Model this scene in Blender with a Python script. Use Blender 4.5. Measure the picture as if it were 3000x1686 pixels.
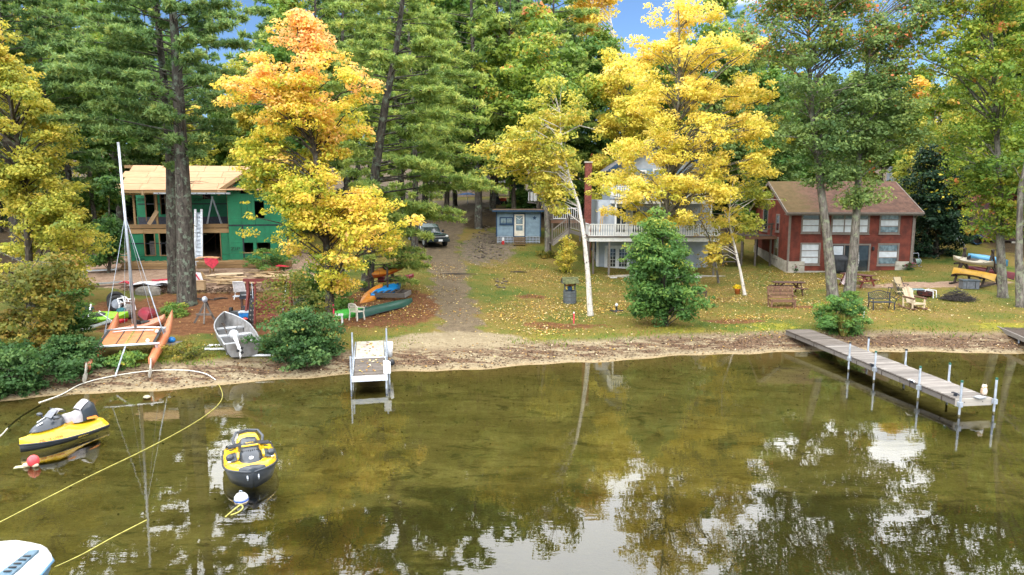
import bpy, math, random
import numpy as np
from mathutils import Vector, Matrix
R = math.radians
rnd = random.Random(7)
rng = np.random.default_rng(11)
S = bpy.context.scene
COL = S.collection
for o in list(bpy.data.objects): bpy.data.objects.remove(o)

# ---------------------------------------------------------------- camera, sky, sun, exposure
TH, FP, CX, CY, HC = R(7.7), 2000.0, 1500.0, 843.0, 7.0
cd = bpy.data.cameras.new('camera'); cam = bpy.data.objects.new('camera', cd); COL.objects.link(cam)
cd.sensor_width = 36; cd.lens = 24; cd.clip_start = 0.1; cd.clip_end = 2000
cam.location = (0, 0, HC); cam.rotation_euler = (R(90) - TH, 0, 0); S.camera = cam
SUN_EL, SUN_AZ = R(34), R(205)          # azimuth clockwise from +Y: behind the camera, to the left
w = bpy.data.worlds.new('World'); S.world = w; w.use_nodes = True
wt = w.node_tree; wt.nodes.clear()
def wn(t): return wt.nodes.new(t)
sky = wn('ShaderNodeTexSky'); sky.sky_type = 'NISHITA'; sky.sun_disc = False
sky.sun_elevation = SUN_EL; sky.sun_rotation = SUN_AZ; sky.altitude = 300; sky.dust_density = 0.1; sky.air_density = .8; sky.ozone_density = 5.0
tc = wn('ShaderNodeTexCoord'); nz = wn('ShaderNodeTexNoise'); nz.inputs['Scale'].default_value = 2.2; nz.inputs['Detail'].default_value = 6
nz.inputs['Roughness'].default_value = .55
wt.links.new(tc.outputs['Generated'], nz.inputs['Vector'])
# blue sky low over the wood, a bright cloud deck above it
dp = wn('ShaderNodeSeparateXYZ'); wt.links.new(tc.outputs['Generated'], dp.inputs[0])
mr = wn('ShaderNodeMapRange'); mr.inputs['From Min'].default_value = .24; mr.inputs['From Max'].default_value = .36
mr.inputs['To Min'].default_value = -.16; mr.inputs['To Max'].default_value = .22
wt.links.new(dp.outputs['Z'], mr.inputs['Value'])
ad = wn('ShaderNodeMath'); ad.operation = 'ADD'; wt.links.new(nz.outputs['Fac'], ad.inputs[0]); wt.links.new(mr.outputs[0], ad.inputs[1])
cr = wn('ShaderNodeMapRange'); cr.inputs['From Min'].default_value = .46; cr.inputs['From Max'].default_value = .62
wt.links.new(ad.outputs[0], cr.inputs['Value'])
cn = wn('ShaderNodeTexNoise'); cn.inputs['Scale'].default_value = 4.0; cn.inputs['Detail'].default_value = 5
wt.links.new(tc.outputs['Generated'], cn.inputs['Vector'])
cc = wn('ShaderNodeMix'); cc.data_type = 'RGBA'; cc.inputs[6].default_value = (22, 22.5, 23.5, 1); cc.inputs[7].default_value = (36, 36, 36, 1)
wt.links.new(cn.outputs['Fac'], cc.inputs[0])
mx = wn('ShaderNodeMix'); mx.data_type = 'RGBA'
wt.links.new(cr.outputs[0], mx.inputs[0]); wt.links.new(sky.outputs[0], mx.inputs[6]); wt.links.new(cc.outputs[2], mx.inputs[7])
bg = wn('ShaderNodeBackground'); bg.inputs['Strength'].default_value = 0.088; wt.links.new(mx.outputs[2], bg.inputs['Color'])
wo = wn('ShaderNodeOutputWorld'); wt.links.new(bg.outputs[0], wo.inputs['Surface'])
sl = bpy.data.lights.new('sun', 'SUN'); sl.energy = 1.15; sl.angle = R(35); sl.color = (1, .95, .86)
so = bpy.data.objects.new('sun', sl); COL.objects.link(so)
sd = Vector((math.sin(SUN_AZ) * math.cos(SUN_EL), math.cos(SUN_AZ) * math.cos(SUN_EL), math.sin(SUN_EL)))
so.rotation_euler = (-sd).to_track_quat('-Z', 'Y').to_euler(); so.location = (0, 0, 60)
S.view_settings.view_transform = 'Standard'; S.view_settings.look = 'None'; S.view_settings.exposure = 0.93; S.view_settings.gamma = 1
S.view_settings.use_curve_mapping = False
S.render.engine = 'CYCLES'
S.cycles.use_denoising = True
try: S.cycles.denoiser = 'OPENIMAGEDENOISE'; S.cycles.denoising_prefilter = 'ACCURATE'
except Exception: pass
S.cycles.max_bounces = 10; S.cycles.diffuse_bounces = 8; S.cycles.transmission_bounces = 8; S.cycles.transparent_max_bounces = 8; S.cycles.caustics_reflective = False; S.cycles.caustics_refractive = False
S.cycles.sample_clamp_indirect = 8

# ---------------------------------------------------------------- pixels of the photograph to places on the ground
def ray(px, py):
    u, v = (px - CX) / FP, (py - CY) / FP
    return u, math.cos(TH) - v * math.sin(TH), -math.sin(TH) - v * math.cos(TH)
def W(px, py, z=0.0):
    a, b, c = ray(px, py); t = (z - HC) / c
    return Vector((a * t, b * t, z))
def D(px, py, Y):
    a, b, c = ray(px, py); t = Y / b
    return Vector((a * t, Y, HC + c * t))

SH = [(-900, 1290), (0, 1174), (300, 1152), (600, 1134), (1016, 1096), (1250, 1089), (1444, 1078), (1780, 1058), (2096, 1038), (2445, 1030), (2795, 1033), (3000, 1036), (3900, 1040)]
_s = np.array([W(a, b)[:2] for a, b in SH]); _s = _s[np.argsort(_s[:, 0])]
def shore(x):
    x = np.asarray(x, float)
    return np.interp(x, _s[:, 0], _s[:, 1]) + .13 * np.sin(x * 1.1) + .08 * np.sin(x * 2.7 + 1)
_c = []
for a, b, z in [(1467, 1011, .5), (1747, 999, .5), (2329, 978, .55), (2800, 968, .6), (1050, 1030, .5), (500, 1060, .55), (60, 1125, .5), (1200, 1015, .5)]:
    _c.append(W(a, b, z))
for a, b, Y in [(545, 893, 36), (500, 772, 45), (300, 775, 45), (840, 768, 46), (2308, 800, 50), (2480, 796, 50), (2670, 790, 50), (2230, 738, 57.5), (2840, 715, 57),
                (2960, 760, 52), (1850, 800, 51), (1605, 745, 54), (1520, 713, 57), (1290, 720, 57), (1370, 594, 86), (1250, 600, 86), (1330, 650, 68), (2150, 720, 58), (1000, 730, 52), (1430, 640, 70)]:
    _c.append(D(a, b, Y))
for x, y, z in [(-110, 30, 2), (-70, 45, 2.6), (-45, 40, 2.0), (70, 50, 2.5), (110, 45, 3), (0, 110, 7.6), (-60, 90, 6), (60, 90, 7), (-80, 140, 10), (0, 150, 11), (90, 140, 11), (-150, 260, 22), (0, 260, 22), (150, 260, 22),
                (-30, 70, 4.6), (30, 75, 5.2), (45, 70, 5.2), (-150, 90, 6), (150, 90, 7), (10, 66, 4.2)]:
    _c.append(Vector((x, y, z)))
_P = np.array([[p.x / 50, p.y / 50] for p in _c]); _Z = np.array([p.z for p in _c])
def _U(r2): return np.where(r2 > 1e-12, r2 * np.log(np.maximum(r2, 1e-12)), 0)
_n = len(_P)
_K = _U(((_P[:, None] - _P[None]) ** 2).sum(-1)) + np.eye(_n) * 4e-4
_A = np.zeros((_n + 3, _n + 3)); _A[:_n, :_n] = _K; _A[:_n, _n] = 1; _A[:_n, _n + 1:] = _P; _A[_n, :_n] = 1; _A[_n + 1:, :_n] = _P.T
_w = np.linalg.solve(_A, np.concatenate([_Z, [0, 0, 0]]))
def tps(x, y):
    q = np.stack([x / 50, y / 50], -1)
    return _U(((q[..., None, :] - _P) ** 2).sum(-1)) @ _w[:_n] + _w[_n] + q @ _w[_n + 1:]
def ss(a, b, x):
    t = np.clip((np.asarray(x, float) - a) / (b - a), 0, 1); return t * t * (3 - 2 * t)
def hgt(x, y):
    x = np.asarray(x, float); y = np.asarray(y, float)
    d = y - shore(x)
    t = ss(1.2, 4.5, d)
    land = (.2 * d) * (1 - t) + np.maximum(tps(x, y), .4) * t
    bed = -1.5 * (1 - np.exp(-.075 * np.maximum(-d, 0)))
    return np.where(d > 0, land, bed)
def hz(x, y): return float(hgt(x, y))
def G(px, py):
    a, b, c = ray(px, py); t = 8.0; pz = 0
    while t < 200:
        x, y, z = a * t, b * t, HC + c * t; g = hz(x, y)
        if z < g: break
        pz = z - g; t += max(.02, .5 * (z - g))
        if z - g < .004: break
    return Vector((a * t, b * t, hz(a * t, b * t)))
class Frame:                                            # a rotated house front: pixel -> local (x, z) on the plane y = off
    def __init__(s, p, a): s.o = Vector(p); s.a = a; s.c, s.s = math.cos(a), math.sin(a)
    def at(s, px, py, off=0.0):
        r = ray(px, py); nx, ny = -s.s, s.c
        t = ((s.o.x * nx + s.o.y * ny) + off) / (r[0] * nx + r[1] * ny)
        X, Y, Z = r[0] * t, r[1] * t, HC + r[2] * t
        return (X - s.o.x) * s.c + (Y - s.o.y) * s.s, Z - s.o.z

# ---------------------------------------------------------------- materials
class NT:
    def __init__(s, name):
        s.m = bpy.data.materials.new(name); s.m.use_nodes = True; s.t = s.m.node_tree; s.t.nodes.clear()
        s.out = s.n('ShaderNodeOutputMaterial')
    def n(s, t, **k):
        q = s.t.nodes.new(t)
        for a, b in k.items(): setattr(q, a, b)
        return q
    def put(s, sock, v):
        if isinstance(v, bpy.types.NodeSocket): s.t.links.new(v, sock)
        elif v is not None:
            if isinstance(v, tuple) and len(v) == 3: v = v + (1,)
            sock.default_value = v
    def mix(s, f, a, b, mode='MIX'):
        q = s.n('ShaderNodeMix', data_type='RGBA', blend_type=mode); s.put(q.inputs[0], f); s.put(q.inputs[6], a); s.put(q.inputs[7], b); return q.outputs[2]
    def math(s, op, a, b=None, c=None, clamp=False):
        q = s.n('ShaderNodeMath', operation=op, use_clamp=clamp); s.put(q.inputs[0], a)
        if b is not None: s.put(q.inputs[1], b)
        if c is not None: s.put(q.inputs[2], c)
        return q.outputs[0]
    def rng(s, v, a, b, c=0.0, d=1.0, smooth=True):
        q = s.n('ShaderNodeMapRange', interpolation_type='SMOOTHSTEP' if smooth else 'LINEAR'); s.put(q.inputs[0], v)
        for i, x in enumerate((a, b, c, d)): q.inputs[i + 1].default_value = x
        return q.outputs[0]
    def coord(s, sc=(1, 1, 1), obj=True):
        q = s.n('ShaderNodeTexCoord'); m = s.n('ShaderNodeMapping'); m.inputs['Scale'].default_value = sc
        s.t.links.new(q.outputs['Object'], m.inputs[0]); return m.outputs[0]
    def noise(s, scale, det=4, vec=None, rough=.55, dist=0):
        q = s.n('ShaderNodeTexNoise'); q.inputs['Scale'].default_value = scale; q.inputs['Detail'].default_value = det; q.inputs['Roughness'].default_value = rough
        q.inputs['Distortion'].default_value = dist
        s.put(q.inputs['Vector'], vec if vec is not None else s.coord()); return q.outputs['Fac']
    def attr(s, name): return s.n('ShaderNodeAttribute', attribute_name=name).outputs['Fac']
    def ramp(s, f, stops):
        q = s.n('ShaderNodeValToRGB'); e = q.color_ramp.elements
        while len(e) < len(stops): e.new(.5)
        for x, (p, c) in zip(e, stops): x.position = p; x.color = tuple(c) + (1,)
        s.put(q.inputs[0], f); return q.outputs[0]
    def bump(s, h, st=.5, dist=.05):
        q = s.n('ShaderNodeBump'); q.inputs['Strength'].default_value = st; q.inputs['Distance'].default_value = dist; s.put(q.inputs['Height'], h); return q.outputs[0]
    def bsdf(s, col, rough=.6, metal=0.0, spec=.4, normal=None, **k):
        q = s.n('ShaderNodeBsdfPrincipled'); s.put(q.inputs['Base Color'], col); s.put(q.inputs['Roughness'], rough); s.put(q.inputs['Metallic'], metal)
        q.inputs['Specular IOR Level'].default_value = spec
        if normal is not None: s.put(q.inputs['Normal'], normal)
        for a, b in k.items(): s.put(q.inputs[a.replace('_', ' ')], b)
        return q.outputs[0]
    def done(s, sh): s.t.links.new(sh, s.out.inputs['Surface']); return s.m
MC = {}
def M(name, col, rough=.6, metal=0.0, var=.18, scale=6, stretch=(1, 1, 1), bump=0.0, spec=.4, coat=0.0, dirt=None, dirtamt=.5):
    if name in MC: return MC[name]
    t = NT(name); v = t.coord(stretch); f = t.noise(scale, 5, v); c2 = tuple(x * (1 - var * 1.6) for x in col); c1 = tuple(min(1, x * (1 + var)) for x in col)
    c = t.mix(t.rng(f, .3, .7), c2, c1)
    if dirt: c = t.mix(t.math('MULTIPLY', t.rng(t.noise(scale * .37, 6, v, .65), .45, .7), dirtamt), c, dirt)
    nb = t.bump(t.noise(scale * 3, 4, v), bump, .02) if bump else None
    k = {'Coat Weight': coat} if coat else {}
    MC[name] = t.done(t.bsdf(c, rough, metal, spec, nb, **k)); return MC[name]
def wood(name, a, b, stretch=(1, 12, 12), scale=2.0, rough=.75, vary=.75):
    if name in MC: return MC[name]
    t = NT(name); oi = t.n('ShaderNodeObjectInfo'); v = t.coord(stretch)
    va = t.n('ShaderNodeVectorMath', operation='ADD'); t.t.links.new(v, va.inputs[0])
    sc = t.n('ShaderNodeVectorMath', operation='SCALE'); cx = t.n('ShaderNodeCombineXYZ'); 
    for i in range(3): t.t.links.new(oi.outputs['Random'], cx.inputs[i])
    t.t.links.new(cx.outputs[0], sc.inputs[0]); sc.inputs['Scale'].default_value = 37; t.t.links.new(sc.outputs[0], va.inputs[1])
    f = t.noise(scale, 6, va.outputs[0], .6, .4); c = t.mix(t.rng(f, .3, .72), b, a)
    c = t.mix(t.math('MULTIPLY', oi.outputs['Random'], vary), c, tuple(x * .55 for x in b))
    MC[name] = t.done(t.bsdf(c, rough, 0, .25, t.bump(f, .35, .01))); return MC[name]
def leafmat(name, stops, trans=.45):
    if name in MC: return MC[name]
    t = NT(name); c = t.ramp(t.attr('tint'), stops)
    d = t.bsdf(c, .55, 0, .25); tr = t.n('ShaderNodeBsdfTranslucent'); t.put(tr.inputs['Color'], t.mix(1.0, c, (1.0, 1.0, .75), 'MULTIPLY'))
    q = t.n('ShaderNodeMixShader'); q.inputs[0].default_value = trans; t.t.links.new(d, q.inputs[1]); t.t.links.new(tr.outputs[0], q.inputs[2])
    MC[name] = t.done(q.outputs[0]); return MC[name]
def bark(name, a, b, lichen=None, birch=False):
    if name in MC: return MC[name]
    t = NT(name); v = t.coord((1, 1, .25)); f = t.noise(9, 6, v, .65); c = t.mix(t.rng(f, .35, .65), a, b)
    if lichen: c = t.mix(t.math('MULTIPLY', t.rng(t.noise(3.2, 6, None, .7), .52, .62), .8), c, lichen)
    if birch:
        g = t.noise(5, 3, t.coord((1, 1, 5)), .6); c = t.mix(t.rng(g, .60, .66), c, (.035, .03, .028))
    MC[name] = t.done(t.bsdf(c, .9, 0, .15, t.bump(f, .8, .04))); return MC[name]

# ---------------------------------------------------------------- mesh helpers
def newobj(name, me, parent=None, kind=None):
    o = bpy.data.objects.new(name, me); COL.objects.link(o)
    if parent: o.parent = parent
    if kind: o['kind'] = kind
    return o
class MB:
    def __init__(s): s.v = []; s.f = []
    def add(s, vs, fs):
        n = len(s.v); s.v += [tuple(p) for p in vs]; s.f += [tuple(i + n for i in f) for f in fs]; return s
    def box(s, c, d, rz=0.0, M3=None):
        x, y, z = d[0] / 2, d[1] / 2, d[2] / 2
        vs = [Vector((a * x, b * y, e * z)) for a in (-1, 1) for b in (-1, 1) for e in (-1, 1)]
        m = M3 if M3 is not None else Matrix.Rotation(rz, 3, 'Z')
        return s.add([m @ p + Vector(c) for p in vs], [(0, 1, 3, 2), (4, 6, 7, 5), (0, 4, 5, 1), (2, 3, 7, 6), (0, 2, 6, 4), (1, 5, 7, 3)])
    def span(s, a, b): return s.box([(p + q) / 2 for p, q in zip(a, b)], [abs(q - p) for p, q in zip(a, b)])
    def bar(s, p, q, w, h=None, up=(0, 0, 1)):
        p, q = Vector(p), Vector(q); d = (q - p); L = d.length
        if L < 1e-6: return s
        x = d / L; u = Vector(up)
        if abs(x.dot(u)) > .98: u = Vector((0, 1, 0))
        y = u.cross(x).normalized(); z = x.cross(y)
        return s.box((p + q) / 2, (L, w, h or w), M3=Matrix((x, y, z)).transposed())
    def tube(s, P, r, n=8, cap=True):
        P = [Vector(p) for p in P]; k = len(P)
        if not hasattr(r, '__len__'): r = [r] * k
        vs = []; u = None
        for i in range(k):
            t = (P[min(i + 1, k - 1)] - P[max(i - 1, 0)]).normalized()
            if u is None: u = t.orthogonal().normalized()
            else: u = (u - t * u.dot(t)); u = u.normalized() if u.length > 1e-6 else t.orthogonal().normalized()
            b = t.cross(u)
            vs += [P[i] + (u * math.cos(2 * math.pi * j / n) + b * math.sin(2 * math.pi * j / n)) * r[i] for j in range(n)]
        fs = [(i * n + j, i * n + (j + 1) % n, (i + 1) * n + (j + 1) % n, (i + 1) * n + j) for i in range(k - 1) for j in range(n)]
        if cap: fs += [tuple(range(n - 1, -1, -1)), tuple((k - 1) * n + j for j in range(n))]
        return s.add(vs, fs)
    def loft(s, secs, close=False, cap=False):
        n = len(secs[0]); vs = [p for q in secs for p in q]; m = n if close else n - 1
        fs = [(i * n + j, i * n + (j + 1) % n, (i + 1) * n + (j + 1) % n, (i + 1) * n + j) for i in range(len(secs) - 1) for j in range(m)]
        if cap: fs += [tuple(range(n - 1, -1, -1)), tuple((len(secs) - 1) * n + j for j in range(n))]
        return s.add(vs, fs)
    def lathe(s, prof, c=(0, 0, 0), n=16):
        return s.loft([[(c[0] + r * math.cos(2 * math.pi * j / n), c[1] + r * math.sin(2 * math.pi * j / n), c[2] + z) for j in range(n)] for r, z in prof], True, True)
    def ell(s, c, r, n=14, m=9):
        return s.loft([[(c[0] + r[0] * math.sin(a) * math.cos(2 * math.pi * j / n), c[1] + r[1] * math.sin(a) * math.sin(2 * math.pi * j / n), c[2] - r[2] * math.cos(a)) for j in range(n)]
                       for a in [math.pi * (.02 + .96 * i / m) for i in range(m + 1)]], True, True)
    def prism(s, poly, a, b, axis=1):
        n = len(poly)
        def pt(p, t): return (p[0], t, p[1]) if axis == 1 else ((t, p[0], p[1]) if axis == 0 else (p[0], p[1], t))
        return s.add([pt(p, a) for p in poly] + [pt(p, b) for p in poly], [tuple(range(n)), tuple(range(2 * n - 1, n - 1, -1))] + [(i, n + i, n + (i + 1) % n, (i + 1) % n) for i in range(n)])
    def build(s, name, mat, parent=None, smooth=False, bev=0.0, kind=None, sub=0, label=None):
        me = bpy.data.meshes.new(name); me.from_pydata(s.v, [], s.f); me.update()
        import bmesh
        bm = bmesh.new(); bm.from_mesh(me); bmesh.ops.recalc_face_normals(bm, faces=bm.faces); bm.to_mesh(me); bm.free()
        if smooth: me.polygons.foreach_set('use_smooth', [True] * len(me.polygons))
        me.materials.append(mat); o = newobj(name, me, parent, kind)
        if bev: b = o.modifiers.new('b', 'BEVEL'); b.width = bev; b.segments = 2; b.limit_method = 'ANGLE'
        if sub: b = o.modifiers.new('s', 'SUBSURF'); b.levels = sub; b.render_levels = sub
        if label: o['label'] = label
        return o
def tag(o, label, cat, group=None):
    o['label'] = label; o['category'] = cat
    if group: o['group'] = group
    return o
def thing(name, label, cat, loc=(0, 0, 0), rz=0.0, group=None, tilt=(0, 0)):
    o = bpy.data.objects.new(name, None); COL.objects.link(o); o.location = loc; o.rotation_euler = (tilt[0], tilt[1], rz); o.empty_display_size = .3
    return tag(o, label, cat, group)
def dup(root, loc, rz, label, group=None):
    r = root.copy(); COL.objects.link(r); r.location = loc; r.rotation_euler = (root.rotation_euler[0], root.rotation_euler[1], rz); r['label'] = label
    if group: r['group'] = group
    for ch in list(root.children):
        c = ch.copy(); COL.objects.link(c); c.parent = r
        for g in list(ch.children):
            d = g.copy(); COL.objects.link(d); d.parent = c
    return r
def text(body, size, mat, parent, mtx, name='lettering', ext=.003, sx=1.0):
    cu = bpy.data.curves.new(name, 'FONT'); cu.body = body; cu.size = size; cu.extrude = ext; cu.align_x = 'CENTER'; cu.align_y = 'CENTER'; cu.resolution_u = 2
    to = bpy.data.objects.new(name, cu); COL.objects.link(to); bpy.context.view_layer.update()
    me = bpy.data.meshes.new_from_object(to.evaluated_get(bpy.context.evaluated_depsgraph_get())); bpy.data.objects.remove(to)
    me.materials.clear(); me.materials.append(mat); o = newobj(name, me, parent); o.matrix_local = mtx @ Matrix.Diagonal((sx, 1, 1, 1)); return o
def npmesh(name, V, F, mat, parent=None, tint=None, smooth=False, kind=None):
    me = bpy.data.meshes.new(name); V = np.asarray(V, np.float32).reshape(-1, 3); F = np.asarray(F, np.int32); k = F.shape[1]
    me.vertices.add(len(V)); me.vertices.foreach_set('co', V.ravel()); me.loops.add(F.size); me.loops.foreach_set('vertex_index', F.ravel())
    me.polygons.add(len(F)); me.polygons.foreach_set('loop_start', np.arange(0, F.size, k, dtype=np.int32)); me.update(calc_edges=True)
    if smooth: me.polygons.foreach_set('use_smooth', np.ones(len(F), bool))
    if tint is not None: me.attributes.new('tint', 'FLOAT', 'FACE').data.foreach_set('value', np.asarray(tint, np.float32))
    me.materials.append(mat); return newobj(name, me, parent, kind)

# ---------------------------------------------------------------- ground: one sheet, split where lawn, beach, drive and lake bed meet
def axis(parts):
    a = [parts[0][0]]
    for s, e, st in parts: a += list(np.arange(s + st, e + 1e-6, st))
    return np.array(sorted(set(np.round(a, 3))))
gx = axis([(-220, -60, 8), (-60, -34, 1), (-34, 40, .28), (40, 70, 1), (70, 220, 8)])
gy = axis([(-60, 6, 3), (6, 22, .5), (22, 36, .22), (36, 62, .4), (62, 110, 1.5), (110, 300, 8)])
X, Y = np.meshgrid(gx, gy); Zg = hgt(X, Y); dsh = Y - shore(X)
def pdist(x, y, pts):
    best = np.full(np.shape(x), 1e9)
    for (ax, ay), (bx, by) in zip(pts[:-1], pts[1:]):
        vx, vy = bx - ax, by - ay; t = np.clip(((x - ax) * vx + (y - ay) * vy) / (vx * vx + vy * vy + 1e-9), 0, 1)
        best = np.minimum(best, np.hypot(x - ax - t * vx, y - ay - t * vy))
    return best
def gp(l): return [tuple(G(a, b)[:2]) for a, b in l]
drive_pts = gp([(1340, 1060), (1350, 1000), (1335, 900), (1310, 800), (1285, 730), (1275, 680), (1300, 630), (1350, 600)])
track = gp([(1400, 592), (1300, 595), (1100, 600)])
wdt = np.interp(Y, [26, 30, 45, 60, 80], [1.4, .95, 1.1, 1.9, 4.0])
rag = .5 * np.sin(X * 1.9 + np.cos(Y * 1.3) * 2) * np.sin(Y * 1.1 + 2) + .25 * np.sin(X * 5 + Y * 3)
ddr = pdist(X, Y, drive_pts) - wdt + rag * .8
m_drive = 1 - ss(-.9, .9, ddr)
m_drive = np.maximum(m_drive, 1 - ss(-.5, 1, pdist(X, Y, track) - 3.5))
mouth = W(1330, 1050, .3)
m_mouth = (1 - ss(1.6, 4.2, np.hypot((X - mouth.x) * .8, Y - mouth.y - 1.2)))
c1 = D(580, 815, 42)
m_yard = (1 - ss(.55, 1.1, np.hypot((X + 19.5) / 9.5, (Y - 41.6) / 4.0) + rag * .1))
m_yard = np.maximum(m_yard, 1 - ss(.7, 1.2, np.hypot((X + 20.5) / 10, (Y - 46) / 6) + rag * .1))
m_need = (1 - ss(.5, 1.15, np.hypot((X + 14.5) / 9, (Y - 34.5) / 5.2) + rag * .16))
nd2 = G(1130, 900); m_need = np.maximum(m_need, 1 - ss(.4, 1.1, np.hypot((X - nd2.x) / 4.2, (Y - nd2.y) / 6) + rag * .15))
for q_, rx_, ry_ in ((G(1640, 955), 3.2, 1.1), (G(2150, 942), 2.6, 1.0), (G(1560, 870), 1.5, 1.0), (G(2330, 900), 2.2, .9)): m_need = np.maximum(m_need, .75 * (1 - ss(.3, 1.2, np.hypot((X - q_.x) / rx_, (Y - q_.y) / ry_) + rag * .3)))
sp = G(2720, 835); m_sandp = .9 * (1 - ss(.4, 1.1, np.hypot((X - sp.x) / 7, (Y - sp.y) / 1.3) + rag * .25))
m_forest = np.maximum(ss(60, 68, Y + rag), np.maximum(ss(26, 31, -X + rag) * ss(33, 38, Y), ss(36, 42, X + rag)))
by_ = D(1400, 575, 88); m_forest = m_forest * (1 - .95 * (1 - ss(.6, 1.1, np.hypot((X - by_.x) / 11, (Y - by_.y) / 12))))
m_slope = .7 - .7 * ss(.4, 1.2, np.hypot((X - G(1430, 700).x) / 3.2, (Y - 56) / 9) + rag * .2)      # stony bank between drive and cabin
region = np.full(X.shape, 0)
cell = lambda A: (A[:-1, :-1] + A[1:, :-1] + A[:-1, 1:] + A[1:, 1:]) / 4
cd_, cdr, cy_, cf = cell(dsh), cell(m_drive), cell(m_yard), cell(m_forest)
reg = np.where(cd_ < 0, 0, np.where(cd_ < 2.4, 1, np.where(cdr > .5, 2, np.where(cy_ > .5, 3, np.where(cf > .5, 4, 5)))))
t = NT('terrain'); at = t.attr
n1, n2, n3 = t.noise(.35, 5), t.noise(2.6, 5, None, .65), t.noise(11, 4, None, .7)
nl = t.math('ADD', t.math('MULTIPLY', n2, .55), t.math('MULTIPLY', n3, .45))
lawn = t.ramp(t.math('ADD', t.math('MULTIPLY', n1, .62), t.math('MULTIPLY', nl, .38)), [(.36, (.045, .085, .012)), (.45, (.105, .112, .020)), (.54, (.16, .120, .028)), (.66, (.20, .135, .048))])
def masked(base, m, col, k=.9):
    f = t.rng(t.math('ADD', m, t.math('MULTIPLY', t.math('SUBTRACT', nl, .5), k)), .38, .62); return t.mix(f, base, col)
moss = t.ramp(nl, [(.3, (.10, .12, .008)), (.7, (.30, .25, .03))])
c = masked(lawn, at('edge'), moss, 1.3)
need = t.ramp(nl, [(.32, (.055, .025, .012)), (.5, (.135, .055, .022)), (.66, (.21, .115, .05))])
c = masked(c, at('need'), need, 1.4)
forest = t.ramp(nl, [(.32, (.02, .018, .010)), (.55, (.07, .045, .022)), (.68, (.10, .09, .03))])
c = masked(c, at('forest'), forest)
dirt = t.ramp(nl, [(.32, (.075, .055, .034)), (.5, (.135, .102, .064)), (.68, (.20, .155, .10))])
c = masked(c, at('slope'), t.ramp(nl, [(.35, (.05, .04, .033)), (.65, (.22, .17, .12))]), 1.5)
c = masked(c, at('drive'), dirt, 1.7)
yard = t.ramp(nl, [(.32, (.16, .10, .065)), (.5, (.27, .18, .125)), (.68, (.38, .28, .20))])
c = masked(c, at('yard'), yard); c = masked(c, at('sandp'), yard, 1.5)
sand = t.ramp(nl, [(.30, (.15, .115, .066)), (.5, (.235, .187, .115)), (.68, (.31, .26, .165))])
dd = at('shore')
wr = t.noise(1.5, 6, t.coord((.55, 2.2, 1)), .7, .6)
c = masked(c, at('mouth'), sand, .9)
wet = t.ramp(nl, [(.3, (.20, .145, .075)), (.7, (.33, .25, .14))])
c = t.mix(t.math('MULTIPLY', t.rng(t.math('ADD', dd, t.math('MULTIPLY', nl, 1.0)), 3.1, 2.5), 1.0), c, sand)
wrack = t.mix(t.rng(n3, .4, .6), (.045, .024, .016), (.13, .07, .04))
bandf = t.math('MULTIPLY', t.math('MULTIPLY', t.rng(dd, .25, .7), t.rng(dd, 2.6, 1.5)), t.rng(t.math('ADD', wr, t.math('MULTIPLY', at('bank'), .075)), .43, .54))
c = t.mix(t.math('MULTIPLY', bandf, .88), c, wrack)
c = t.mix(t.rng(dd, .30, .05), c, wet)
# under water: sand, silt and weeds, with dark water painted into the bed
v2 = t.coord((.5, 1.0, 1)); silt = t.ramp(t.noise(.9, 7, v2, .62, .5), [(.3, (.125, .108, .042)), (.52, (.215, .187, .085)), (.7, (.30, .265, .135))])
weed_shade = t.rng(t.math('ADD', t.noise(.33, 5, t.coord((.6, 1.2, 1)), .6, .8), at('deep_shade')), .62, .78)
silt = t.mix(t.math('MULTIPLY', weed_shade, .85), silt, t.mix(nl, (.014, .017, .006), (.06, .055, .018)))
silt = t.mix(t.math('MULTIPLY', t.rng(t.noise(1.1, 9, t.coord((.5, 1.3, 1)), .75, 1.2), .53, .62), .75), silt, (.05, .042, .016))
silt = t.mix(t.math('MULTIPLY', t.rng(t.noise(6, 5, t.coord((.6, 1.2, 1)), .7), .45, .7), .45), silt, (.10, .085, .03))
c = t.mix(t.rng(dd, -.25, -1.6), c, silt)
T_mat = t.done(t.bsdf(c, t.rng(dd, .0, .35, .45, .95), 0, .2, t.bump(t.math('ADD', nl, n3), .7, .06)))
deep_shade = .55 * np.exp(-(((X - 6) / 8) ** 2 + ((Y - 14.2) / 3.4) ** 2)) + .48 * ss(6, 15, X) * (1 - ss(12, 17, Y)) + .22 * ss(-7, 0, X) * (1 - ss(12.5, 16.5, Y)) + .25 * np.exp(-(((X + 4) / 4) ** 2 + ((Y - 15.5) / 1.0) ** 2))  # bed darkened by colour to stand in for dark water below tree reflections
m_edge = ss(1.8, 2.6, dsh) * (1 - ss(3.2, 5.5, dsh))
ATT = dict(shore=dsh, drive=m_drive, mouth=m_mouth, yard=m_yard, need=m_need, sandp=m_sandp, forest=m_forest, slope=m_slope, deep_shade=deep_shade, bank=ss(3, 13, X), edge=m_edge * (.35 + .3 * np.sin(X * .8 + 1) * np.sin(X * .31)))
ny, nx = X.shape; idx = np.arange(nx * ny).reshape(ny, nx)
Q = np.stack([idx[:-1, :-1], idx[:-1, 1:], idx[1:, 1:], idx[1:, :-1]], -1)
ALL = np.stack([X, Y, Zg], -1).reshape(-1, 3)
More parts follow.
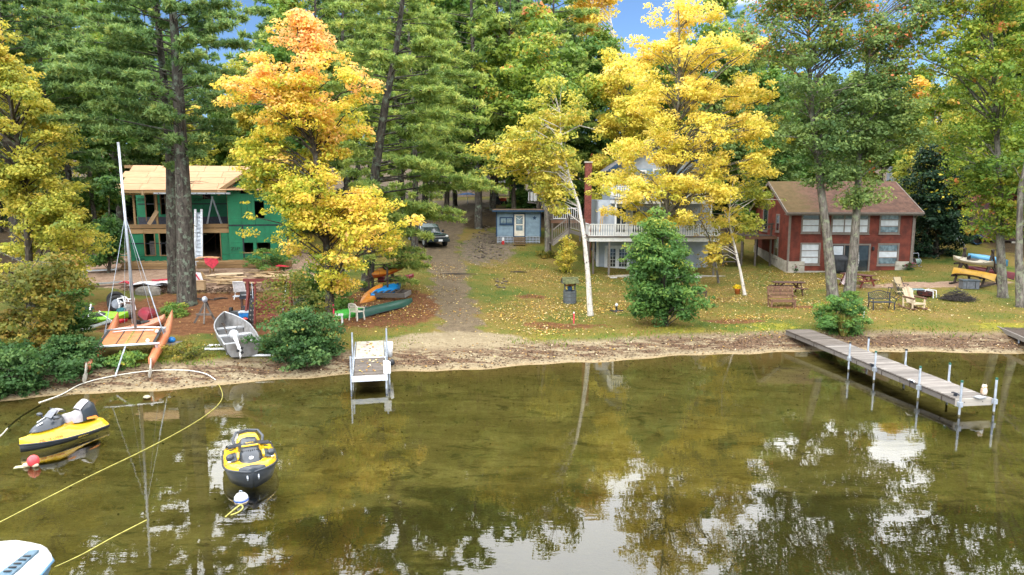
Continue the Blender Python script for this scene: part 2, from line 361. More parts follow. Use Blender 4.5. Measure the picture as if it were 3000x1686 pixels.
for k, nm in enumerate(['lake_bed', 'beach', 'driveway', 'building_yard', 'forest_floor', 'lawn']):
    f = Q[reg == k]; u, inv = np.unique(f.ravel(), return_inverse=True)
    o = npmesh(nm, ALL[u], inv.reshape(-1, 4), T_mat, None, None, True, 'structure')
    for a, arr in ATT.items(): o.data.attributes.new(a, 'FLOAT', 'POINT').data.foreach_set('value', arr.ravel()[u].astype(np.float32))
    o['label'] = {'lake_bed': 'olive sandy lake bed under clear shallow water', 'beach': 'narrow sandy beach with dark lines of leaf litter', 'driveway': 'rutted dirt driveway running up from the beach',
                  'building_yard': 'bare sandy soil in front of the unfinished house', 'forest_floor': 'dark leaf littered forest floor behind the houses', 'lawn': 'mossy lawn sprinkled with fallen yellow leaves'}[nm]
t = NT('lake water'); bmp = t.bump(t.math('ADD', t.noise(1.1, 3, t.coord((.5, 1.7, 1))), t.math('MULTIPLY', t.noise(4.5, 2, t.coord((.5, 1.8, 1))), .16)), .016, .12)
gl = t.n('ShaderNodeBsdfGlossy'); gl.inputs['Roughness'].default_value = 0.0; t.put(gl.inputs['Normal'], bmp)
tr = t.n('ShaderNodeBsdfTransparent'); tr.inputs['Color'].default_value = (.87, .86, .60, 1)
fr = t.n('ShaderNodeFresnel'); fr.inputs['IOR'].default_value = 1.72; t.put(fr.inputs['Normal'], bmp)
q = t.n('ShaderNodeMixShader'); t.put(q.inputs[0], fr.outputs[0]); t.t.links.new(tr.outputs[0], q.inputs[1]); t.t.links.new(gl.outputs[0], q.inputs[2])
wm = t.done(q.outputs[0])
o = MB().add([(-300, -300, 0), (300, -300, 0), (300, 48, 0), (-300, 48, 0)], [(0, 1, 2, 3)]).build('lake_water', wm, kind='structure'); o['label'] = 'calm clear lake water mirroring the trees and the bright sky'
# ---------------------------------------------------------------- foliage and trees
def quads(C, Nn, A, sa, sb):
    Nn = Nn / np.linalg.norm(Nn, axis=1, keepdims=True); A = A - Nn * (A * Nn).sum(1, keepdims=True); A /= np.linalg.norm(A, axis=1, keepdims=True) + 1e-9
    B = np.cross(Nn, A); sa = sa[:, None]; sb = sb[:, None]
    V = np.stack([C - A * sa, C - B * sb + A * sa * .15 + Nn * sb * .25, C + A * sa, C + B * sb + A * sa * .15 + Nn * sb * .25], 1)
    return V.reshape(-1, 3), np.arange(len(C) * 4).reshape(-1, 4)
def interp_path(P, s):
    P = np.asarray(P); k = len(P) - 1; x = np.clip(s, 0, 1) * k; i = np.minimum(x.astype(int), k - 1); f = (x - i)[..., None]
    return P[i] * (1 - f) + P[i + 1] * f
def env_of(rows, Yp):
    z, l, r = [], [], []
    for py, a, b in rows:
        p, q = D(a, py, Yp), D(b, py, Yp); z.append(p.z); l.append(p.x); r.append(q.x)
    i = np.argsort(z); return np.array(z)[i], np.array(l)[i], np.array(r)[i]
def leafy(base, env, trunk, r0, ncl, per, lsz, clr, depth=.85, tintf=None, flat=.5, seed=1, bare=0, shell=.4, droop=0.0, tf=.0, hollow=.75):
    """returns trunk MB and leaf arrays, local to base"""
    g = np.random.default_rng(seed); z, l, r = env; B = np.array(base); want = ncl; ncl = int(ncl * (1 + hollow))
    wd = np.maximum(r - l, .2); zz = np.linspace(z[0], z[-1], 60); ww = np.interp(zz, z, wd) ** 1.5; cz = g.choice(zz, ncl, p=ww / ww.sum()) + g.normal(0, .12, ncl)
    cz = np.clip(cz, z[0], z[-1]); L, Rr = np.interp(cz, z, l), np.interp(cz, z, r); a = g.uniform(0, 2 * np.pi, ncl); rad = g.uniform(0, 1, ncl) ** shell
    hw = (Rr - L) / 2; hw2 = np.maximum(hw - clr * .55, hw * .45); dm = np.minimum(hw2, np.median(hw) * 1.25) * depth
    p_ = g.uniform(0, 6.28, 4); lob = 1 + .20 * np.sin(2 * a + 1.3 * cz + p_[0]) + .16 * np.sin(3 * a - 2.1 * cz + p_[1]) + .12 * np.sin(5 * a + 3.3 * cz + p_[2]) - .06; spg = g.random(ncl) < .13; lob = lob * np.where(spg, 1.2, 1); hw2 = hw2 * lob; dm = dm * lob
    C = np.stack([(L + Rr) / 2 + hw2 * rad * np.cos(a), B[1] + (trunk[-1][1] - B[1]) * .5 + dm * rad * np.sin(a), cz], 1)
    kx = g.normal(0, 1, (5, 3)); kx /= np.linalg.norm(kx, axis=1, keepdims=True); kx[:, 2] *= 1.7
    hol = sum(np.cos(C @ (kx[i] * 2.1 / (clr * (1 + .5 * i))) + g.uniform(0, 6.28)) for i in range(5)) + g.normal(0, .55, ncl); keep = np.argsort(-hol)[:want]; C = C[keep]; spg = spg[keep]; ncl = want
    T = np.asarray(trunk, float); tz = T[:, 2]
    mb = MB(); rr = [r0 * (1.55 if i == 0 else 1) * max(.12, 1 - i / (len(T) - 1) * .88) for i in range(len(T))]
    T0 = T[0].copy(); T0[2] -= .25; TT = [T0] + [T[0] * .94 + T[1] * .06] + list(T[1:]); rr = [rr[0], r0 * 1.1] + rr[1:]
    mb.tube([p - B for p in TT], rr, 10)
    zt0, zt1 = tz[0], tz[-1]; lo = max(z[0] - .6, zt0 + .35 * (zt1 - zt0) * (0 if bare else 1) * tf)
    for i in range(ncl):
        hd = np.hypot(C[i, 0] - np.interp(C[i, 2], tz, T[:, 0]), C[i, 1] - np.interp(C[i, 2], tz, T[:, 1])); za = np.clip(C[i, 2] - hd * (g.uniform(.0, .45) if bare else g.uniform(.25, .8)) - .2, min(lo, zt1 - .1), zt1)
        s0 = np.array([np.interp(za, tz, T[:, 0]), np.interp(za, tz, T[:, 1]), za]); m = s0 * .5 + C[i] * .5 + np.array([g.normal(0, .12), g.normal(0, .12), .12 * hd + droop * hd]) * min(1.5, hd)
        if i % 4 == 0:
            rb = min(r0 * (.2 if bare else .32), .012 + .011 * hd) * (1 + .8 * (g.random() < .15)); mb.tube([s0 - B, m - B, C[i] - B], [rb, rb * .7, rb * .25], 4, False)
    rc = clr * g.uniform(.55, 1.25, ncl) * np.where(spg, .6, 1); n = np.maximum(4, (per * (rc / clr) ** 2).astype(int)); ci = np.repeat(np.arange(ncl), n); N = len(ci)
    d = g.normal(0, 1, (N, 3)); d /= np.linalg.norm(d, axis=1, keepdims=True); d *= (g.uniform(0, 1, N) ** .42)[:, None]
    P = C[ci] + d * rc[ci][:, None] * np.array([1, 1, flat]); out = d * np.array([.7, .7, .3])
    P[:, 2] -= droop * 1.2 * (d[:, 0] ** 2 + d[:, 1] ** 2) * rc[ci]
    nr = np.array([0, -.22, .75]) + out + g.normal(0, .55, (N, 3)); s = lsz * np.clip(g.lognormal(-.08, .34, N), .4, 2)
    V, F = quads(P - B, nr, g.normal(0, 1, (N, 3)), s, s * .62)
    cj = g.normal(0, .15, ncl); fz = (P[:, 2] - z[0]) / (z[-1] - z[0])
    tn = (tintf(P, fz) if tintf else .5) + cj[ci] + g.normal(0, .10, N)
    return mb, V, F, np.clip(tn, 0.01, .99)
def piney(base, env, trunk, r0, nwh, perwh, lsz, seed=1, depth=.9, up=.18, dens=1.0, tmin=0.0, dead=6, az=None, width=.17):
    g = np.random.default_rng(seed); z, l, r = env; B = np.array(base); T = np.asarray(trunk, float); tz = T[:, 2]
    mb = MB(); k = len(T); T0 = T[0].copy(); T0[2] -= .3
    mb.tube([p - B for p in [T0, T[0] * .96 + T[1] * .04] + list(T[1:])], [r0 * 1.45, r0 * 1.08] + [r0 * max(.1, 1 - (i / (k - 1)) * .8) for i in range(1, k)], 12)
    PS, DS, TN = [], [], []
    zs = np.linspace(z[0], z[-1], nwh)
    for zc in zs:
        a0 = g.uniform(0, 6.28)
        for j in range(perwh):
            a = a0 + j * 6.283 / perwh + g.normal(0, .35); zb = zc + g.normal(0, .25)
            tx, ty = np.interp(zb, tz, T[:, 0]), np.interp(zb, tz, T[:, 1]); L, Rr = np.interp(zb, z, l), np.interp(zb, z, r)
            ex = max(.4, (Rr - tx)) if math.cos(a) > 0 else max(.4, tx - L); ey = depth * min(ex * .5 + (Rr - L) / 4, (Rr - L) / 2)
            dirx, diry = math.cos(a) * ex, math.sin(a) * ey; ln = math.hypot(dirx, diry) * g.uniform(.68, 1.02)
            if ln < .25: continue
            u = np.array([dirx, diry, 0]); u /= np.linalg.norm(u) + 1e-9
            za = np.clip(zb - up * ln * .8, tz[0] + .3, tz[-1]); s0 = np.array([np.interp(za, tz, T[:, 0]), np.interp(za, tz, T[:, 1]), za]); e = np.array([tx, ty, zb]) + u * ln
            e[2] -= .05 * ln * g.uniform(0, 1.6); m = s0 * .5 + e * .5 + np.array([0, 0, .06 * ln]); rb = min(r0 * .3, .012 + .0085 * ln)
            mb.tube([s0 - B, m - B, e - B], [rb, rb * .7, rb * .2], 4, False)
            nt = max(2, int(ln * 4.6 * dens)); sd = np.cross(u, [0, 0, 1])
            for q in range(nt):
                f = .28 + .74 * g.random() ** .75 if ln > 1.2 else g.uniform(.3, 1); p0 = (1 - f) ** 2 * s0 + 2 * f * (1 - f) * m + f * f * e if f <= 1 else e
                sl_ = (.20 + .24 * ln * (1.02 - f)) * g.uniform(.35, 1.15); sg = g.choice([-1, 1]); dv = u * g.uniform(.4, 1) + sd * sg * g.uniform(.2, 1) + np.array([0, 0, g.uniform(.0, .38)]); dv /= np.linalg.norm(dv)
                nn = max(2, int(sl_ * 6.5) + 1)
                if q % 3 == 0 and ln > 1: mb.tube([p0 - B, p0 + dv * sl_ - B], [.011, .004], 3, False)
                for w_ in range(nn):
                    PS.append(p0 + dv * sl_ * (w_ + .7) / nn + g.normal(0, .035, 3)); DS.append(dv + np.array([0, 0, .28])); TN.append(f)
    for i in range(dead):
        za = g.uniform(tz[0] + .25 * (z[0] - tz[0]), z[0] + .3 * (z[-1] - z[0])) if z[0] > tz[0] else z[0]; a = g.uniform(0, 6.28); ln = g.uniform(.8, 2.4)
        s0 = np.array([np.interp(za, tz, T[:, 0]), np.interp(za, tz, T[:, 1]), za]); e = s0 + np.array([math.cos(a) * ln, math.sin(a) * ln, g.uniform(-.3, .3)]); mb.tube([s0 - B, (s0 + e) / 2 - B + np.array([0, 0, .1]), e - B], [.03, .02, .006], 4, False)
    PS, DS, TN = np.array(PS), np.array(DS), np.array(TN); nd = 10
    N = len(PS) * nd; P = np.repeat(PS, nd, 0); DD = np.repeat(DS, nd, 0); v = g.normal(0, 1, (N, 3)); v /= np.linalg.norm(v, axis=1, keepdims=True)
    A = DD * .75 + v * .95; A /= np.linalg.norm(A, axis=1, keepdims=True); s = lsz * g.uniform(.7, 1.25, N); C = P + A * s[:, None] * .8
    V, F = quads(C - B, g.normal(0, 1, (N, 3)) + np.array([0, 0, .5]), A, s, s * width)
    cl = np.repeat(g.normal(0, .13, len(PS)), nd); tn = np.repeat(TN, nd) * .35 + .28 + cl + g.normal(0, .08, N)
    return mb, V, F, np.clip(tn, .01, .99)
def make(name, label, cat, base, data, lm, bm, group=None, extra=None):
    mb, V, F, tn = data; o = thing(name, label, cat, base, 0, group)
    if mb and mb.v: mb.build('trunk', bm, o, True)
    npmesh('crown', V, F, lm, o, tn); return o
def tpath(pts, Yp): return [np.array(D(a, b, Yp)) for a, b in pts]
YEL = leafmat('yellow maple leaves', [(0, (.26, .32, .04)), (.3, (.56, .52, .07)), (.6, (.83, .67, .12)), (1, (.90, .71, .24))])
ORG = leafmat('orange maple leaves', [(0, (.19, .27, .035)), (.25, (.44, .46, .05)), (.5, (.78, .62, .08)), (.75, (.86, .57, .16)), (1, (.90, .55, .26))])
LIM = leafmat('yellow green leaves', [(0, (.09, .15, .03)), (.35, (.27, .32, .05)), (.65, (.56, .51, .08)), (1, (.80, .60, .12))])
GRN = leafmat('green leaves', [(0, (0.036, 0.096, 0.026)), (.45, (0.114, 0.240, 0.054)), (.8, (0.240, 0.336, 0.060)), (1, (0.528, 0.432, 0.060))])
OAK = leafmat('dark oak leaves', [(0, (0.071, 0.141, 0.048)), (.45, (0.191, 0.288, 0.087)), (.8, (0.340, 0.405, 0.105)), (.9, (0.396, 0.405, 0.096)), (.93, (0.793, 0.233, 0.105)), (1, (0.900, 0.270, 0.122))])
MPL = leafmat('turning maple leaves', [(0, (0.050, 0.121, 0.024)), (.4, (0.165, 0.275, 0.044)), (.75, (0.374, 0.418, 0.055)), (.9, (0.572, 0.440, 0.077)), (1, (0.660, 0.209, 0.088))])
BSH = leafmat('evergreen shrub leaves', [(0, (0.020, 0.061, 0.018)), (.5, (0.066, 0.149, 0.042)), (.9, (0.165, 0.264, 0.077)), (1, (0.440, 0.352, 0.066))])
DRY = leafmat('dry shrub leaves', [(0, (.05, .07, .012)), (.4, (.15, .17, .03)), (.75, (.32, .24, .04)), (1, (.46, .25, .07))])
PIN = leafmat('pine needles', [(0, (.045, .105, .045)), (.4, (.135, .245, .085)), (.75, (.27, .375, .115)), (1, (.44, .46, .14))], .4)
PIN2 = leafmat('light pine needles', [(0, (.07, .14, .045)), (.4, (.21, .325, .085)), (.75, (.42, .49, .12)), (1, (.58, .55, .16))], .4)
DRK = leafmat('dark hemlock needles', [(0, (0.009, 0.027, 0.013)), (.5, (0.021, 0.060, 0.024)), (.9, (0.075, 0.150, 0.030)), (1, (0.630, 0.510, 0.045))], .2)
PBK = bark('pine bark', (.035, .03, .026), (.10, .088, .075), (.16, .20, .15))
GBK = bark('grey bark', (.07, .062, .052), (.20, .18, .155), (.22, .25, .16))
DBK = bark('dark bark', (.03, .025, .02), (.085, .07, .056), (.13, .14, .10))
BIR = bark('birch bark', (.45, .42, .37), (.66, .62, .56), None, True)

# --- trees one can tell apart
def hero(name, label, base, rows, lm, bm, r0, ncl, per, lsz, clr, trunk=None, Yo=0.0, group=None, cat='tree', **k):
    p = G(*base); Yp = p.y + Yo; env = env_of(rows, Yp)
    if trunk: T = [np.array(p)] + tpath(trunk, Yp)
    else:
        xt = (env[1][-1] + env[2][-1]) / 2; zt = env[0][-1] - .1 * (env[0][-1] - p.z); b = np.array(p); e = np.array([xt, Yp, zt]); T = [b * (1 - f) + e * f + np.array([math.sin(f * 5 + r0 * 9) * .12, 0, 0]) * (0 < f < 1) for f in np.linspace(0, 1, 6)]
    return make(name, label, cat, p, leafy(np.array(p), env, T, r0, ncl, per, lsz, clr, **k), lm, bm, group)
def hero_pine(name, label, base, rows, lm, r0, nwh, per, lsz, trunk=None, group=None, bm=None, **k):
    p = G(*base); env = env_of(rows, p.y)
    if trunk: T = [np.array(p)] + tpath(trunk, p.y)
    else: T = [np.array(p) + np.array([0, 0, f * (env[0][-1] + .6 - p.z)]) for f in np.linspace(0, 1, 6)]
    return make(name, label, 'pine tree', p, piney(np.array(p), env, T, r0, nwh, per, lsz, **k), lm, bm or PBK, group)
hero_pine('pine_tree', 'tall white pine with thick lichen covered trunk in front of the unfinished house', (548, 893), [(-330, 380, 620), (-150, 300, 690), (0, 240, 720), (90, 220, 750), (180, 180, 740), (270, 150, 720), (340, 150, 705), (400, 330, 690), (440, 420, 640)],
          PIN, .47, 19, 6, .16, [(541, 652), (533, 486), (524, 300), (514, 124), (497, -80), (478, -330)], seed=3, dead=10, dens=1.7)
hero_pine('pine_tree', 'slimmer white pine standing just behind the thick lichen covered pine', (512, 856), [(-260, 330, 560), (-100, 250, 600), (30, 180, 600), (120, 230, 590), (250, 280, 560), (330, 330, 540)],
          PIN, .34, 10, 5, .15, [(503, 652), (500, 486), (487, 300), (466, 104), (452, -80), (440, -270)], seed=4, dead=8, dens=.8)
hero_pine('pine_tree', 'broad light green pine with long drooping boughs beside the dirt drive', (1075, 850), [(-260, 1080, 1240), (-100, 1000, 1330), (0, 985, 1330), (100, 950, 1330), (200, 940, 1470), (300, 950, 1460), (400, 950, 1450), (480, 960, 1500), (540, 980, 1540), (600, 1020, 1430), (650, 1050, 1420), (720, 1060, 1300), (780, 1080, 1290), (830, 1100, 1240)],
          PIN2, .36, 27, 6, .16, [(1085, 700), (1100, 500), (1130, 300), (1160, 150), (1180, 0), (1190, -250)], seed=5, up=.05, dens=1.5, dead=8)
def t_org(P, fz): return -.0 + .30 + .55 * ss(.40, .95, fz + .10 * np.sin(P[:, 0] * 2.1) * np.sin(P[:, 1] * 1.7 + P[:, 2])) + .20 * ss(-10.3, -7.3, P[:, 0]) * (1 - ss(.4, .6, fz))
hero('maple_tree', 'tall maple with orange top and yellow green skirts in front of the unfinished house', (968, 958), [(15, 850, 885), (80, 800, 950), (116, 768, 1000), (151, 700, 1040), (198, 690, 1071), (279, 625, 1118), (349, 690, 1083), (419, 652, 1048), (500, 690, 1060), (560, 680, 1120), (605, 715, 1180), (650, 730, 1195), (690, 785, 1200), (745, 800, 1190), (803, 885, 1110), (848, 930, 1020)],
     ORG, DBK, .22, 820, 92, .072, .56, [(965, 850), (955, 700), (930, 500), (900, 300), (880, 150), (866, 40)], seed=6, tintf=t_org, flat=.44, depth=.75, hollow=1.3)
hero('maple_tree', 'big golden yellow maple in front of the grey blue cottage', (1942, 872), [(-60, 1900, 2080), (0, 1900, 2100), (60, 1880, 2130), (130, 1830, 2200), (200, 1800, 2240), (280, 1830, 2280), (340, 1830, 2310), (400, 1800, 2290), (460, 1750, 2250), (520, 1715, 2250), (570, 1720, 2190), (620, 1745, 2100), (655, 1800, 2050)],
     YEL, GBK, .24, 840, 92, .078, .58, [(1945, 700), (1955, 560), (1980, 420), (1990, 250), (1990, 100), (1985, -20)], seed=7, tintf=lambda P, f: .46 + .2 * f, flat=.5, depth=.8, hollow=1.2)
hero('maple_tree', 'slender yellow maple between the white birch and the big golden maple', (1835, 700), [(130, 1790, 1880), (180, 1740, 1900), (250, 1720, 1930), (320, 1700, 1960), (400, 1740, 1930), (480, 1720, 1880), (560, 1710, 1840), (600, 1720, 1800)],
     YEL, GBK, .17, 300, 90, .11, .75, [(1835, 600), (1835, 420), (1835, 300), (1835, 170)], seed=8, tintf=lambda P, f: .38 + .1 * f)
hero('birch_tree', 'white birch with bent trunk and sparse yellow leaves on the lawn', (1730, 925), [(225, 1590, 1650), (270, 1540, 1740), (330, 1500, 1750), (400, 1420, 1770), (460, 1400, 1740), (520, 1420, 1680), (580, 1560, 1700), (640, 1620, 1700)],
     LIM, BIR, .15, 260, 66, .08, .60, [(1722, 800), (1712, 700), (1695, 600), (1668, 520), (1645, 420), (1640, 330)], seed=9, tintf=lambda P, f: .62, bare=1, depth=.6)
hero('small_tree', 'dense dark green conical shrub tree in the middle of the lawn', (1952, 955), [(610, 1900, 1950), (660, 1870, 1985), (710, 1840, 2015), (760, 1822, 2045), (800, 1815, 2065), (860, 1818, 2072), (910, 1850, 2050), (945, 1890, 2005)],
     GRN, DBK, .10, 420, 85, .07, .45, [(1950, 850), (1945, 750), (1935, 660), (1930, 620)], seed=111, tintf=lambda P, f: .36 + .2 * ss(.5, 1, f), shell=.5, hollow=.4, flat=.6)
hero('birch_tree', 'young white birch with orange tinged leaves beside the flower pot', (2182, 865), [(505, 2110, 2210), (560, 2060, 2285), (610, 2040, 2300), (660, 2070, 2300), (710, 2060, 2150), (760, 2040, 2120)],
     LIM, BIR, .10, 110, 70, .08, .55, [(2168, 790), (2152, 720), (2135, 650), (2140, 580), (2150, 520)], seed=12, tintf=lambda P, f: .45 + .35 * (P[:, 0] < 14.2), bare=1, depth=.7)
hero('bare_tree', 'half bare tangled small tree beside the grey blue cottage deck', (2105, 830), [(530, 1990, 2090), (580, 1985, 2100), (640, 1980, 2120), (720, 1985, 2130), (790, 2040, 2130)],
     DRY, GBK, .08, 90, 22, .07, .5, [(2095, 760), (2075, 690), (2050, 640), (2010, 600)], seed=13, bare=1, tintf=lambda P, f: .6)
hero('oak_tree', 'oak with smooth pale leaning trunk nearest the red cottage windows', (2440, 872), [(-160, 2250, 2500), (-60, 2180, 2560), (0, 2160, 2600), (60, 2180, 2640), (150, 2220, 2640), (250, 2240, 2620), (330, 2270, 2600), (420, 2250, 2540), (490, 2330, 2540), (560, 2330, 2470), (610, 2330, 2430)],
     OAK, GBK, .31, 600, 95, .088, .74, [(2424, 700), (2407, 570), (2390, 430), (2376, 300), (2370, 150), (2368, -80)], seed=14, tintf=lambda P, f: (.36 + .66 * ss(.5, .66, f) * rng.random(len(f)) ** 2.6) - .1 * ss(.8, 1, f), depth=.8)
hero('oak_tree', 'oak with mottled lichen bark standing beside the red picnic table', (2487, 868), [(-60, 2560, 2770), (40, 2540, 2760), (120, 2500, 2730), (180, 2480, 2700), (240, 2460, 2700), (320, 2440, 2720), (400, 2450, 2700), (480, 2440, 2640), (560, 2450, 2600), (600, 2450, 2560)],
     OAK, GBK, .33, 360, 84, .09, .7, [(2500, 760), (2508, 640), (2515, 520), (2520, 400), (2538, 220), (2560, 60)], seed=15, tintf=lambda P, f: np.where(f < .2, .62, .40 + .6 * (f > .55) * rng.random(len(f)) ** 4), depth=.8)
hero('maple_tree', 'tall green maple behind the kayak rack with two toned bark', (2938, 872), [(-140, 2750, 3000), (0, 2710, 3010), (100, 2700, 3010), (200, 2670, 3010), (300, 2720, 3030), (400, 2700, 3040), (480, 2760, 3050), (560, 2800, 3040), (640, 2830, 3030), (700, 2850, 3010)],
     MPL, GBK, .25, 540, 90, .085, .64, [(2930, 700), (2925, 500), (2915, 300), (2905, 120), (2900, -100)], seed=16, tintf=lambda P, f: .42 + .22 * rng.random(len(f)) * (f > .3) + .30 * (f < .22) * rng.random(len(f)) + .25 * ss(.75, .95, f) * rng.random(len(f)), depth=.8)
hero('maple_tree', 'green maple at the far right edge with pale twin trunk', (2992, 900), [(0, 2930, 3300), (150, 2900, 3350), (300, 2920, 3380), (420, 2930, 3350), (560, 2900, 3300), (640, 2960, 3250)],
     MPL, GBK, .24, 200, 85, .105, .85, [(2985, 750), (2990, 550), (3050, 300), (3090, 60)], seed=17, tintf=lambda P, f: .40 + .2 * rng.random(len(f)))
hero('maple_tree', 'yellow green maple at the left edge above the lakeside thicket', (90, 900), [(60, -180, 40), (130, -160, 80), (220, -160, 110), (300, -150, 185), (380, -150, 215), (450, -120, 195), (540, -60, 250), (600, -40, 285), (660, -40, 325), (720, -40, 300), (800, -60, 280), (850, -40, 240)],
     LIM, DBK, .2, 700, 100, .076, .58, [(85, 750), (70, 550), (40, 350), (0, 150), (-30, 70)], seed=18, tintf=lambda P, f: .48 + .32 * ss(.7, 1, f) + .15 * rng.random(len(f)), flat=.45)
hero('thicket_shrub', 'tall grey stemmed thicket of yellowing shrubs at the left edge', (110, 1055), [(740, -60, 200), (800, -80, 250), (870, -80, 265), (940, -80, 230), (1000, -80, 170), (1040, -60, 120)],
     DRY, GBK, .06, 220, 75, .07, .5, seed=19, bare=1, tintf=lambda P, f: .35 + .3 * rng.random(len(f)), cat='shrub')
hero('hemlock_tree', 'young dark hemlock at the left corner of the unfinished house', (318, 800), [(500, 300, 350), (600, 270, 365), (700, 250, 375), (770, 240, 380)], GRN, DBK, .1, 130, 80, .08, .55, seed=20, tintf=lambda P, f: .2)
hero('hemlock_tree', 'dark bushy hemlock between the red cottage and the maroon shed', (2742, 752), [(420, 2690, 2800), (500, 2650, 2840), (600, 2640, 2836), (690, 2640, 2830), (742, 2650, 2810), (752, 2670, 2790)], DRK, DBK, .15, 430, 80, .10, .7, hollow=.2, seed=21, tintf=lambda P, f: .25 + .65 * (rng.random(len(f)) > .90) * (f > .35))
hero('maple_tree', 'green maple with orange tips behind the little blue cabin', (1570, 690), [(110, 1570, 1640), (160, 1500, 1690), (220, 1440, 1750), (280, 1420, 1770), (340, 1430, 1740), (400, 1450, 1700), (470, 1440, 1640)],
     MPL, DBK, .2, 200, 95, .15, 1.2, seed=22, tintf=lambda P, f: .45 + .35 * ss(.6, 1, f) * rng.random(len(f)))
hero('maple_tree', 'slim orange yellow maple reaching the sky left of the blue gap', (1800, 610), [(-80, 1680, 1790), (0, 1650, 1830), (40, 1640, 1830), (80, 1650, 1810), (110, 1690, 1800)], YEL, BIR, .16, 110, 100, .16, 1.1, [(1812, 300), (1808, 160), (1790, 60), (1770, -60)], seed=23, tintf=lambda P, f: .85)
hero('yard_tree', 'mossy multi stemmed tree at the right corner of the little blue cabin', (1606, 748), [(430, 1560, 1690), (490, 1550, 1720), (540, 1570, 1700), (570, 1580, 1660)], LIM, GBK, .26, 70, 60, .10, .7, [(1603, 660), (1598, 590), (1590, 500), (1600, 430)], seed=24, tintf=lambda P, f: .6, bare=1)

# --- shrubs
def bush(name, label, base, rows, lm, n, per, lsz, clr, seed, tf=None, Yo=.4, **k):
    hero(name, label, base, rows, lm, DBK, .03, n, per, lsz, clr, Yo=Yo, seed=seed, tintf=tf or (lambda P, f: .42 + .12 * f), cat='shrub', shell=.5, hollow=.1, **k)
bush('rhododendron_bush', 'rounded dark green shrub on the beach beside the aluminium boat', (880, 1055), [(905, 840, 930), (935, 770, 990), (970, 750, 1020), (1010, 745, 1032), (1040, 770, 1020), (1062, 800, 980)], BSH, 240, 80, .06, .36, 30)
hero('twiggy_shrub', 'pale twiggy shrub with few leaves rising from the dark lakeside bush', (868, 1010), [(800, 800, 920), (840, 760, 960), (880, 745, 970), (920, 760, 990), (960, 790, 960)], DRY, GBK, .05, 130, 26, .055, .36, Yo=.5, seed=31, bare=1, cat='shrub', tintf=lambda P, f: .25 + .2 * rng.random(len(f)))
bush('lakeside_bush', 'low dark green bush at the left end of the beach', (90, 1140), [(1010, -60, 160), (1050, -80, 230), (1100, -80, 240), (1140, -60, 150)], BSH, 210, 80, .06, .38, 32)
bush('lakeside_bush', 'low green bush under the left hull of the catamaran', (215, 1095), [(985, 150, 270), (1020, 140, 300), (1060, 150, 300), (1095, 170, 270)], BSH, 120, 80, .06, .34, 33)
bush('lakeside_bush', 'dark bush behind the lakeside thicket by the lime kayak', (170, 1000), [(850, 120, 280), (900, 130, 300), (950, 130, 290), (990, 140, 260)], GRN, 120, 70, .065, .4, 34, lambda P, f: .25 + .1 * f)
bush('weed_clump', 'leafy weeds under the orange catamaran trampoline', (360, 1075), [(1035, 300, 430), (1055, 300, 440), (1075, 310, 430)], GRN, 60, 60, .055, .25, 35)
bush('weed_clump', 'pale flowering weeds between the catamaran and the aluminium boat', (560, 1050), [(1000, 490, 620), (1025, 470, 640), (1048, 480, 640)], DRY, 60, 40, .045, .22, 36, lambda P, f: .35 + .2 * f)
bush('juniper_bush', 'flat yellow green juniper right of the red canoe', (530, 925), [(890, 480, 560), (910, 460, 575), (928, 470, 570)], GRN, 60, 70, .05, .3, 37, lambda P, f: .6)
bush('round_bush', 'rounded green garden bush beside the long dock', (2440, 975), [(872, 2400, 2520), (900, 2375, 2540), (930, 2362, 2545), (960, 2370, 2540), (978, 2395, 2520)], GRN, 170, 80, .055, .34, 38, lambda P, f: .28 + .2 * rng.random(len(f)))
bush('small_bush', 'small round bush at the right corner of the little blue cabin', (1548, 712), [(698, 1540, 1556), (708, 1538, 1560)], GRN, 16, 50, .05, .22, 39)
bush('flower_bush', 'pink flowering bush at the left front corner of the red cottage', (2322, 800), [(768, 2312, 2335), (785, 2308, 2340), (797, 2312, 2336)], leafmat('pink flower bush leaves', [(0, (.03, .08, .02)), (.7, (.08, .16, .04)), (.8, (.40, .08, .16)), (1, (.5, .12, .22))]), 40, 50, .05, .25, 40, lambda P, f: .35 + .5 * rng.random(len(f)) * (f > .4))
bush('flower_bush', 'red flowering bush at the right front corner of the red cottage', (2655, 792), [(772, 2640, 2672), (785, 2636, 2676), (792, 2640, 2672)], MC['pink flower bush leaves'], 40, 50, .05, .25, 41, lambda P, f: .35 + .5 * rng.random(len(f)) * (f > .4))
bush('yellow_bush', 'straggly yellow leaved bush under the grey blue cottage stairs', (1660, 800), [(690, 1640, 1680), (730, 1620, 1700), (770, 1615, 1690), (795, 1630, 1680)], LIM, 70, 40, .075, .4, 42, lambda P, f: .7)
bush('hosta_clump', 'pale variegated plants round the mossy multi stemmed tree', (1600, 752), [(738, 1570, 1640), (752, 1565, 1650)], DRY, 30, 50, .07, .3, 43, lambda P, f: .5)
bush('moss_skirt', 'leafy skirt at the foot of the mottled oak', (2490, 876), [(856, 2470, 2510), (872, 2465, 2515)], GRN, 26, 60, .05, .25, 44)
bush('undergrowth_bush', 'green pine saplings behind the twiggy shrub', (930, 905), [(780, 850, 1010), (830, 840, 1040), (880, 850, 1050), (905, 860, 1030)], GRN, 130, 75, .07, .45, 45, lambda P, f: .42)
bush('undergrowth_bush', 'low saplings in front of the right gable of the unfinished house', (760, 800), [(735, 690, 860), (760, 680, 900), (785, 700, 880)], GRN, 60, 60, .06, .35, 46, lambda P, f: .5)

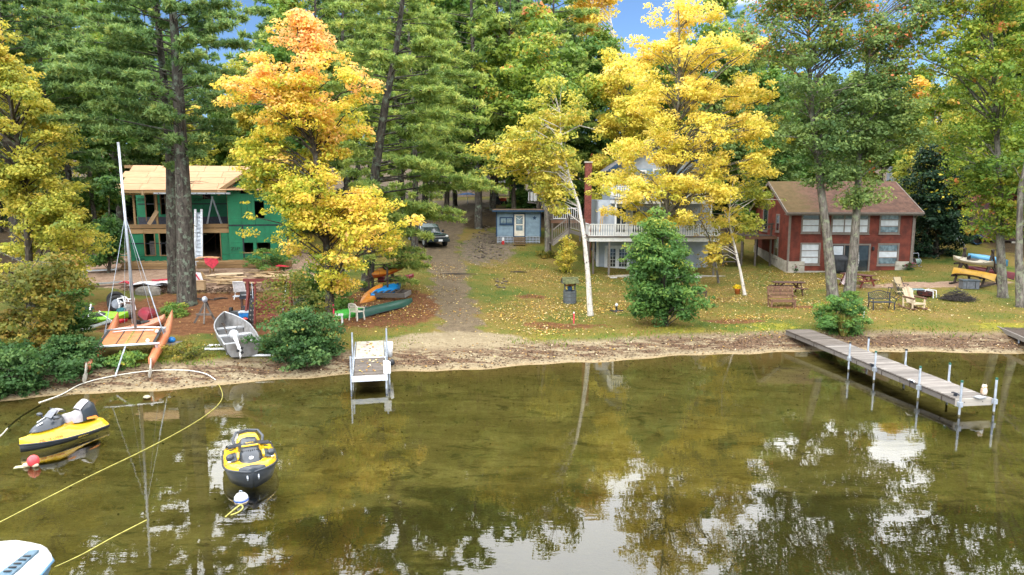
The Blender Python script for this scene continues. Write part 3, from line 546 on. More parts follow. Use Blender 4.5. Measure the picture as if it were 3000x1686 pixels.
# --- the wood behind: a few builds of each kind, copied as individuals
def lib(kind, i):
    B = np.zeros(3); h = 22.0; T = [np.array([math.sin(f * 4 + i) * .25, math.cos(f * 3 + i) * .2, f * h * .97]) for f in np.linspace(0, 1, 7)]
    if kind == 'pine':
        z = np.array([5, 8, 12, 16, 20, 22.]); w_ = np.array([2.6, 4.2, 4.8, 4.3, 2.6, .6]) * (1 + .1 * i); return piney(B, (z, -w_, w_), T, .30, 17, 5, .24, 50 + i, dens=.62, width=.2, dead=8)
    z = np.array([3.5, 7, 11, 15, 19, 22.]); w_ = np.array([2.4, 4.2, 4.8, 4.3, 3.2, 1.0]) * (1 + .08 * i); return leafy(B, (z, -w_, w_), T, .22, 210, 90, .20, 1.25, seed=60 + i, tintf=lambda P, f: .42 + .3 * ss(.6, 1, f), tf=1, flat=.55, shell=.5)
LIBS = {}
def wood_tree(kind, i, px, Yp, h, lm, label, group, wide=1.0):
    x = (px - CX) / FP * Yp * 1.01; b = Vector((x, Yp, hz(x, Yp) - .1)); name = 'pine_tree' if kind == 'pine' else 'broadleaf_tree'; cat = 'pine tree' if kind == 'pine' else 'tree'
    if (kind, i) not in LIBS:
        LIBS[(kind, i)] = o = make(name, label, cat, b, lib(kind, i), lm, PBK if kind == 'pine' else DBK, group)
    else:
        o = dup(LIBS[(kind, i)], b, rnd.uniform(0, 6.28), label, group)
    h *= 1.0 if 1200 < px < 1850 else .95; s = h / 22.0; o.scale = (s * wide, s * wide, s)
    c = [q for q in o.children if q.name.startswith('crown')][0]
    c.material_slots[0].link = 'OBJECT'; c.material_slots[0].material = lm
    return o
ZONES = [(-1e9, 330, 'at the left edge of the wood'), (330, 720, 'behind the unfinished house'), (720, 1130, 'behind the orange topped maple'), (1130, 1500, 'beyond the drive bend'), (1500, 1800, 'behind the little blue cabin'),
         (1800, 2250, 'behind the grey blue cottage'), (2250, 2650, 'behind the red cottage'), (2650, 1e9, 'behind the maroon shed')]
KIND = {'PIN': ('pine', PIN, 'dark green pine'), 'PIN2': ('pine', PIN2, 'light green pine'), 'GRN': ('leaf', GRN, 'green leafy tree'), 'MPL': ('leaf', MPL, 'turning green maple'), 'LIM': ('leaf', LIM, 'yellow green tree'), 'YEL': ('leaf', YEL, 'yellow maple'), 'OAK': ('leaf', OAK, 'dark green oak'), 'ORG': ('leaf', ORG, 'orange tinted tree')}
WOOD = [(1215, 52, 19.5, 'PIN2'), (1395, 64, 26, 'PIN2'), (1500, 65, 23, 'MPL'), (1310, 72, 27, 'GRN'), (1450, 76, 26, 'PIN'), (1620, 74, 25, 'PIN2'), (-60, 46, 22, 'PIN'), (70, 47, 23, 'PIN'), (190, 50, 21, 'PIN'), (300, 54, 20, 'GRN'), (20, 60, 25, 'PIN'), (120, 64, 26, 'LIM'), (240, 62, 24, 'PIN'), (360, 60, 23, 'PIN'), (430, 66, 22, 'GRN'), (520, 62, 19, 'PIN'), (590, 58, 12, 'LIM'), (620, 70, 15, 'PIN'), (700, 64, 14, 'GRN'),
        (760, 58, 12, 'LIM'), (800, 64, 17, 'PIN2'), (880, 56, 20, 'GRN'), (900, 68, 31, 'PIN'), (960, 60, 24, 'PIN2'), (1030, 66, 26, 'PIN2'), (1100, 74, 28, 'PIN'), (1180, 70, 26, 'PIN2'), (1250, 78, 27, 'PIN'), (1330, 82, 27, 'GRN'), (1400, 90, 28, 'PIN'), (1455, 84, 31, 'PIN'), (1520, 88, 33, 'PIN'), (1600, 82, 25, 'GRN'), (1680, 86, 25, 'PIN'),
        (1740, 76, 20, 'GRN'), (1780, 80, 18, 'PIN'), (1860, 78, 17, 'GRN'), (1930, 84, 18, 'ORG'), (2010, 74, 22, 'GRN'), (2080, 68, 23, 'GRN'), (2150, 66, 20, 'OAK'), (2220, 64, 18, 'GRN'), (2290, 70, 18, 'OAK'), (2370, 66, 15, 'GRN'), (2460, 72, 16, 'OAK'), (2560, 68, 15, 'MPL'), (2640, 72, 15, 'ORG'), (2720, 68, 15, 'MPL'), (2800, 74, 18, 'LIM'), (2880, 66, 24, 'MPL'), (2960, 64, 25, 'GRN'), (3060, 66, 25, 'MPL'), (3160, 60, 24, 'GRN'),
        (2700, 60, 13, 'LIM'), (2860, 62, 14, 'MPL'), (2250, 62, 12, 'OAK'), (3080, 54, 20, 'MPL'),
        (30, 84, 27, 'PIN'), (180, 88, 27, 'LIM'), (330, 86, 28, 'PIN'), (480, 90, 27, 'GRN'), (640, 92, 22, 'PIN'), (780, 88, 22, 'LIM'), (920, 94, 29, 'PIN'), (1060, 98, 30, 'PIN'), (1190, 100, 30, 'GRN'), (1300, 108, 30, 'PIN'), (1560, 106, 29, 'PIN'), (1650, 104, 27, 'OAK'), (1760, 108, 22, 'PIN'), (1850, 110, 18, 'PIN'), (1960, 104, 24, 'OAK'), (2100, 96, 28, 'PIN'), (2230, 98, 21, 'GRN'), (2350, 92, 19, 'MPL'), (2500, 96, 20, 'OAK'), (2640, 92, 18, 'GRN'), (2780, 94, 20, 'MPL'), (2930, 90, 27, 'OAK'), (3080, 92, 28, 'GRN'), (-120, 76, 26, 'PIN'), (-260, 60, 24, 'LIM'), (-420, 64, 25, 'PIN'), (3260, 74, 26, 'MPL'), (3400, 66, 25, 'GRN'), (-330, 44, 20, 'LIM'), (3350, 50, 21, 'MPL')]
ORD = ['leftmost', 'second from the left', 'third from the left', 'fourth from the left', 'fifth from the left', 'sixth from the left', 'seventh from the left', 'eighth from the left', 'ninth from the left']
WK_ = []
for k, (px, Yp, h, kd) in enumerate(WOOD):
    a, lm, txt = KIND[kd]; zone = [z[2] for z in ZONES if z[0] <= px < z[1]][0]; dist = 'standing' if Yp < 75 else 'far back'
    WK_.append((px, wood_tree(a, k % 3, px, Yp, h, lm, f'{txt} {dist} {zone}'.replace('standing ', ''), f'{txt}s {dist} {zone}')))
# understorey saplings that close the view below the crowns
def sap():
    T = [np.array([0, 0, f * 4.2]) for f in np.linspace(0, 1, 4)]; z = np.array([.3, 1.5, 3, 4.4]); w_ = np.array([1.3, 1.9, 1.5, .4]); return leafy(np.zeros(3), (z, -w_, w_), T, .05, 90, 60, .14, .8, seed=90, shell=.6, tintf=lambda P, f: .35 + .2 * f)
SP = None
for k in range(46):
    px = -150 + k * 73 + rnd.uniform(-30, 30)
    if 1150 < px < 1480: continue
    Yp = rnd.uniform(60, 74) if px < 2050 else rnd.uniform(61, 72)
    x = (px - CX) / FP * Yp; b = Vector((x, Yp, hz(x, Yp) - .1)); zone = [z[2] for z in ZONES if z[0] <= px < z[1]][0]; lb = f'leafy sapling of the undergrowth {zone}'
    if SP is None: o = SP = make('sapling', lb, 'sapling', b, sap(), GRN, DBK, lb + 's')
    else: o = dup(SP, b, rnd.uniform(0, 6), lb, lb + 's')
    s = rnd.uniform(.8, 1.6); o.scale = (s * 1.2, s * 1.2, s); lm = rnd.choice([GRN, GRN, OAK, MPL, LIM, DRK])
    c = [q for q in o.children if q.name.startswith('crown')][0]; c.material_slots[0].link = 'OBJECT'; c.material_slots[0].material = lm
    WK_.append((px, o))
by = {}
for px, o in WK_: by.setdefault(o['label'], []).append((px, o))
for lb, l_ in by.items():                                # alike neighbours are told apart by their order along the wood
    if len(l_) > 1:
        for i, (px, o) in enumerate(sorted(l_, key=lambda q: q[0])): o['label'] = lb + ', ' + ORD[min(i, 8)]
# ---------------------------------------------------------------- materials for built things
OSB = wood('raw roof sheathing', (.50, .31, .18), (.40, .235, .125), (1, 6, 6), 1.5, .75, .22); PLY = wood('plywood sheet', (.56, .40, .24), (.44, .29, .16), (1, 3, 3), 2)
LUM = wood('new lumber', (.46, .31, .155), (.34, .21, .10)); DLUM = wood('dark stud lumber', (.22, .13, .07), (.14, .08, .045))
ZIPG = M('green sheathing', (.018, .20, .095), .6, 0, .12, 1.5, dirt=(.03, .12, .07), dirtamt=.3); TAPE = M('black seam tape', (.02, .025, .035), .5)
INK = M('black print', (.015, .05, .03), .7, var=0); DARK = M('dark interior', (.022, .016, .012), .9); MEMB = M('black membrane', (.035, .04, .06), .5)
ALU = M('aluminium', (.55, .57, .60), .42, .75, .12, 5, bump=.1); GALV = M('galvanised pipe', (.48, .53, .60), .45, .6, .15, 5)
WHT = M('white paint', (.74, .75, .76), .5, 0, .06); CREAM = M('cream plastic', (.66, .62, .53), .5, 0, .07)
REDW = M('red stained clapboard', (.165, .034, .018), .75, 0, .26, 1.6, bump=.15); TRIM = M('taupe trim', (.21, .175, .15), .6, 0, .1)
CONC = M('pale concrete', (.46, .43, .37), .85, 0, .12, 4, bump=.2, dirt=(.25, .22, .17))
GLS = M('window glass', (.03, .04, .045), .04, 0, .2, 2, spec=.9); PALE = M('bluish white', (.62, .66, .70), .25, 0, .08, 3, spec=.6); GRYGL = M('grey blue pane', (.16, .22, .25), .12, 0, .3, 3, spec=.8)  # white pane colour stands for blinds and sky reflected in the glass
BLUW = M('grey blue clapboard', (.20, .29, .37), .7, 0, .12, 3); NAVY = M('navy trim', (.012, .045, .10), .5, 0, .1); LBLU = M('pale blue grey wall', (.40, .45, .52), .7, 0, .08, 2)
GWD = wood('weathered grey deck', (.20, .175, .155), (.12, .10, .085)); GWD2 = wood('pale grey dock board', (.29, .265, .24), (.18, .16, .145)); DGW = wood('dark weathered wood', (.10, .075, .06), (.055, .04, .032))
REDP = wood('red brown painted wood', (.22, .055, .045), (.15, .035, .03)); BRW = wood('brown stained wood', (.24, .13, .085), (.16, .085, .055)); LOGW = wood('peeled log', (.58, .47, .33), (.42, .33, .22))
BLK = M('black plastic', (.018, .019, .022), .5); RUB = M('black rubber', (.02, .02, .02), .85); IRON = M('black iron', (.03, .035, .05), .5, .3)
def shingle(name, a, b, moss=None):
    t = NT(name); oi = t.coord((1, 1, 1)); f = t.noise(3, 6, oi, .6); c = t.mix(t.rng(f, .35, .65), b, a); c = t.mix(t.math('MULTIPLY', t.noise(22, 2, t.coord((1, .3, .3)), .5), .5), c, tuple(x * .5 for x in b))
    if moss:
        sx = t.n('ShaderNodeSeparateXYZ'); t.t.links.new(oi, sx.inputs[0]); c = t.mix(t.math('MULTIPLY', t.rng(t.math('ADD', sx.outputs[0], t.math('MULTIPLY', f, 3)), 4.2, 2.2), .5), c, moss)
    MC[name] = t.done(t.bsdf(c, .9, 0, .2, t.bump(f, .3, .02))); return MC[name]
SHB = shingle('brown shingles', (.185, .10, .07), (.10, .056, .042), (.13, .105, .03)); SHD = shingle('dark grey shingles', (.07, .06, .055), (.04, .035, .03)); SHG = shingle('mid grey shingles', (.22, .22, .23), (.13, .13, .14))

# ---------------------------------------------------------------- unfinished house
F1 = Frame(D(385, 770, 44.6), R(12)); HOUSE = thing('unfinished_house', 'two storey house under construction with green sheathing and raw plywood roof', 'house', F1.o, F1.a)
def fx(F, px, py, off=0): return F.at(px, py, off)
def wallcells(F, par, x0, x1, z0, z1, ops, y, th, mat, name, cw=1.22, ch=2.44):
    xs = sorted(set([x0, x1] + [v for o in ops for v in (o[0], o[1]) if x0 < v < x1])); zs = sorted(set([z0, z1] + [v for o in ops for v in (o[2], o[3]) if z0 < v < z1]))
    def split(vs, st):
        out = [vs[0]]
        for a, b in zip(vs[:-1], vs[1:]):
            n = max(1, round((b - a) / st)); out += [a + (b - a) * k / n for k in range(1, n + 1)]
        return out
    xs, zs = split(xs, cw), split(zs, ch)
    for a, b in zip(xs[:-1], xs[1:]):
        for c, d in zip(zs[:-1], zs[1:]):
            mx_, mz = (a + b) / 2, (c + d) / 2
            if any(o[0] < mx_ < o[1] and o[2] < mz < o[3] for o in ops): continue
            MB().box((mx_, y + th / 2, mz), (b - a - .008, th, d - c - .008)).build(name, mat, par)
def opx(F, l, off): 
    r = []
    for a, b, c, d in l:
        x0, z1 = F.at(a, c, off); x1, z0 = F.at(b, d, off); r.append((x0, x1, z0, z1))
    return r
xR = F1.at(674, 700)[0]; xW1 = F1.at(846, 700, -.3)[0]; zD = F1.at(500, 664)[1]; zE = F1.at(500, 556, -.2)[1]; H = HOUSE
low = opx(F1, [(421, 457, 675, 749), (465, 500, 675, 749), (505, 560, 675, 749), (568, 650, 674, 767)], 0)
wallcells(F1, H, 0, xR, 0, zD - .22, low, 0, .05, ZIPG, 'sheathing_panel')
for o in low:
    for a in (o[0], o[1]): MB().box((a, -.005, (o[2] + o[3]) / 2), (.05, .09, o[3] - o[2])).build('window_buck', LUM, H)
    MB().box(((o[0] + o[1]) / 2, -.005, o[2]), (o[1] - o[0], .1, .05)).build('window_buck', LUM, H)
up = opx(F1, [(424, 457, 563, 648), (469, 502, 566, 628), (593, 618, 567, 584), (528, 560, 563, 648)], 1.7)
wallcells(F1, H, 0.1, xR, zD, zE + .3, up, 1.7, .05, ZIPG, 'sheathing_panel')
for o in up[:2] + up[3:]:
    for a in (o[0], o[1]): MB().box((a, 1.68, (o[2] + o[3]) / 2), (.06, .1, o[3] - o[2])).build('window_buck', DLUM, H)
wing = opx(F1, [(711, 743, 712, 741), (752, 793, 712, 741), (704, 722, 556, 568), (745, 775, 590, 640)], -.3)
wallcells(F1, H, xR, xW1, 0, zE, wing, -.3, .05, ZIPG, 'sheathing_panel')
for o in wing[:2]:
    MB().box(((o[0] + o[1]) / 2, -.31, o[2]), (o[1] - o[0], .1, .05)).build('window_buck', LUM, H)
DEP = 7.0
MB().box((.025, DEP / 2 + .03, zD / 2), (.05, DEP, zD)).box((.05, DEP / 2 + .9, (zD + zE) / 2), (.05, DEP - 1.7, zE - zD)).build('side_wall', ZIPG, H)
MB().box((xW1 - .025, DEP / 2 - .2, zE / 2), (.05, DEP, zE)).build('side_wall', ZIPG, H)
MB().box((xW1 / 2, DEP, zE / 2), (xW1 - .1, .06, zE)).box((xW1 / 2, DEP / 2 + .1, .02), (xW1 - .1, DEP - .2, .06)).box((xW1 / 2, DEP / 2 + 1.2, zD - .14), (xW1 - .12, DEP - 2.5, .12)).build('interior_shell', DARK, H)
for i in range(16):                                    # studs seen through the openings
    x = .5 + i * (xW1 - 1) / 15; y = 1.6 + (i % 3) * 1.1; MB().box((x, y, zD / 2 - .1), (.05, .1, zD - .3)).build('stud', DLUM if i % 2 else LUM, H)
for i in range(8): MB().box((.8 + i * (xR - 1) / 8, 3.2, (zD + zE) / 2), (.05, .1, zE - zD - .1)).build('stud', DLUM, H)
xs0, zs0 = F1.at(600, 720, 3); MB().bar((xs0 - .8, 3, .2), (xs0 + 1.2, 3, zD - .3), .25, .06).build('stair_stringer', DLUM, H)
gx0, gz0 = F1.at(446, 725, .3); MB().box((gx0 + .15, .5, gz0 - .2), (.7, .03, 1.2)).build('leaning_board', M('grey board', (.25, .23, .22)), H); MB().box((gx0 + 1.15, .45, gz0 - .2), (.7, .03, 1.2)).build('leaning_board', MC['grey board'], H)
# deck, posts, beams
MB().box((xR / 2 - .05, .85, zD - .03), (xR + .25, 1.75, .05)).build('deck_floor', LUM, H)
MB().box((xR / 2 - .05, -.08, zD + .02), (xR + .35, .05, .26)).build('rim_board', LUM, H); MB().box((xR / 2, -.02, zD - .30), (xR, .06, .30)).build('beam', LUM, H)
for i in range(9): MB().box((.2 + i * (xR - .4) / 8, .8, zD - .17), (.05, 1.6, .2)).build('joist', LUM, H)
for px in (392, 458, 668): x = F1.at(px, 600)[0]; MB().box((x, .02, (zD + zE) / 2 + .05), (.12, .12, zE - zD - .05)).build('post', LUM, H)
MB().bar((F1.at(437, 655)[0], -.1, zD + .15), (F1.at(462, 618)[0], -.1, F1.at(462, 618)[1]), .05, .24).build('brace', PLY, H)
MB().bar((F1.at(346, 573)[0], -.2, F1.at(346, 571)[1]), (F1.at(468, 568)[0], -.2, F1.at(468, 568)[1]), .05, .09).build('rail_board', LUM, H)
MB().box((xR / 2, 1.66, zD + .30), (xR - .2, .03, .55)).build('membrane_strip', MEMB, H)
for z in (zD * .53,): MB().box((xR * .25, -.012, z), (xR * .48, .012, .07)).build('seam_tape', TAPE, H)
for px in (712, 843): x = F1.at(px, 700, -.35)[0]; MB().box((x, -.312, zD / 2), (.09, .012, zD)).build('seam_tape', TAPE, H)
MB().box((xR * .5, 1.68, zD + 1.45), (xR * .96, .012, .07)).build('seam_tape', TAPE, H); MB().box(((xR + xW1) / 2, -.312, zD + .05), (xW1 - xR, .012, .09)).build('seam_tape', TAPE, H)
for px, py, off in [(410, 586, 1.66), (500, 586, 1.66), (575, 586, 1.66), (404, 763, -.03), (685, 730, -.35), (690, 560, -.35), (828, 676, -.35), (399, 682, -.03)]:
    x, z = F1.at(px, py, off); text('ZIP', .30, INK, H, Matrix.Translation((x + .1, off - .012, z)) @ Matrix.Rotation(R(90), 4, 'X') @ Matrix.Shear('XZ', 4, (0, 0)), 'lettering', .002, 1.5)
# roofs of separate sheets
xa, ya, za = -.55, -.75, zE - .05; rx, ry = 3.4, 2.75
xg = (xR + xW1) / 2; zg = F1.at(752, 489, -.6)[1]; zr = F1.at(560, 487, ry)[1]
nu, nv = 7, 4
for j in range(nv):
    for i in range(nu):
        x0 = xa + (i + (j % 2) * .5) * 1.55 - (0.5 if j % 2 else 0); x1 = min(x0 + 1.53, xg + 1.2); x0 = max(x0, xa + (.25 if j == 0 else 0) * 0 - (.35 if j >= 2 else 0))
        if x1 - x0 < .2: continue
        f0, f1 = j / nv, (j + 1) / nv - .008
        p = [(x0, ya + (ry - ya) * f, za + (zr - za) * f) for f in (f0, f1)]; q = [(x1, a[1], a[2]) for a in p]; up_ = Vector((0, -(zr - za), ry - ya)).normalized() * (.03 + .004 * ((i + j) % 2))
        vs = [p[0], q[0], q[1], p[1]]; MB().add(vs + [tuple(Vector(v) + up_) for v in vs], [(0, 1, 2, 3), (7, 6, 5, 4), (0, 4, 5, 1), (1, 5, 6, 2), (2, 6, 7, 3), (3, 7, 4, 0)]).build('roof_panel', OSB, H)
MB().bar((xa, ry + .02, zr), (xa, 6.8, za), .05, .14).bar((xa - .3, ry, zr - .08), (xg, ry, zr - .08), .05, .2).build('rafter', LUM, H)
MB().add([(xa, ry, zr - .02), (xg + 1, ry, zr - .02), (xg + 1, 7.2, za), (xa, 7.2, za)], [(0, 1, 2, 3)]).build('roof_deck', OSB, H)
MB().box(((xa + xR) / 2, ya + .02, za - .10), (xR - xa + .1, .045, .17)).build('fascia', LUM, H); MB().box((xR / 2, .02, zE + .05), (xR, .12, .28)).build('beam', BRW, H)
for px in (371, 427, 647): x = F1.at(px, 550)[0]; MB().box((x, ya, za - .17), (.14, .05, .3)).build('lookout', PLY, H)
e0, e1 = xR - .45, xW1 + .35; zb = zE - .12
MB().prism([(xR, zE - .01), (xW1, zE - .01), (xg, zg - .28)], -.3, -.25).build('gable_panel', ZIPG, H)
for s, ex in ((-1, e0), (1, e1)):
    MB().bar((ex, -.62, zb), (xg, -.62, zg), .05, .22).build('rake_board', LUM, H)
    for k in range(3):
        f0, f1 = k / 3, (k + 1) / 3 - .01; A = Vector((ex + (xg - ex) * f0, 0, zb + (zg - zb) * f0 + .1)); Bv = Vector((ex + (xg - ex) * f1, 0, zb + (zg - zb) * f1 + .1))
        for y0, y1 in ((-.62, 1.8), (1.81, 4.2), (4.21, 7.2)):
            vs = [(A.x, y0, A.z), (Bv.x, y0, Bv.z), (Bv.x, y1, Bv.z), (A.x, y1, A.z)]; MB().add(vs + [(v[0], v[1], v[2] + .035) for v in vs], [(0, 1, 2, 3), (7, 6, 5, 4), (0, 4, 5, 1), (1, 5, 6, 2), (2, 6, 7, 3), (3, 7, 4, 0)]).build('roof_panel', OSB, H)
def local_thing(F, name, label, cat, x, y, z, group=None): p = F.o + Vector((x * F.c - y * F.s, x * F.s + y * F.c, z)); return thing(name, label, cat, p, F.a, group)
# scaffold plank, stepladder, extension ladder
x0, z0 = F1.at(452, 567, -.9); x1, z1 = F1.at(675, 568, -.9); o = local_thing(F1, 'scaffold_plank', 'long aluminium scaffold plank across the upper porch opening', 'plank', x0, -.9, z0)
MB().box(((x1 - x0) / 2, 0, 0), (x1 - x0, .32, .10)).build('plank_body', ALU, o)
for i in range(8): MB().box(((i + .5) * (x1 - x0) / 8, -.165, 0), (.05, .01, .06)).build('rivet_plate', DARK, o)
xl, zl = F1.at(622, 620, .6); o = local_thing(F1, 'step_ladder', 'aluminium stepladder standing open on the upper porch', 'ladder', xl, .7, zD)
for dx, dy, sx in ((-.45, 0, 1), (.5, .1, -1)):
    for w_ in (0, .35): MB().bar((dx, dy + w_, 0), (.03 * sx, dy + w_ * .6, 1.95), .05, .04).build('rail', ALU, o)
    for k in range(1, 6): f = k / 6; MB().bar((dx * (1 - f), dy, 1.95 * f), (dx * (1 - f), dy + .35, 1.95 * f), .04, .03).build('rung', ALU, o)
xb, _ = F1.at(583, 760, -.9); o = local_thing(F1, 'extension_ladder', 'tall aluminium extension ladder leaning on the porch deck beside the thick pine', 'ladder', xb, -1.1, hz(*(F1.o + Vector((xb * F1.c, xb * F1.s - 1.1, 0)))[:2]) - F1.o.z)
hl = F1.at(583, 602, -.2)[1] - .1
for s in (-.22, .22, -.16, .16): MB().bar((s, 0 if abs(s) > .2 else .06, 0), (s, .9, hl), .075, .10).build('rail', ALU, o)
MB().bar((0, .05, .1), (0, .93, hl - .25), .27, .02).build('stowed_section', GALV, o)
for k in range(14): f = (k + .6) / 14.5; MB().bar((-.2, .9 * f, hl * f), (.2, .9 * f, hl * f), .035).build('rung', GALV, o)

# ---------------------------------------------------------------- windows
def window(par, x0, x1, z0, z1, y, panes, fm=TRIM, tw=.11, axis=1, name='window', cols=1, sill=True):
    """panes: materials from the top down; the front faces -y (axis 1) or -x (axis 0)"""
    def bx(m, a0, a1, b0, b1, y0, y1):
        if axis == 1: m.span((a0, y0, b0), (a1, y1, b1))
        else: m.span((y0, a0, b0), (y1, a1, b1))
        return m
    w_ = MB(); bx(w_, x0 - tw, x0, z0 - tw, z1 + tw, y - .05, y); bx(w_, x1, x1 + tw, z0 - tw, z1 + tw, y - .05, y); bx(w_, x0, x1, z1, z1 + tw, y - .05, y); bx(w_, x0, x1, z0 - tw, z0, y - .05, y)
    f = w_.build(name, fm, par); n = len(panes); h = (z1 - z0) / n; cwid = (x1 - x0) / cols
    for j, m in enumerate(panes):
        for c in range(cols): bx(MB(), x0 + c * cwid + .025, x0 + (c + 1) * cwid - .025, z1 - (j + 1) * h + .025, z1 - j * h - .025, y - .018, y - .006).build('pane', m, f)
        if j: bx(MB(), x0, x1, z1 - j * h - .03, z1 - j * h + .03, y - .036, y - .004).build('rail', fm, f)
    for c in range(1, cols): bx(MB(), x0 + c * cwid - .04, x0 + c * cwid + .04, z0, z1, y - .038, y - .004).build('mullion', fm, f)
    if sill: bx(MB(), x0 - tw - .03, x1 + tw + .03, z0 - tw - .05, z0 - tw, y - .09, y).build('sill', fm, f)
    return f
def clap(par, x0, x1, z0, z1, y, mat, holes, pitch=.14, axis=1, name='siding', top=None):
    m = MB(); n = int((z1 - z0) / pitch)
    for i in range(n):
        a, b = z0 + i * pitch, z0 + (i + 1) * pitch + .004; segs = [(x0, x1)]
        if top: l_, r_ = top(b); segs = [(max(x0, l_), min(x1, r_))]
        for h in holes:
            if h[2] - .12 < (a + b) / 2 < h[3] + .12:
                ns = []
                for s, e in segs:
                    if h[1] + .11 <= s or h[0] - .11 >= e: ns.append((s, e)); continue
                    if h[0] - .11 > s: ns.append((s, h[0] - .11))
                    if h[1] + .11 < e: ns.append((h[1] + .11, e))
                segs = ns
        for s, e in segs:
            if e - s < .02: continue
            v = [(s, y - .05, a), (e, y - .05, a), (e, y - .006, b), (s, y - .006, b), (s, y, a), (e, y, a)]
            if axis == 0: v = [(p[1], p[0], p[2]) for p in v]
            m.add(v, [(0, 1, 2, 3), (4, 5, 1, 0)])
    return m.build(name, mat, par, kind='stuff')
# ---------------------------------------------------------------- red cottage
F2 = Frame(D(2306, 800, 50), 0.0); C = thing('red_cottage', 'two storey red clapboard cottage with brown shingle roof and taupe trim', 'house', F2.o)
wx = F2.at(2672, 700)[0]; ez = F2.at(2480, 617)[1]; dp_ = 7.0; rz_ = F2.at(2430, 537, dp_ / 2)[1]; wz = F2.at(2480, 790)[1]
MB().box((wx / 2, dp_ / 2, ez / 2 - .6), (wx - .02, dp_ - .02, ez + 1.2)).build('wall', REDW, C)
ups = opx(F2, [(2353, 2398, 625, 680), (2441, 2541, 623, 682), (2582, 2630, 626, 682)], 0); los = opx(F2, [(2349, 2396, 716, 773), (2576, 2626, 718, 774)], 0); dr = opx(F2, [(2438, 2541, 719, 796)], 0)
clap(C, .06, wx - .06, .1, ez, 0, REDW, ups + los + dr)
window(C, *ups[0], 0, [GLS, PALE, PALE]); window(C, *ups[1], 0, [GRYGL, PALE, PALE], cols=3); window(C, *ups[2], 0, [GRYGL, PALE, GRYGL])
window(C, *los[0], 0, [PALE, PALE, PALE]); window(C, *los[1], 0, [GRYGL, PALE, GRYGL]); d_ = dr[0]
f = window(C, d_[0], d_[1], .12, d_[3], 0, [GLS], cols=3, name='sliding_door', sill=False); MB().box(((d_[0] + d_[1]) / 2 + .55, -.04, 1.0), (.04, .05, .22)).build('handle', WHT, f)
MB().box((d_[0] + .45, -.026, d_[3] - .62), (.7, .01, 1.1)).build('reflection_panel', PALE, f)  # white panel painted on the door glass as a reflection
for x in (.0, wx): MB().box((x, -.02, ez / 2 + .1), (.14, .1, ez - .1)).build('corner_board', TRIM, C)
MB().box((.62, -.03, .42), (1.2, .10, .86)).build('foundation', CONC, C); MB().box((wx - .62, -.03, .42), (1.0, .10, .86)).build('foundation', CONC, C); MB().box((wx / 2, -.02, 0), (wx, .1, .3)).build('foundation', CONC, C)
z1f, z2f = F2.at(2306, 760)[1], hz(F2.o.x - .3, F2.o.y + dp_) - F2.o.z
MB().prism([(0, -.6), (dp_, -.6), (dp_, z2f + .5), (0, .86)], -.06, .06, 0).build('foundation', CONC, C)
gab = lambda z: (.0 if z < ez else (z - ez) / (rz_ - ez) * dp_ / 2, dp_ if z < ez else dp_ - (z - ez) / (rz_ - ez) * dp_ / 2)
sw = [(1.9, 2.45, 3.0, 4.15), (1.9, 2.6, .95, 2.4), (4.3, 5.2, 2.9, 4.9)]
clap(C, .1, dp_ - .05, .9, rz_ - .1, 0, REDW, sw, axis=0, top=gab)
MB().prism([(0, ez - .01), (dp_, ez - .01), (dp_ / 2, rz_ - .1)], .0, .08, 0).build('gable_wall', REDW, C)
MB().prism([(0, ez - .01), (dp_, ez - .01), (dp_ / 2, rz_ - .1)], wx - .08, wx, 0).build('gable_wall', REDW, C)
for h in sw[:2]: window(C, *h, 0, [GRYGL, GLS], axis=0)
window(C, *sw[2], 0, [GLS], axis=0, name='door')
MB().box((-.04, dp_ / 2, rz_ - 1.0), (.05, .45, .5)).build('gable_vent', TRIM, C)
ov = .45; sl = (rz_ - ez) / (dp_ / 2); rxa, rxb = -.45, wx + .45
for sgn in (1, -1):
    m = MB(); n = 26
    for i in range(n):
        f0, f1 = i / n, (i + 1) / n; L0 = -ov; y0 = L0 + (dp_ / 2 - L0) * f0; y1 = L0 + (dp_ / 2 - L0) * f1; za_, zb_ = ez + y0 * sl + .12, ez + y1 * sl + .12
        Y_ = lambda y: y if sgn == 1 else dp_ - y
        m.add([(rxa, Y_(y0), za_ + .022), (rxb, Y_(y0), za_ + .022), (rxb, Y_(y1), zb_ + .004), (rxa, Y_(y1), zb_ + .004), (rxa, Y_(y0), za_ - .02), (rxb, Y_(y0), za_ - .02), (rxb, Y_(y1), zb_ - .02), (rxa, Y_(y1), zb_ - .02)], [(0, 1, 2, 3), (4, 5, 1, 0), (7, 6, 5, 4), (1, 5, 6, 2), (0, 3, 7, 4)])
    m.build('shingle_course', SHB, C, kind='stuff')
zo = ez - ov * sl
MB().box((wx / 2, -ov + .02, zo + .02), (rxb - rxa, .05, .22)).build('fascia', TRIM, C); MB().box((wx / 2, -ov - .06, zo + .07), (rxb - rxa, .12, .13)).build('gutter', TRIM, C); MB().box((wx / 2, -ov / 2 - .02, zo - .02), (rxb - rxa, ov, .03)).build('soffit', TRIM, C)
for x in (rxa + .03, rxb - .03): MB().bar((x, -ov, zo + .06), (x, dp_ / 2, rz_ + .02), .05, .2).bar((x, dp_ + ov, zo + .06), (x, dp_ / 2, rz_ + .02), .05, .2).build('rake_board', TRIM, C)
MB().tube([(wx + .12, -.35, zo), (wx + .12, -.02, zo - .35), (wx + .12, -.02, .2)], .045, 8).build('downspout', TRIM, C)
lx, lz = F2.at(2556, 730); o = MB().lathe([(.05, 0), (.09, .05), (.09, .22), (.03, .30)], (lx, -.12, lz - .1), 8).build('wall_lamp', BLK, C)
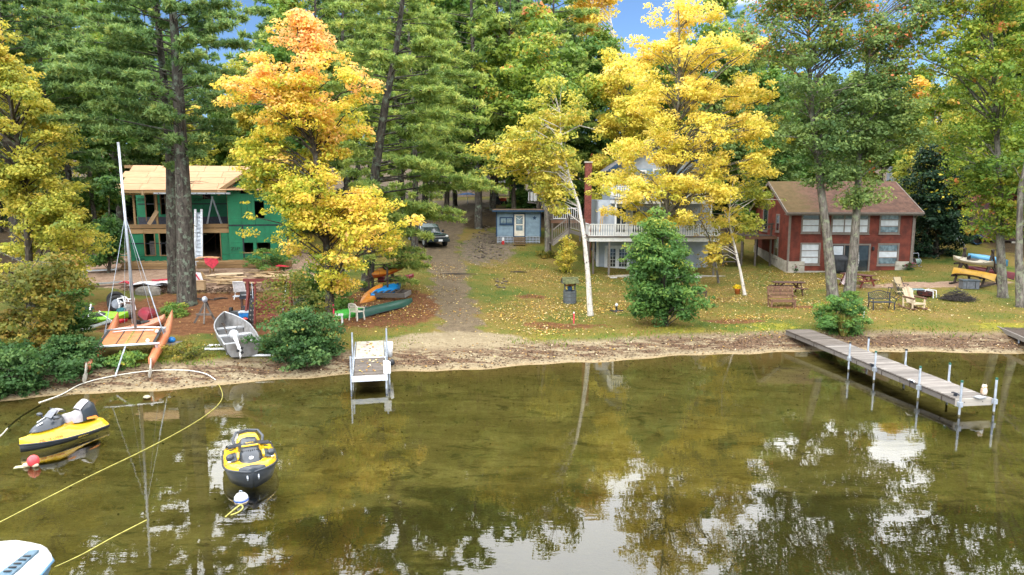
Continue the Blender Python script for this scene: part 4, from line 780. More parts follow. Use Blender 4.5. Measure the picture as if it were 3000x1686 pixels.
# side deck on posts with stairs
D2 = local_thing(F2, 'side_deck', 'dark wooden deck on posts on the left side of the red cottage', 'deck', -1.4, 3.8, 2.55)
for i in range(16): MB().box((-.0, -1.5 + i * .2, .02), (2.7, .185, .04)).build('deck_board', DGW, D2)
MB().box((0, -1.62, -.1), (2.7, .05, .22)).build('rim_board', BRW, D2)
for x in (-1.25, -.2, .95):
    for y in (-1.5, 1.4): zb_ = hz(D2.location.x + x, D2.location.y + y) - D2.location.z; MB().box((x, y, (zb_ + 1.0) / 2), (.12, .12, 1.0 - zb_)).build('post', GWD, D2)
for z in (.95, .55): MB().box((-.1, -1.5, z), (2.5, .05, .07)).build('rail', GWD, D2)
MB().bar((-1.2, -1.5, .1), (.9, -1.5, .95), .05, .07).build('brace', GWD, D2)
ST = local_thing(F2, 'wooden_stairs', 'dark open stairs climbing the bank left of the red cottage', 'stairs', -3.6, 3.2, 1.0)
zb_ = hz(*ST.location[:2]) - ST.location.z
for s in (-.55, .55): MB().bar((s, -1.2, zb_ - .1), (s, 2.6, 2.7), .06, .28).build('stringer', DGW, ST); MB().bar((s, -1.2, zb_ + .8), (s, 2.6, 3.6), .05, .08).build('handrail', GWD, ST); MB().box((s, -1.2, zb_ + .35), (.1, .1, 1.0)).build('newel_post', GWD, ST)
for k in range(11): f = (k + .5) / 11; MB().box((0, -1.2 + 3.8 * f, zb_ + (2.75 - zb_) * f), (1.05, .28, .045)).build('tread', GWD, ST)
# ---------------------------------------------------------------- grey blue cottage on the slope
F3 = Frame(D(1750, 800, 52), 0.0); B3 = thing('blue_cottage', 'three storey pale grey blue cottage with wrapping balconies behind the yellow trees', 'house', F3.o)
bw = F3.at(2075, 720)[0]; zf = F3.at(1850, 697, -2.4)[1]; zf2 = F3.at(1850, 586, -2.2)[1]; bd = 7.5; ztop = zf2 + 2.4
fr_ = opx(F3, [(1775, 1841, 724, 796)], 0)[0]
for nm, a, b in (('lower_wall', -.4, zf - .05), ('middle_wall', zf - .05, zf2 - .05)): MB().box((bw / 2, bd / 2, (a + b) / 2), (bw, bd, b - a)).build(nm, LBLU, B3)
MB().prism([(1.2, zf2 - .05), (bw - .8, zf2 - .05), (bw - .8, ztop), (bw / 2 + .3, ztop + 2.2), (1.2, ztop)], .3, bd - .3).build('upper_wall', LBLU, B3)
for s in (-1, 1):
    ex = bw / 2 + .3 + s * (bw / 2 - .4); m = MB(); n = 18
    for i in range(n):
        f0, f1 = i / n, (i + 1) / n; A = (ex + (bw / 2 + .3 - ex) * f0, ztop - .25 + 2.6 * f0); Bv = (ex + (bw / 2 + .3 - ex) * f1, ztop - .25 + 2.6 * f1)
        m.add([(A[0], -.4, A[1] + .05), (Bv[0], -.4, Bv[1] + .02), (Bv[0], bd + .2, Bv[1] + .02), (A[0], bd + .2, A[1] + .05), (A[0], -.4, A[1]), (A[0], bd + .2, A[1])], [(0, 1, 2, 3), (0, 3, 5, 4)])
    m.build('shingle_course', SHG, B3, kind='stuff'); MB().bar((ex, -.42, ztop - .3), (bw / 2 + .3, -.42, ztop + 2.3), .06, .26).build('rake_board', NAVY, B3)
clap(B3, 1.25, bw - .85, zf2 + .2, ztop, .3, BLUW, [], .14)
for x0, x1, z0, z1 in ((2.6, 3.5, zf2 + .3, zf2 + 2.1), (4.2, 5.4, zf2 + .9, zf2 + 2.2)): window(B3, x0, x1, z0, z1, .27, [GRYGL], WHT, .12)
for x0, x1 in ((1.35, 2.1), (2.6, 4.0), (4.6, 6.2)): window(B3, x0, x1, zf + .25, zf + 2.15, -.0, [GLS], WHT, .12, cols=2)
f = window(B3, fr_[0], fr_[1], .15, fr_[3], 0, [GLS], WHT, .10, cols=2, name='french_doors', sill=False)
hw_ = (fr_[1] - fr_[0]) / 2
for s in (0, 1):
    m = MB(); xo = fr_[0] + s * hw_; m.span((xo, -.03, .15), (xo + .14, -.006, fr_[3])).span((xo + hw_ - .14, -.03, .15), (xo + hw_, -.006, fr_[3])).span((xo, -.031, .15), (xo + hw_, -.005, .48)).span((xo, -.031, fr_[3] - .14), (xo + hw_, -.005, fr_[3]))
    m.build('door_leaf', WHT, f)
    for k in range(1, 3): MB().box((xo + .14 + (hw_ - .28) * k / 3, -.026, (fr_[3] + .4) / 2), (.022, .016, fr_[3] - .6)).build('muntin', WHT, f)
    for k in range(1, 5): MB().box((xo + hw_ / 2, -.027, .48 + (fr_[3] - .62) * k / 5), (hw_ - .28, .016, .022)).build('muntin', WHT, f)
MB().box((-.02, -.02, zf / 2), (.2, .1, zf)).build('corner_board', WHT, B3); MB().box((bw / 2, -1.3, -.02), (bw + 1.2, 2.6, .16)).build('patio_slab', CONC, B3)
def balcony(z, x0, x1, y0, y1, nm, pm=WHT, dm=GWD):
    m = MB().span((x0, y0, z - .28), (x1, y0 + .06, z)).span((x0, y0, z - .28), (x0 + .06, y1, z)).span((x1 - .06, y0, z - .28), (x1, y1, z)).build('balcony_fascia', pm, B3)
    n = int((y1 - y0) / .16)
    for i in range(n): MB().span((x0 - .02, y0 - .04 + i * (y1 - y0) / n, z), (x1 + .02, y0 - .05 + (i + 1) * (y1 - y0) / n, z + .035)).build('deck_board', dm, B3)
    MB().span((x0, y0, z + .93), (x1, y0 + .09, z + .99)).span((x0, y0 + .02, z + .12), (x1, y0 + .07, z + .17)).build('railing', pm, B3)
    k = int((x1 - x0) / .17)
    for i in range(k):                                  # flat sawn balusters, pinched at the waist
        x = x0 + .1 + i * (x1 - x0 - .2) / (k - 1); pr = [(-.05, .17), (.05, .17), (.055, .35), (.018, .5), (.05, .7), (.05, .93), (-.05, .93), (-.05, .7), (-.018, .5), (-.055, .35)]
        MB().prism([(x + a, z + b) for a, b in pr], y0 + .03, y0 + .055).build('baluster', pm, B3)
    j = int((y1 - y0) / .2)
    for xs in (x0 + .03, x1 - .05):
        MB().span((xs - .03, y0, z + .93), (xs + .05, y1, z + .985)).build('railing', pm, B3)
        for i in range(1, j): MB().box((xs, y0 + i * (y1 - y0) / j, z + .55), (.03, .08, .76)).build('baluster', pm, B3)
balcony(zf, -1.0, bw + .2, -2.4, -.03, 'lower'); balcony(zf2, .9, bw - .4, -2.2, .25, 'upper')
for x in (.55, 3.2, bw - .2): MB().box((x, -2.25, zf / 2 - .15), (.13, .13, zf - .25)).build('post', GWD2, B3)
for x in (-.95, -.6): MB().box((x, -2.2, zf / 2 - .2), (.14, .14, zf - .15)).build('post', GWD, B3)
for x in (1.0, 4.2, bw - .5): MB().box((x, -2.1, (zf + zf2) / 2), (.12, .12, zf2 - zf - .3)).build('post', WHT, B3)
MB().span((-.1, .5, zf - 1.3), (-.04, bd, zf - .1)).build('side_window_band', NAVY, B3)
for k in range(6): MB().span((-.13, .8 + k * 1.0, zf - 1.15), (-.09, 1.6 + k * 1.0, zf - .25)).build('side_pane', GLS, B3)
o = local_thing(F3, 'brick_chimney', 'slim red brick chimney at the left of the grey blue cottage', 'chimney', -.7, 1.0, 0); BRK = M('chimney brick', (.20, .06, .045), .85, 0, .25, 9)
zc_ = F3.at(1720, 478, 1)[1]; MB().box((0, 0, zc_ / 2 - .5), (.5, .5, zc_ + 1)).build('flue', BRK, o)
m = MB()
for k in range(int(zc_ / .08)): m.box((0, 0, k * .08), (.515, .515, .06))
m.build('brick_courses', BRK, o, kind='stuff'); MB().box((0, 0, zc_ + .05), (.62, .62, .1)).build('cap', CONC, o)
for px, lb in ((1757, 'left of two yellow paddles propped on the balcony post'), (1762, 'right of two yellow paddles propped on the balcony post')):
    x, z = F3.at(px, 620, -.6); o = local_thing(F3, 'paddle', lb, 'paddle', x, -.6, zf + .05, 'yellow paddles on the balcony'); m = MB().tube([(0, 0, 0), (.12, 0, 1.5)], .025, 6); m.box((.15, 0, 1.75), (.16, .03, .55)); m.build('shaft_and_blade', M('yellow plastic', (.70, .38, .02), .4), o)
# stairs, landing and ramp left of it
WK = thing('wooden_walkway', 'grey wooden walkway with railed landing and stairs between cabin and grey blue cottage', 'walkway', D(1690, 645, 56))
o_ = WK.location
def wp(px, py, Y): return D(px, py, Y) - o_
def railrun(a, b, n, pm=GWD2, hgt_=.95):
    a, b = Vector(a), Vector(b); up_ = Vector((0, 0, 1)); MB().bar(a + up_ * hgt_, b + up_ * hgt_, .05, .09).build('handrail', pm, WK)
    MB().bar(a + up_ * .12, b + up_ * .12, .04, .06).build('bottom_rail', pm, WK)
    for i in range(n):
        p = a.lerp(b, (i + .5) / n); MB().box(p + up_ * (hgt_ + .1) / 2, (.045, .045, hgt_ - .1)).build('baluster', pm, WK)
    for p in (a, b): MB().box(p + up_ * .45, (.11, .11, 1.15)).build('post', GWD, WK)
l0, l1 = wp(1618, 645, 56), wp(1700, 645, 56); railrun(l0, l1, 14, WHT)
for i in range(11): MB().span((l0.x - .1, l0.y - .05 + i * .15, l0.z - .02), (l1.x + .1, l0.y + .09 + i * .15, l0.z + .03)).build('deck_board', GWD, WK)
MB().span((l0.x - .1, l0.y - .1, l0.z - .26), (l1.x + .1, l0.y - .04, l0.z - .02)).build('rim_board', BRW, WK)
for x in (l0.x, (l0.x + l1.x) / 2, l1.x): MB().box((x, l0.y, l0.z - .85), (.14, .14, 1.8)).build('post', GWD, WK)
u0, u1 = wp(1612, 595, 62), wp(1650, 640, 57.2); railrun(u0, u1, 10); railrun(u0 - Vector((1.1, 0, 0)), u1 - Vector((1.1, 0, 0)), 10)
for i in range(9): p = u0.lerp(u1, i / 8); MB().box(p - Vector((.55, 0, .05)), (1.1, .5, .05)).build('tread', GWD, WK)
r0_, r1_ = wp(1552, 592, 63), wp(1612, 598, 62); railrun(r0_, r1_, 3); MB().bar(r0_ + Vector((0, .4, -.05)), r1_ + Vector((0, .4, -.05)), 1.0, .06).build('ramp_board', GWD2, WK)
for i in range(8): p = r0_.lerp(r1_, i / 7); MB().box(p + Vector((0, .0, .5)), (.28, .03, .8)).build('infill_board', WHT, WK)
s0, s1 = wp(1668, 672, 52.5), wp(1712, 684, 49.8); railrun(s0, s1, 9); s2 = wp(1617, 712, 52.6); railrun(s0, s2, 9)
for i in range(9): p = s0.lerp(s2, i / 8); MB().box(p + Vector((0, .45, -.02)), (.3, .9, .05)).build('tread', GWD, WK)
MB().bar(s0 - Vector((0, 0, .15)), s1 - Vector((0, 0, .15)), .06, .26).build('stringer', GWD2, WK); MB().bar(s0 - Vector((0, 0, .15)), s2 - Vector((0, 0, .15)), .06, .26).build('stringer', GWD2, WK)
for p in (s0, s1): MB().box(p - Vector((0, 0, .9)), (.13, .13, 1.9)).build('post', GWD, WK)
# ---------------------------------------------------------------- little blue cabin
F4 = Frame(D(1455, 708, 57), 0.0); K = thing('blue_cabin', 'small flat roofed blue cabin with white screen door and lattice skirt', 'cabin', F4.o)
kw = F4.at(1583, 660)[0]; kz = F4.at(1520, 621)[1]; kd = 3.4; kb = .45
MB().box((kw / 2, kd / 2, (kz + kb) / 2), (kw - .02, kd, kz - kb)).build('wall', BLUW, K)
dk = opx(F4, [(1507, 1536, 628, 694)], 0)[0]; wk = opx(F4, [(1467, 1500, 640, 655)], 0)[0]; n = 10
for i in range(n):
    a, b = kb + (kz - kb) * i / n, kb + (kz - kb) * (i + 1) / n; segs = [(0.02, kw - .02)]
    for h in (dk, wk):
        if h[2] - .02 < (a + b) / 2 < h[3] + .02:
            ns = []
            for s, e in segs:
                if h[0] - .1 > s: ns.append((s, min(e, h[0] - .1)))
                if h[1] + .1 < e: ns.append((max(s, h[1] + .1), e))
            segs = [q for q in ns if q[1] - q[0] > .03]
    for s, e in segs: MB().add([(s, -.03, a + .012), (e, -.03, a + .012), (e, -.012, b), (s, -.012, b), (s, 0, a + .012), (e, 0, a + .012)], [(0, 1, 2, 3), (4, 5, 1, 0), (0, 3, 4), (1, 5, 2)]).build('siding_board', BLUW, K)
f = window(K, dk[0], dk[1], dk[2] + .05, dk[3], 0, [GRYGL], NAVY, .09, name='screen_door', sill=False); m = MB(); m.span((dk[0], -.035, dk[2]), (dk[0] + .13, -.004, dk[3])).span((dk[1] - .13, -.035, dk[2]), (dk[1], -.004, dk[3])).span((dk[0], -.036, dk[2]), (dk[1], -.003, dk[2] + .5)).span((dk[0], -.036, dk[3] - .13), (dk[1], -.003, dk[3])).span((dk[0], -.036, dk[2] + .95), (dk[1], -.003, dk[2] + 1.05)); m.build('door_leaf', CREAM, f)
MB().tube([(dk[0] + .15, -.03, dk[3] - .25), ((dk[0] + dk[1]) / 2, -.03, dk[3] - .45), (dk[1] - .15, -.03, dk[3] - .22)], .02, 5).build('scrollwork', WHT, f)
window(K, wk[0], wk[1], wk[2], wk[3], 0, [GRYGL], NAVY, .1, cols=2)
for x in (0, kw): MB().box((x, -.01, kz / 2 + .2), (.1, .09, kz - .4)).build('corner_board', NAVY, K)
MB().span((-.35, -.5, kz), (kw + .3, kd + .3, kz + .14)).build('roof_edge', NAVY, K); MB().span((-.34, -.49, kz + .142), (kw + .29, kd + .29, kz + .17)).build('roof', M('leaf strewn roof', (.16, .10, .06), .9, 0, .4, 5), K)
m = MB()
for i in range(30): m.box((.06 + i * (kw - .12) / 29, -.02, kb / 2 - .08), (.045, .02, kb + .14))
for z in (.0, .2, .4): m.box((kw / 2, -.03, z), (kw - .04, .02, .05))
m.build('lattice_skirt', LBLU, K, kind='stuff')
STAR = [(math.cos(R(90 + 36 * k)) * (.2 if k % 2 == 0 else .085), math.sin(R(90 + 36 * k)) * (.2 if k % 2 == 0 else .085)) for k in range(10)]; sx_, sz_ = F4.at(1566, 639)
MB().prism([(sx_ + a, sz_ + b) for a, b in STAR], -.06, -.035).build('wall_star', NAVY, K)
for k in range(4): MB().box(((dk[0] + dk[1]) / 2, -.14 - .24 * k, dk[2] - .1 - k * .155), (dk[1] - dk[0] + .15, .27, .05)).build('stair_tread', LUM, K)
for s in (dk[0], dk[1]): MB().bar((s, -.05, dk[2] - .15), (s, -.95, dk[2] - .72), .05, .2).build('stringer', DGW, K)
gxp, gzp = F4.at(1474, 702); o = thing('garden_gnome', 'small white and red lawn figure at the left of the cabin lattice', 'lawn ornament', F4.o + Vector((gxp, -.35, hz(F4.o.x + gxp, F4.o.y - .35) - F4.o.z))); MB().lathe([(.11, 0), (.13, .15), (.10, .3)], n=10).build('base', M('signal red', (.55, .03, .03), .5), o); MB().lathe([(.09, .3), (.10, .42), (.05, .55), (.01, .62)], n=10).build('top', WHT, o)
# ---------------------------------------------------------------- maroon shed, houses farther back
MAR = M('maroon board wall', (.085, .035, .04), .7, 0, .15); F5 = Frame(D(2838, 700, 57.5), R(-18)); o = thing('maroon_shed', 'maroon shed on concrete piers behind the right hand maples', 'shed', F5.o, F5.a)
MB().prism([(0, .0), (3.6, .0), (3.6, 3.0), (1.8, 4.3), (0, 3.0)], 0, 5).build('wall', MAR, o)
for s, ex in ((-1, -.35), (1, 3.95)): MB().bar((ex, 2.5, 2.85), (1.8, 2.5, 4.42), 5.6, .08, up=(0, 0, 1)).build('roof', M('red metal roof', (.25, .05, .06), .5), o)
for x in (.3, 3.3): MB().box((x, .25, -.35), (.32, .32, .7)).build('pier', CONC, o)
MB().box((1.8, 2.5, -.08), (3.5, 4.9, .14)).build('floor_frame', DGW, o)
BLUB = M('blue plastic barrel', (.03, .10, .22), .4)
o = thing('plastic_barrel', 'dark blue barrel lying under the maroon shed', 'barrel', D(2866, 703, 56.3), R(-10)); MB().tube([(0, 0, 0), (.02, .02, 0), (.02, .8, 0), (0, .82, 0)], [.36, .40, .40, .36], 16, False).build('shell', BLUB, o); MB().tube([(0, .3, 0), (0, .32, 0)], .37, 16).build('dark_inside', DARK, o)
o = thing('hand_ladder', 'short aluminium ladder leaning beside the maroon shed', 'ladder', G(2822, 722), R(20))
for s in (-.2, .2): MB().bar((s, 0, 0), (s - .5, .6, 1.4), .04, .07).build('rail', ALU, o)
for k in range(6): f = (k + .5) / 6; MB().bar((-.2 - .5 * f, .6 * f, 1.4 * f), (.2 - .5 * f, .6 * f, 1.4 * f), .035).build('rung', ALU, o)
def backhouse(label, px0, px1, pyb, pye, pyr, Y, wm, rm, dep=7, wins=()):
    F = Frame(D(px0, pyb, Y), 0.0); o = thing('back_house', label, 'house', F.o); w_ = F.at(px1, pye)[0]; e = F.at(px0, pye)[1]; r_ = F.at(px0, pyr, dep / 2)[1]; g0 = hz(F.o.x + w_ / 2, F.o.y) - F.o.z - .5
    MB().span((0, 0, min(0, g0)), (w_, dep, e)).build('wall', wm, o); MB().prism([(0, e), (dep, e), (dep / 2, r_ - .1)], 0, w_, 0).build('gable_wall', wm, o)
    for s in (1, -1):
        y0 = -.5 if s == 1 else dep + .5; m = MB()
        for i in range(12): f0, f1 = i / 12, (i + 1) / 12; m.add([(-.5, y0 + (dep / 2 - y0) * f0, e - .3 + (r_ - e + .3) * f0 + .05), (w_ + .5, y0 + (dep / 2 - y0) * f0, e - .3 + (r_ - e + .3) * f0 + .05), (w_ + .5, y0 + (dep / 2 - y0) * f1, e - .3 + (r_ - e + .3) * f1 + .01), (-.5, y0 + (dep / 2 - y0) * f1, e - .3 + (r_ - e + .3) * f1 + .01)], [(0, 1, 2, 3)])
        m.build('roof', rm, o)
    MB().box((w_ / 2, -.5, e - .35), (w_ + 1, .05, .2)).build('fascia', WHT, o)
    for a, b, c, d in wins:
        x0, z1 = F.at(a, c); x1, z0 = F.at(b, d); window(o, x0, x1, z0, z1, 0, [GLS], WHT, .12)
    return o
backhouse('low tan house with dark roof beyond the drive, half hidden by pine boughs', 1342, 1500, 566, 526, 478, 98, M('tan wall', (.38, .30, .24), .7), SHD, 9, [(1362, 1374, 530, 545), (1410, 1424, 530, 545)])
backhouse('bright red house with white window standing up the slope behind the grey blue cottage', 1930, 2004, 640, 472, 452, 64, M('bright red clapboard', (.34, .025, .022), .7), SHD, 6, [(1970, 1989, 482, 508)])
backhouse('pale grey house high behind the right hand trees', 2705, 2790, 420, 352, 322, 88, LBLU, SHG, 8, [(2728, 2742, 352, 368)])
# utility pole and wires
o = thing('utility_pole', 'pale utility pole behind the unfinished house roof', 'pole', D(640, 640, 64)); MB().tube([(0, 0, -3), (0, 0, 8.0)], [.15, .12], 8).build('shaft', GWD2, o); MB().box((0, 0, 7.0), (1.6, .1, .12)).build('crossarm', GWD2, o)
o = thing('utility_pole', 'grey utility pole by the back yard beyond the drive', 'pole', D(1262, 560, 84)); MB().tube([(0, 0, -3), (0, 0, 6.5)], [.17, .13], 8).build('shaft', GWD2, o); MB().lathe([(.2, 0), (.22, .1), (.22, .7), (.15, .8)], (.3, 0, 4), 10).build('transformer', GALV, o)
for k, (a, b) in enumerate((((1235, 448, 84), (1640, 430, 70)), ((1262, 476, 84), (1600, 452, 72)))):
    p, q = D(*a), D(*b); o = tag(MB().tube([p, (p + q) / 2 - Vector((0, 0, .3)), q], .03, 5).build('utility_wire', BLK), ['upper', 'lower'][k] + ' black utility wire crossing above the dark roofed house', 'wire', 'utility wires')
# ---------------------------------------------------------------- docks
def strip_frame(A, B_):                                  # frame along a dock: x across, y along
    A, B_ = Vector(A), Vector(B_); return math.atan2(B_.y - A.y, B_.x - A.x) - math.pi / 2, (B_ - A).length
a = W(2851, 1167, .5); b = W(2337, 966, .68); ang, L = strip_frame(a, b); Wd = 1.24
o = thing('long_dock', 'long narrow weathered plank dock reaching from the right lawn into the lake', 'dock', (a.x, a.y, 0), ang); n = 74; rise = .18
for i in range(n): y = (i + .5) * L / n; MB().box((rnd.uniform(-.006, .006), y, .485 + rise * y / L + rnd.uniform(0, .006)), (Wd, L / n - .014, .036)).build('plank', GWD2 if i < 52 else GWD, o)
for s in (-1, 1):
    for k in range(4): y0, y1 = k * L / 4, (k + 1) * L / 4 - .02; MB().bar((s * (Wd / 2 - .03), y0, .37 + rise * y0 / L), (s * (Wd / 2 - .03), y1, .37 + rise * y1 / L), .05, .19).build('side_stringer', GWD2, o)
    MB().bar((s * (Wd / 2 - .02), .05, .462), (s * (Wd / 2 - .02), L, .462 + rise), .075, .018).build('edge_strip', DGW, o)
MB().box((0, -.03, .38), (Wd + .04, .05, .24)).build('end_board', WHT if 0 else wood('bleached end board', (.56, .52, .46), (.42, .38, .33)), o)
for s in (-.35, .3): MB().tube([(s, -.058, .39), (s, -.05, .39)], .018, 8).build('bolt', IRON, o)
m = MB()
for k in range(7): m.bar((-Wd / 2, k * L / 7 + .6, .35 + rise * k / 7), (Wd / 2, k * L / 7 + .6, .35 + rise * k / 7), .05, .15)
m.build('cross_bearer', DGW, o)
WETP = M('slimy wet pipe', (.13, .112, .05), .5, 0, .3, 8)
CAPG = M('green post cap', (.02, .10, .07), .5)
for px, py, s in ((2450, 1049, -1), (2545, 1077, -1), (2660, 1127, -1), (2789, 1173, -1), (2532, 1032, 1), (2633, 1071, 1), (2757, 1116, 1), (2896, 1164, 1)):
    p = W(px, py, .55) - o.location; y = p.x * -math.sin(ang) + p.y * math.cos(ang) if 1 else 0; x = s * (Wd / 2 + .06); gl_ = o.matrix_world
    wx_, wy_ = o.location.x + x * math.cos(ang) - y * math.sin(ang), o.location.y + x * math.sin(ang) + y * math.cos(ang); zb = hz(wx_, wy_) - .1
    q = MB().tube([(x, y, .06), (x, y, 1.14)], .035, 8).build('post', GALV, o); MB().tube([(x, y, zb), (x, y, .065)], .036, 8).build('wet_section', WETP, q); MB().tube([(x, y, 1.12), (x, y, 1.18)], .042, 8).build('cap', CAPG if y < 4 else BLK, q); MB().box((x, y, .40 + rise * y / L), (.12, .12, .16)).build('bracket', GALV, q)
for px, py in ((2549, 1073), (2664, 1120), (2793, 1158)):
    p = W(px + 6, py, .55); q = thing('dock_cleat', {2549: 'mooring cleat near the middle of the long dock', 2664: 'pale mooring cleat at the third post of the long dock', 2793: 'black mooring cleat at the outer end of the long dock'}[px], 'cleat', (p.x, p.y, .53), ang, 'dock cleats'); MB().tube([(0, -.16, .06), (0, -.08, .09), (0, .08, .09), (0, .16, .06)], .022, 6).build('horn', IRON if px != 2664 else WHT, q); MB().box((0, 0, .03), (.06, .1, .07)).build('base', IRON, q)
p = W(2882, 1158, .52); q = thing('decoy_owl', 'small cream plastic owl standing at the outer corner of the long dock', 'owl decoy', (p.x, p.y, .52), 0); q.scale = (.68,) * 3; OWL = M('owl plastic', (.60, .50, .40), .6, 0, .35, 14)
MB().lathe([(.09, 0), (.125, .06), (.13, .2), (.10, .32), (.105, .36), (.115, .42), (.10, .49), (.04, .52)], n=12).build('body', OWL, q, True); MB().ell((0, -.06, .2), (.09, .08, .16)).build('breast', WHT, q, True)
for s in (-1, 1): MB().tube([(s * .06, 0, .48), (s * .085, 0, .56)], [.035, .008], 6).build('ear_tuft', OWL, q); MB().ell((s * .045, -.09, .42), (.035, .02, .035), 8, 6).build('eye', M('owl eye', (.5, .3, .03), .3), q); MB().ell((s * .12, .01, .2), (.035, .08, .16), 8, 6).build('wing', M('owl wing brown', (.40, .26, .16), .6, 0, .3, 14), q)
p = W(2870, 1166, .52); tag(MB().box((p.x, p.y, .545), (.34, .22, .03), .4).build('metal_plate', ALU), 'flat metal plate at the foot of the owl decoy', 'plate')
# dock at the far right edge
p = W(2910, 950, .62); q = W(3000, 993, .55); q2 = W(2985, 951, .62); ang2 = math.atan2(q.y - p.y, q.x - p.x); o = thing('wide_dock', 'wide dark topped dock cut by the right edge of the photo', 'dock', (p.x, p.y, 0), ang2)
for i in range(26): MB().box((.1 + i * .2, 1.2, .58), (.185, 2.4, .04)).build('plank', DGW, o)
for y in (-.03, 2.43): MB().box((2.6, y, .52), (5.3, .07, .2)).build('edge_beam', GWD2, o)
MB().box((-.03, 1.2, .52), (.06, 2.5, .2)).build('edge_beam', GWD2, o)
for x in (.6, 2.6, 4.8): MB().tube([(x, .1, -1), (x, .1, .5)], .04, 8).build('post', GALV, o)
# short aluminium dock
a = W(1083, 1101, .52); b = W(1084, 999, .75); ang3, L3 = strip_frame(a, b); W3 = 1.22; o = thing('aluminium_dock', 'short aluminium framed dock with brown boards and a pale ramp panel', 'dock', (a.x, a.y, 0), ang3)
zf_ = lambda y: .5 + .22 * y / L3; nb = 20; yb = L3 * .48
for i in range(nb): y = .06 + (i + .5) * (yb - .06) / nb; MB().box((0, y, zf_(y) - .01), (W3 - .1, (yb - .06) / nb - .012, .03)).build('plank', GWD, o)
MB().bar((0, yb + .08, zf_(yb)), (0, L3, zf_(L3)), W3 - .1, .03).build('ramp_panel', M('pale ramp panel', (.36, .34, .29), .8, 0, .12, 3, dirt=(.30, .14, .05), dirtamt=.25), o)
MB().box((0, yb + .03, zf_(yb) + .01), (W3, .07, .05)).build('joint_bar', WHT, o); MB().box((0, -.02, .42), (W3 + .06, .05, .2)).build('end_beam', M('white aluminium', (.62, .66, .72), .45, .2, .06), o)
for s in (-1, 1): MB().bar((s * W3 / 2, 0, .44), (s * W3 / 2, L3, .44 + .22), .05, .14).build('side_beam', GALV, o)
for x, y, zt in ((-W3 / 2 - .05, .08, 1.25), (W3 / 2 - .02, .0, .55), (-W3 / 2 - .05, yb, 1.65), (W3 / 2 + .06, yb + .1, 1.75), (W3 / 2 + .1, .5, .5)):
    q = MB().tube([(x, y, hz(a.x + x, a.y + y) - .05), (x, y, zt)], .035, 8).build('post', GALV, o); MB().tube([(x, y, hz(a.x + x, a.y + y) - .05), (x, y, hz(a.x + x, a.y + y) + .08)], .05, 8).build('foot', BLK, q)
MB().box((W3 / 2 + .02, .35, .72), (.26, .3, .42)).build('white_bucket', WHT, o); MB().ell((W3 / 2 + .2, .38, .88), (.11, .11, .13)).build('black_knob', BLK, o, True)
MB().tube([(W3 / 2 + .16, yb + .3, .55), (W3 / 2 + .16, yb + .28, 1.15)], [.12, .16], 12).build('white_bumper', WHT, o, True); MB().bar((-W3 / 2 - .06, .1, .8), (-W3 / 2 - .06, .75, .52), .05, .09).build('brace', ALU, o)
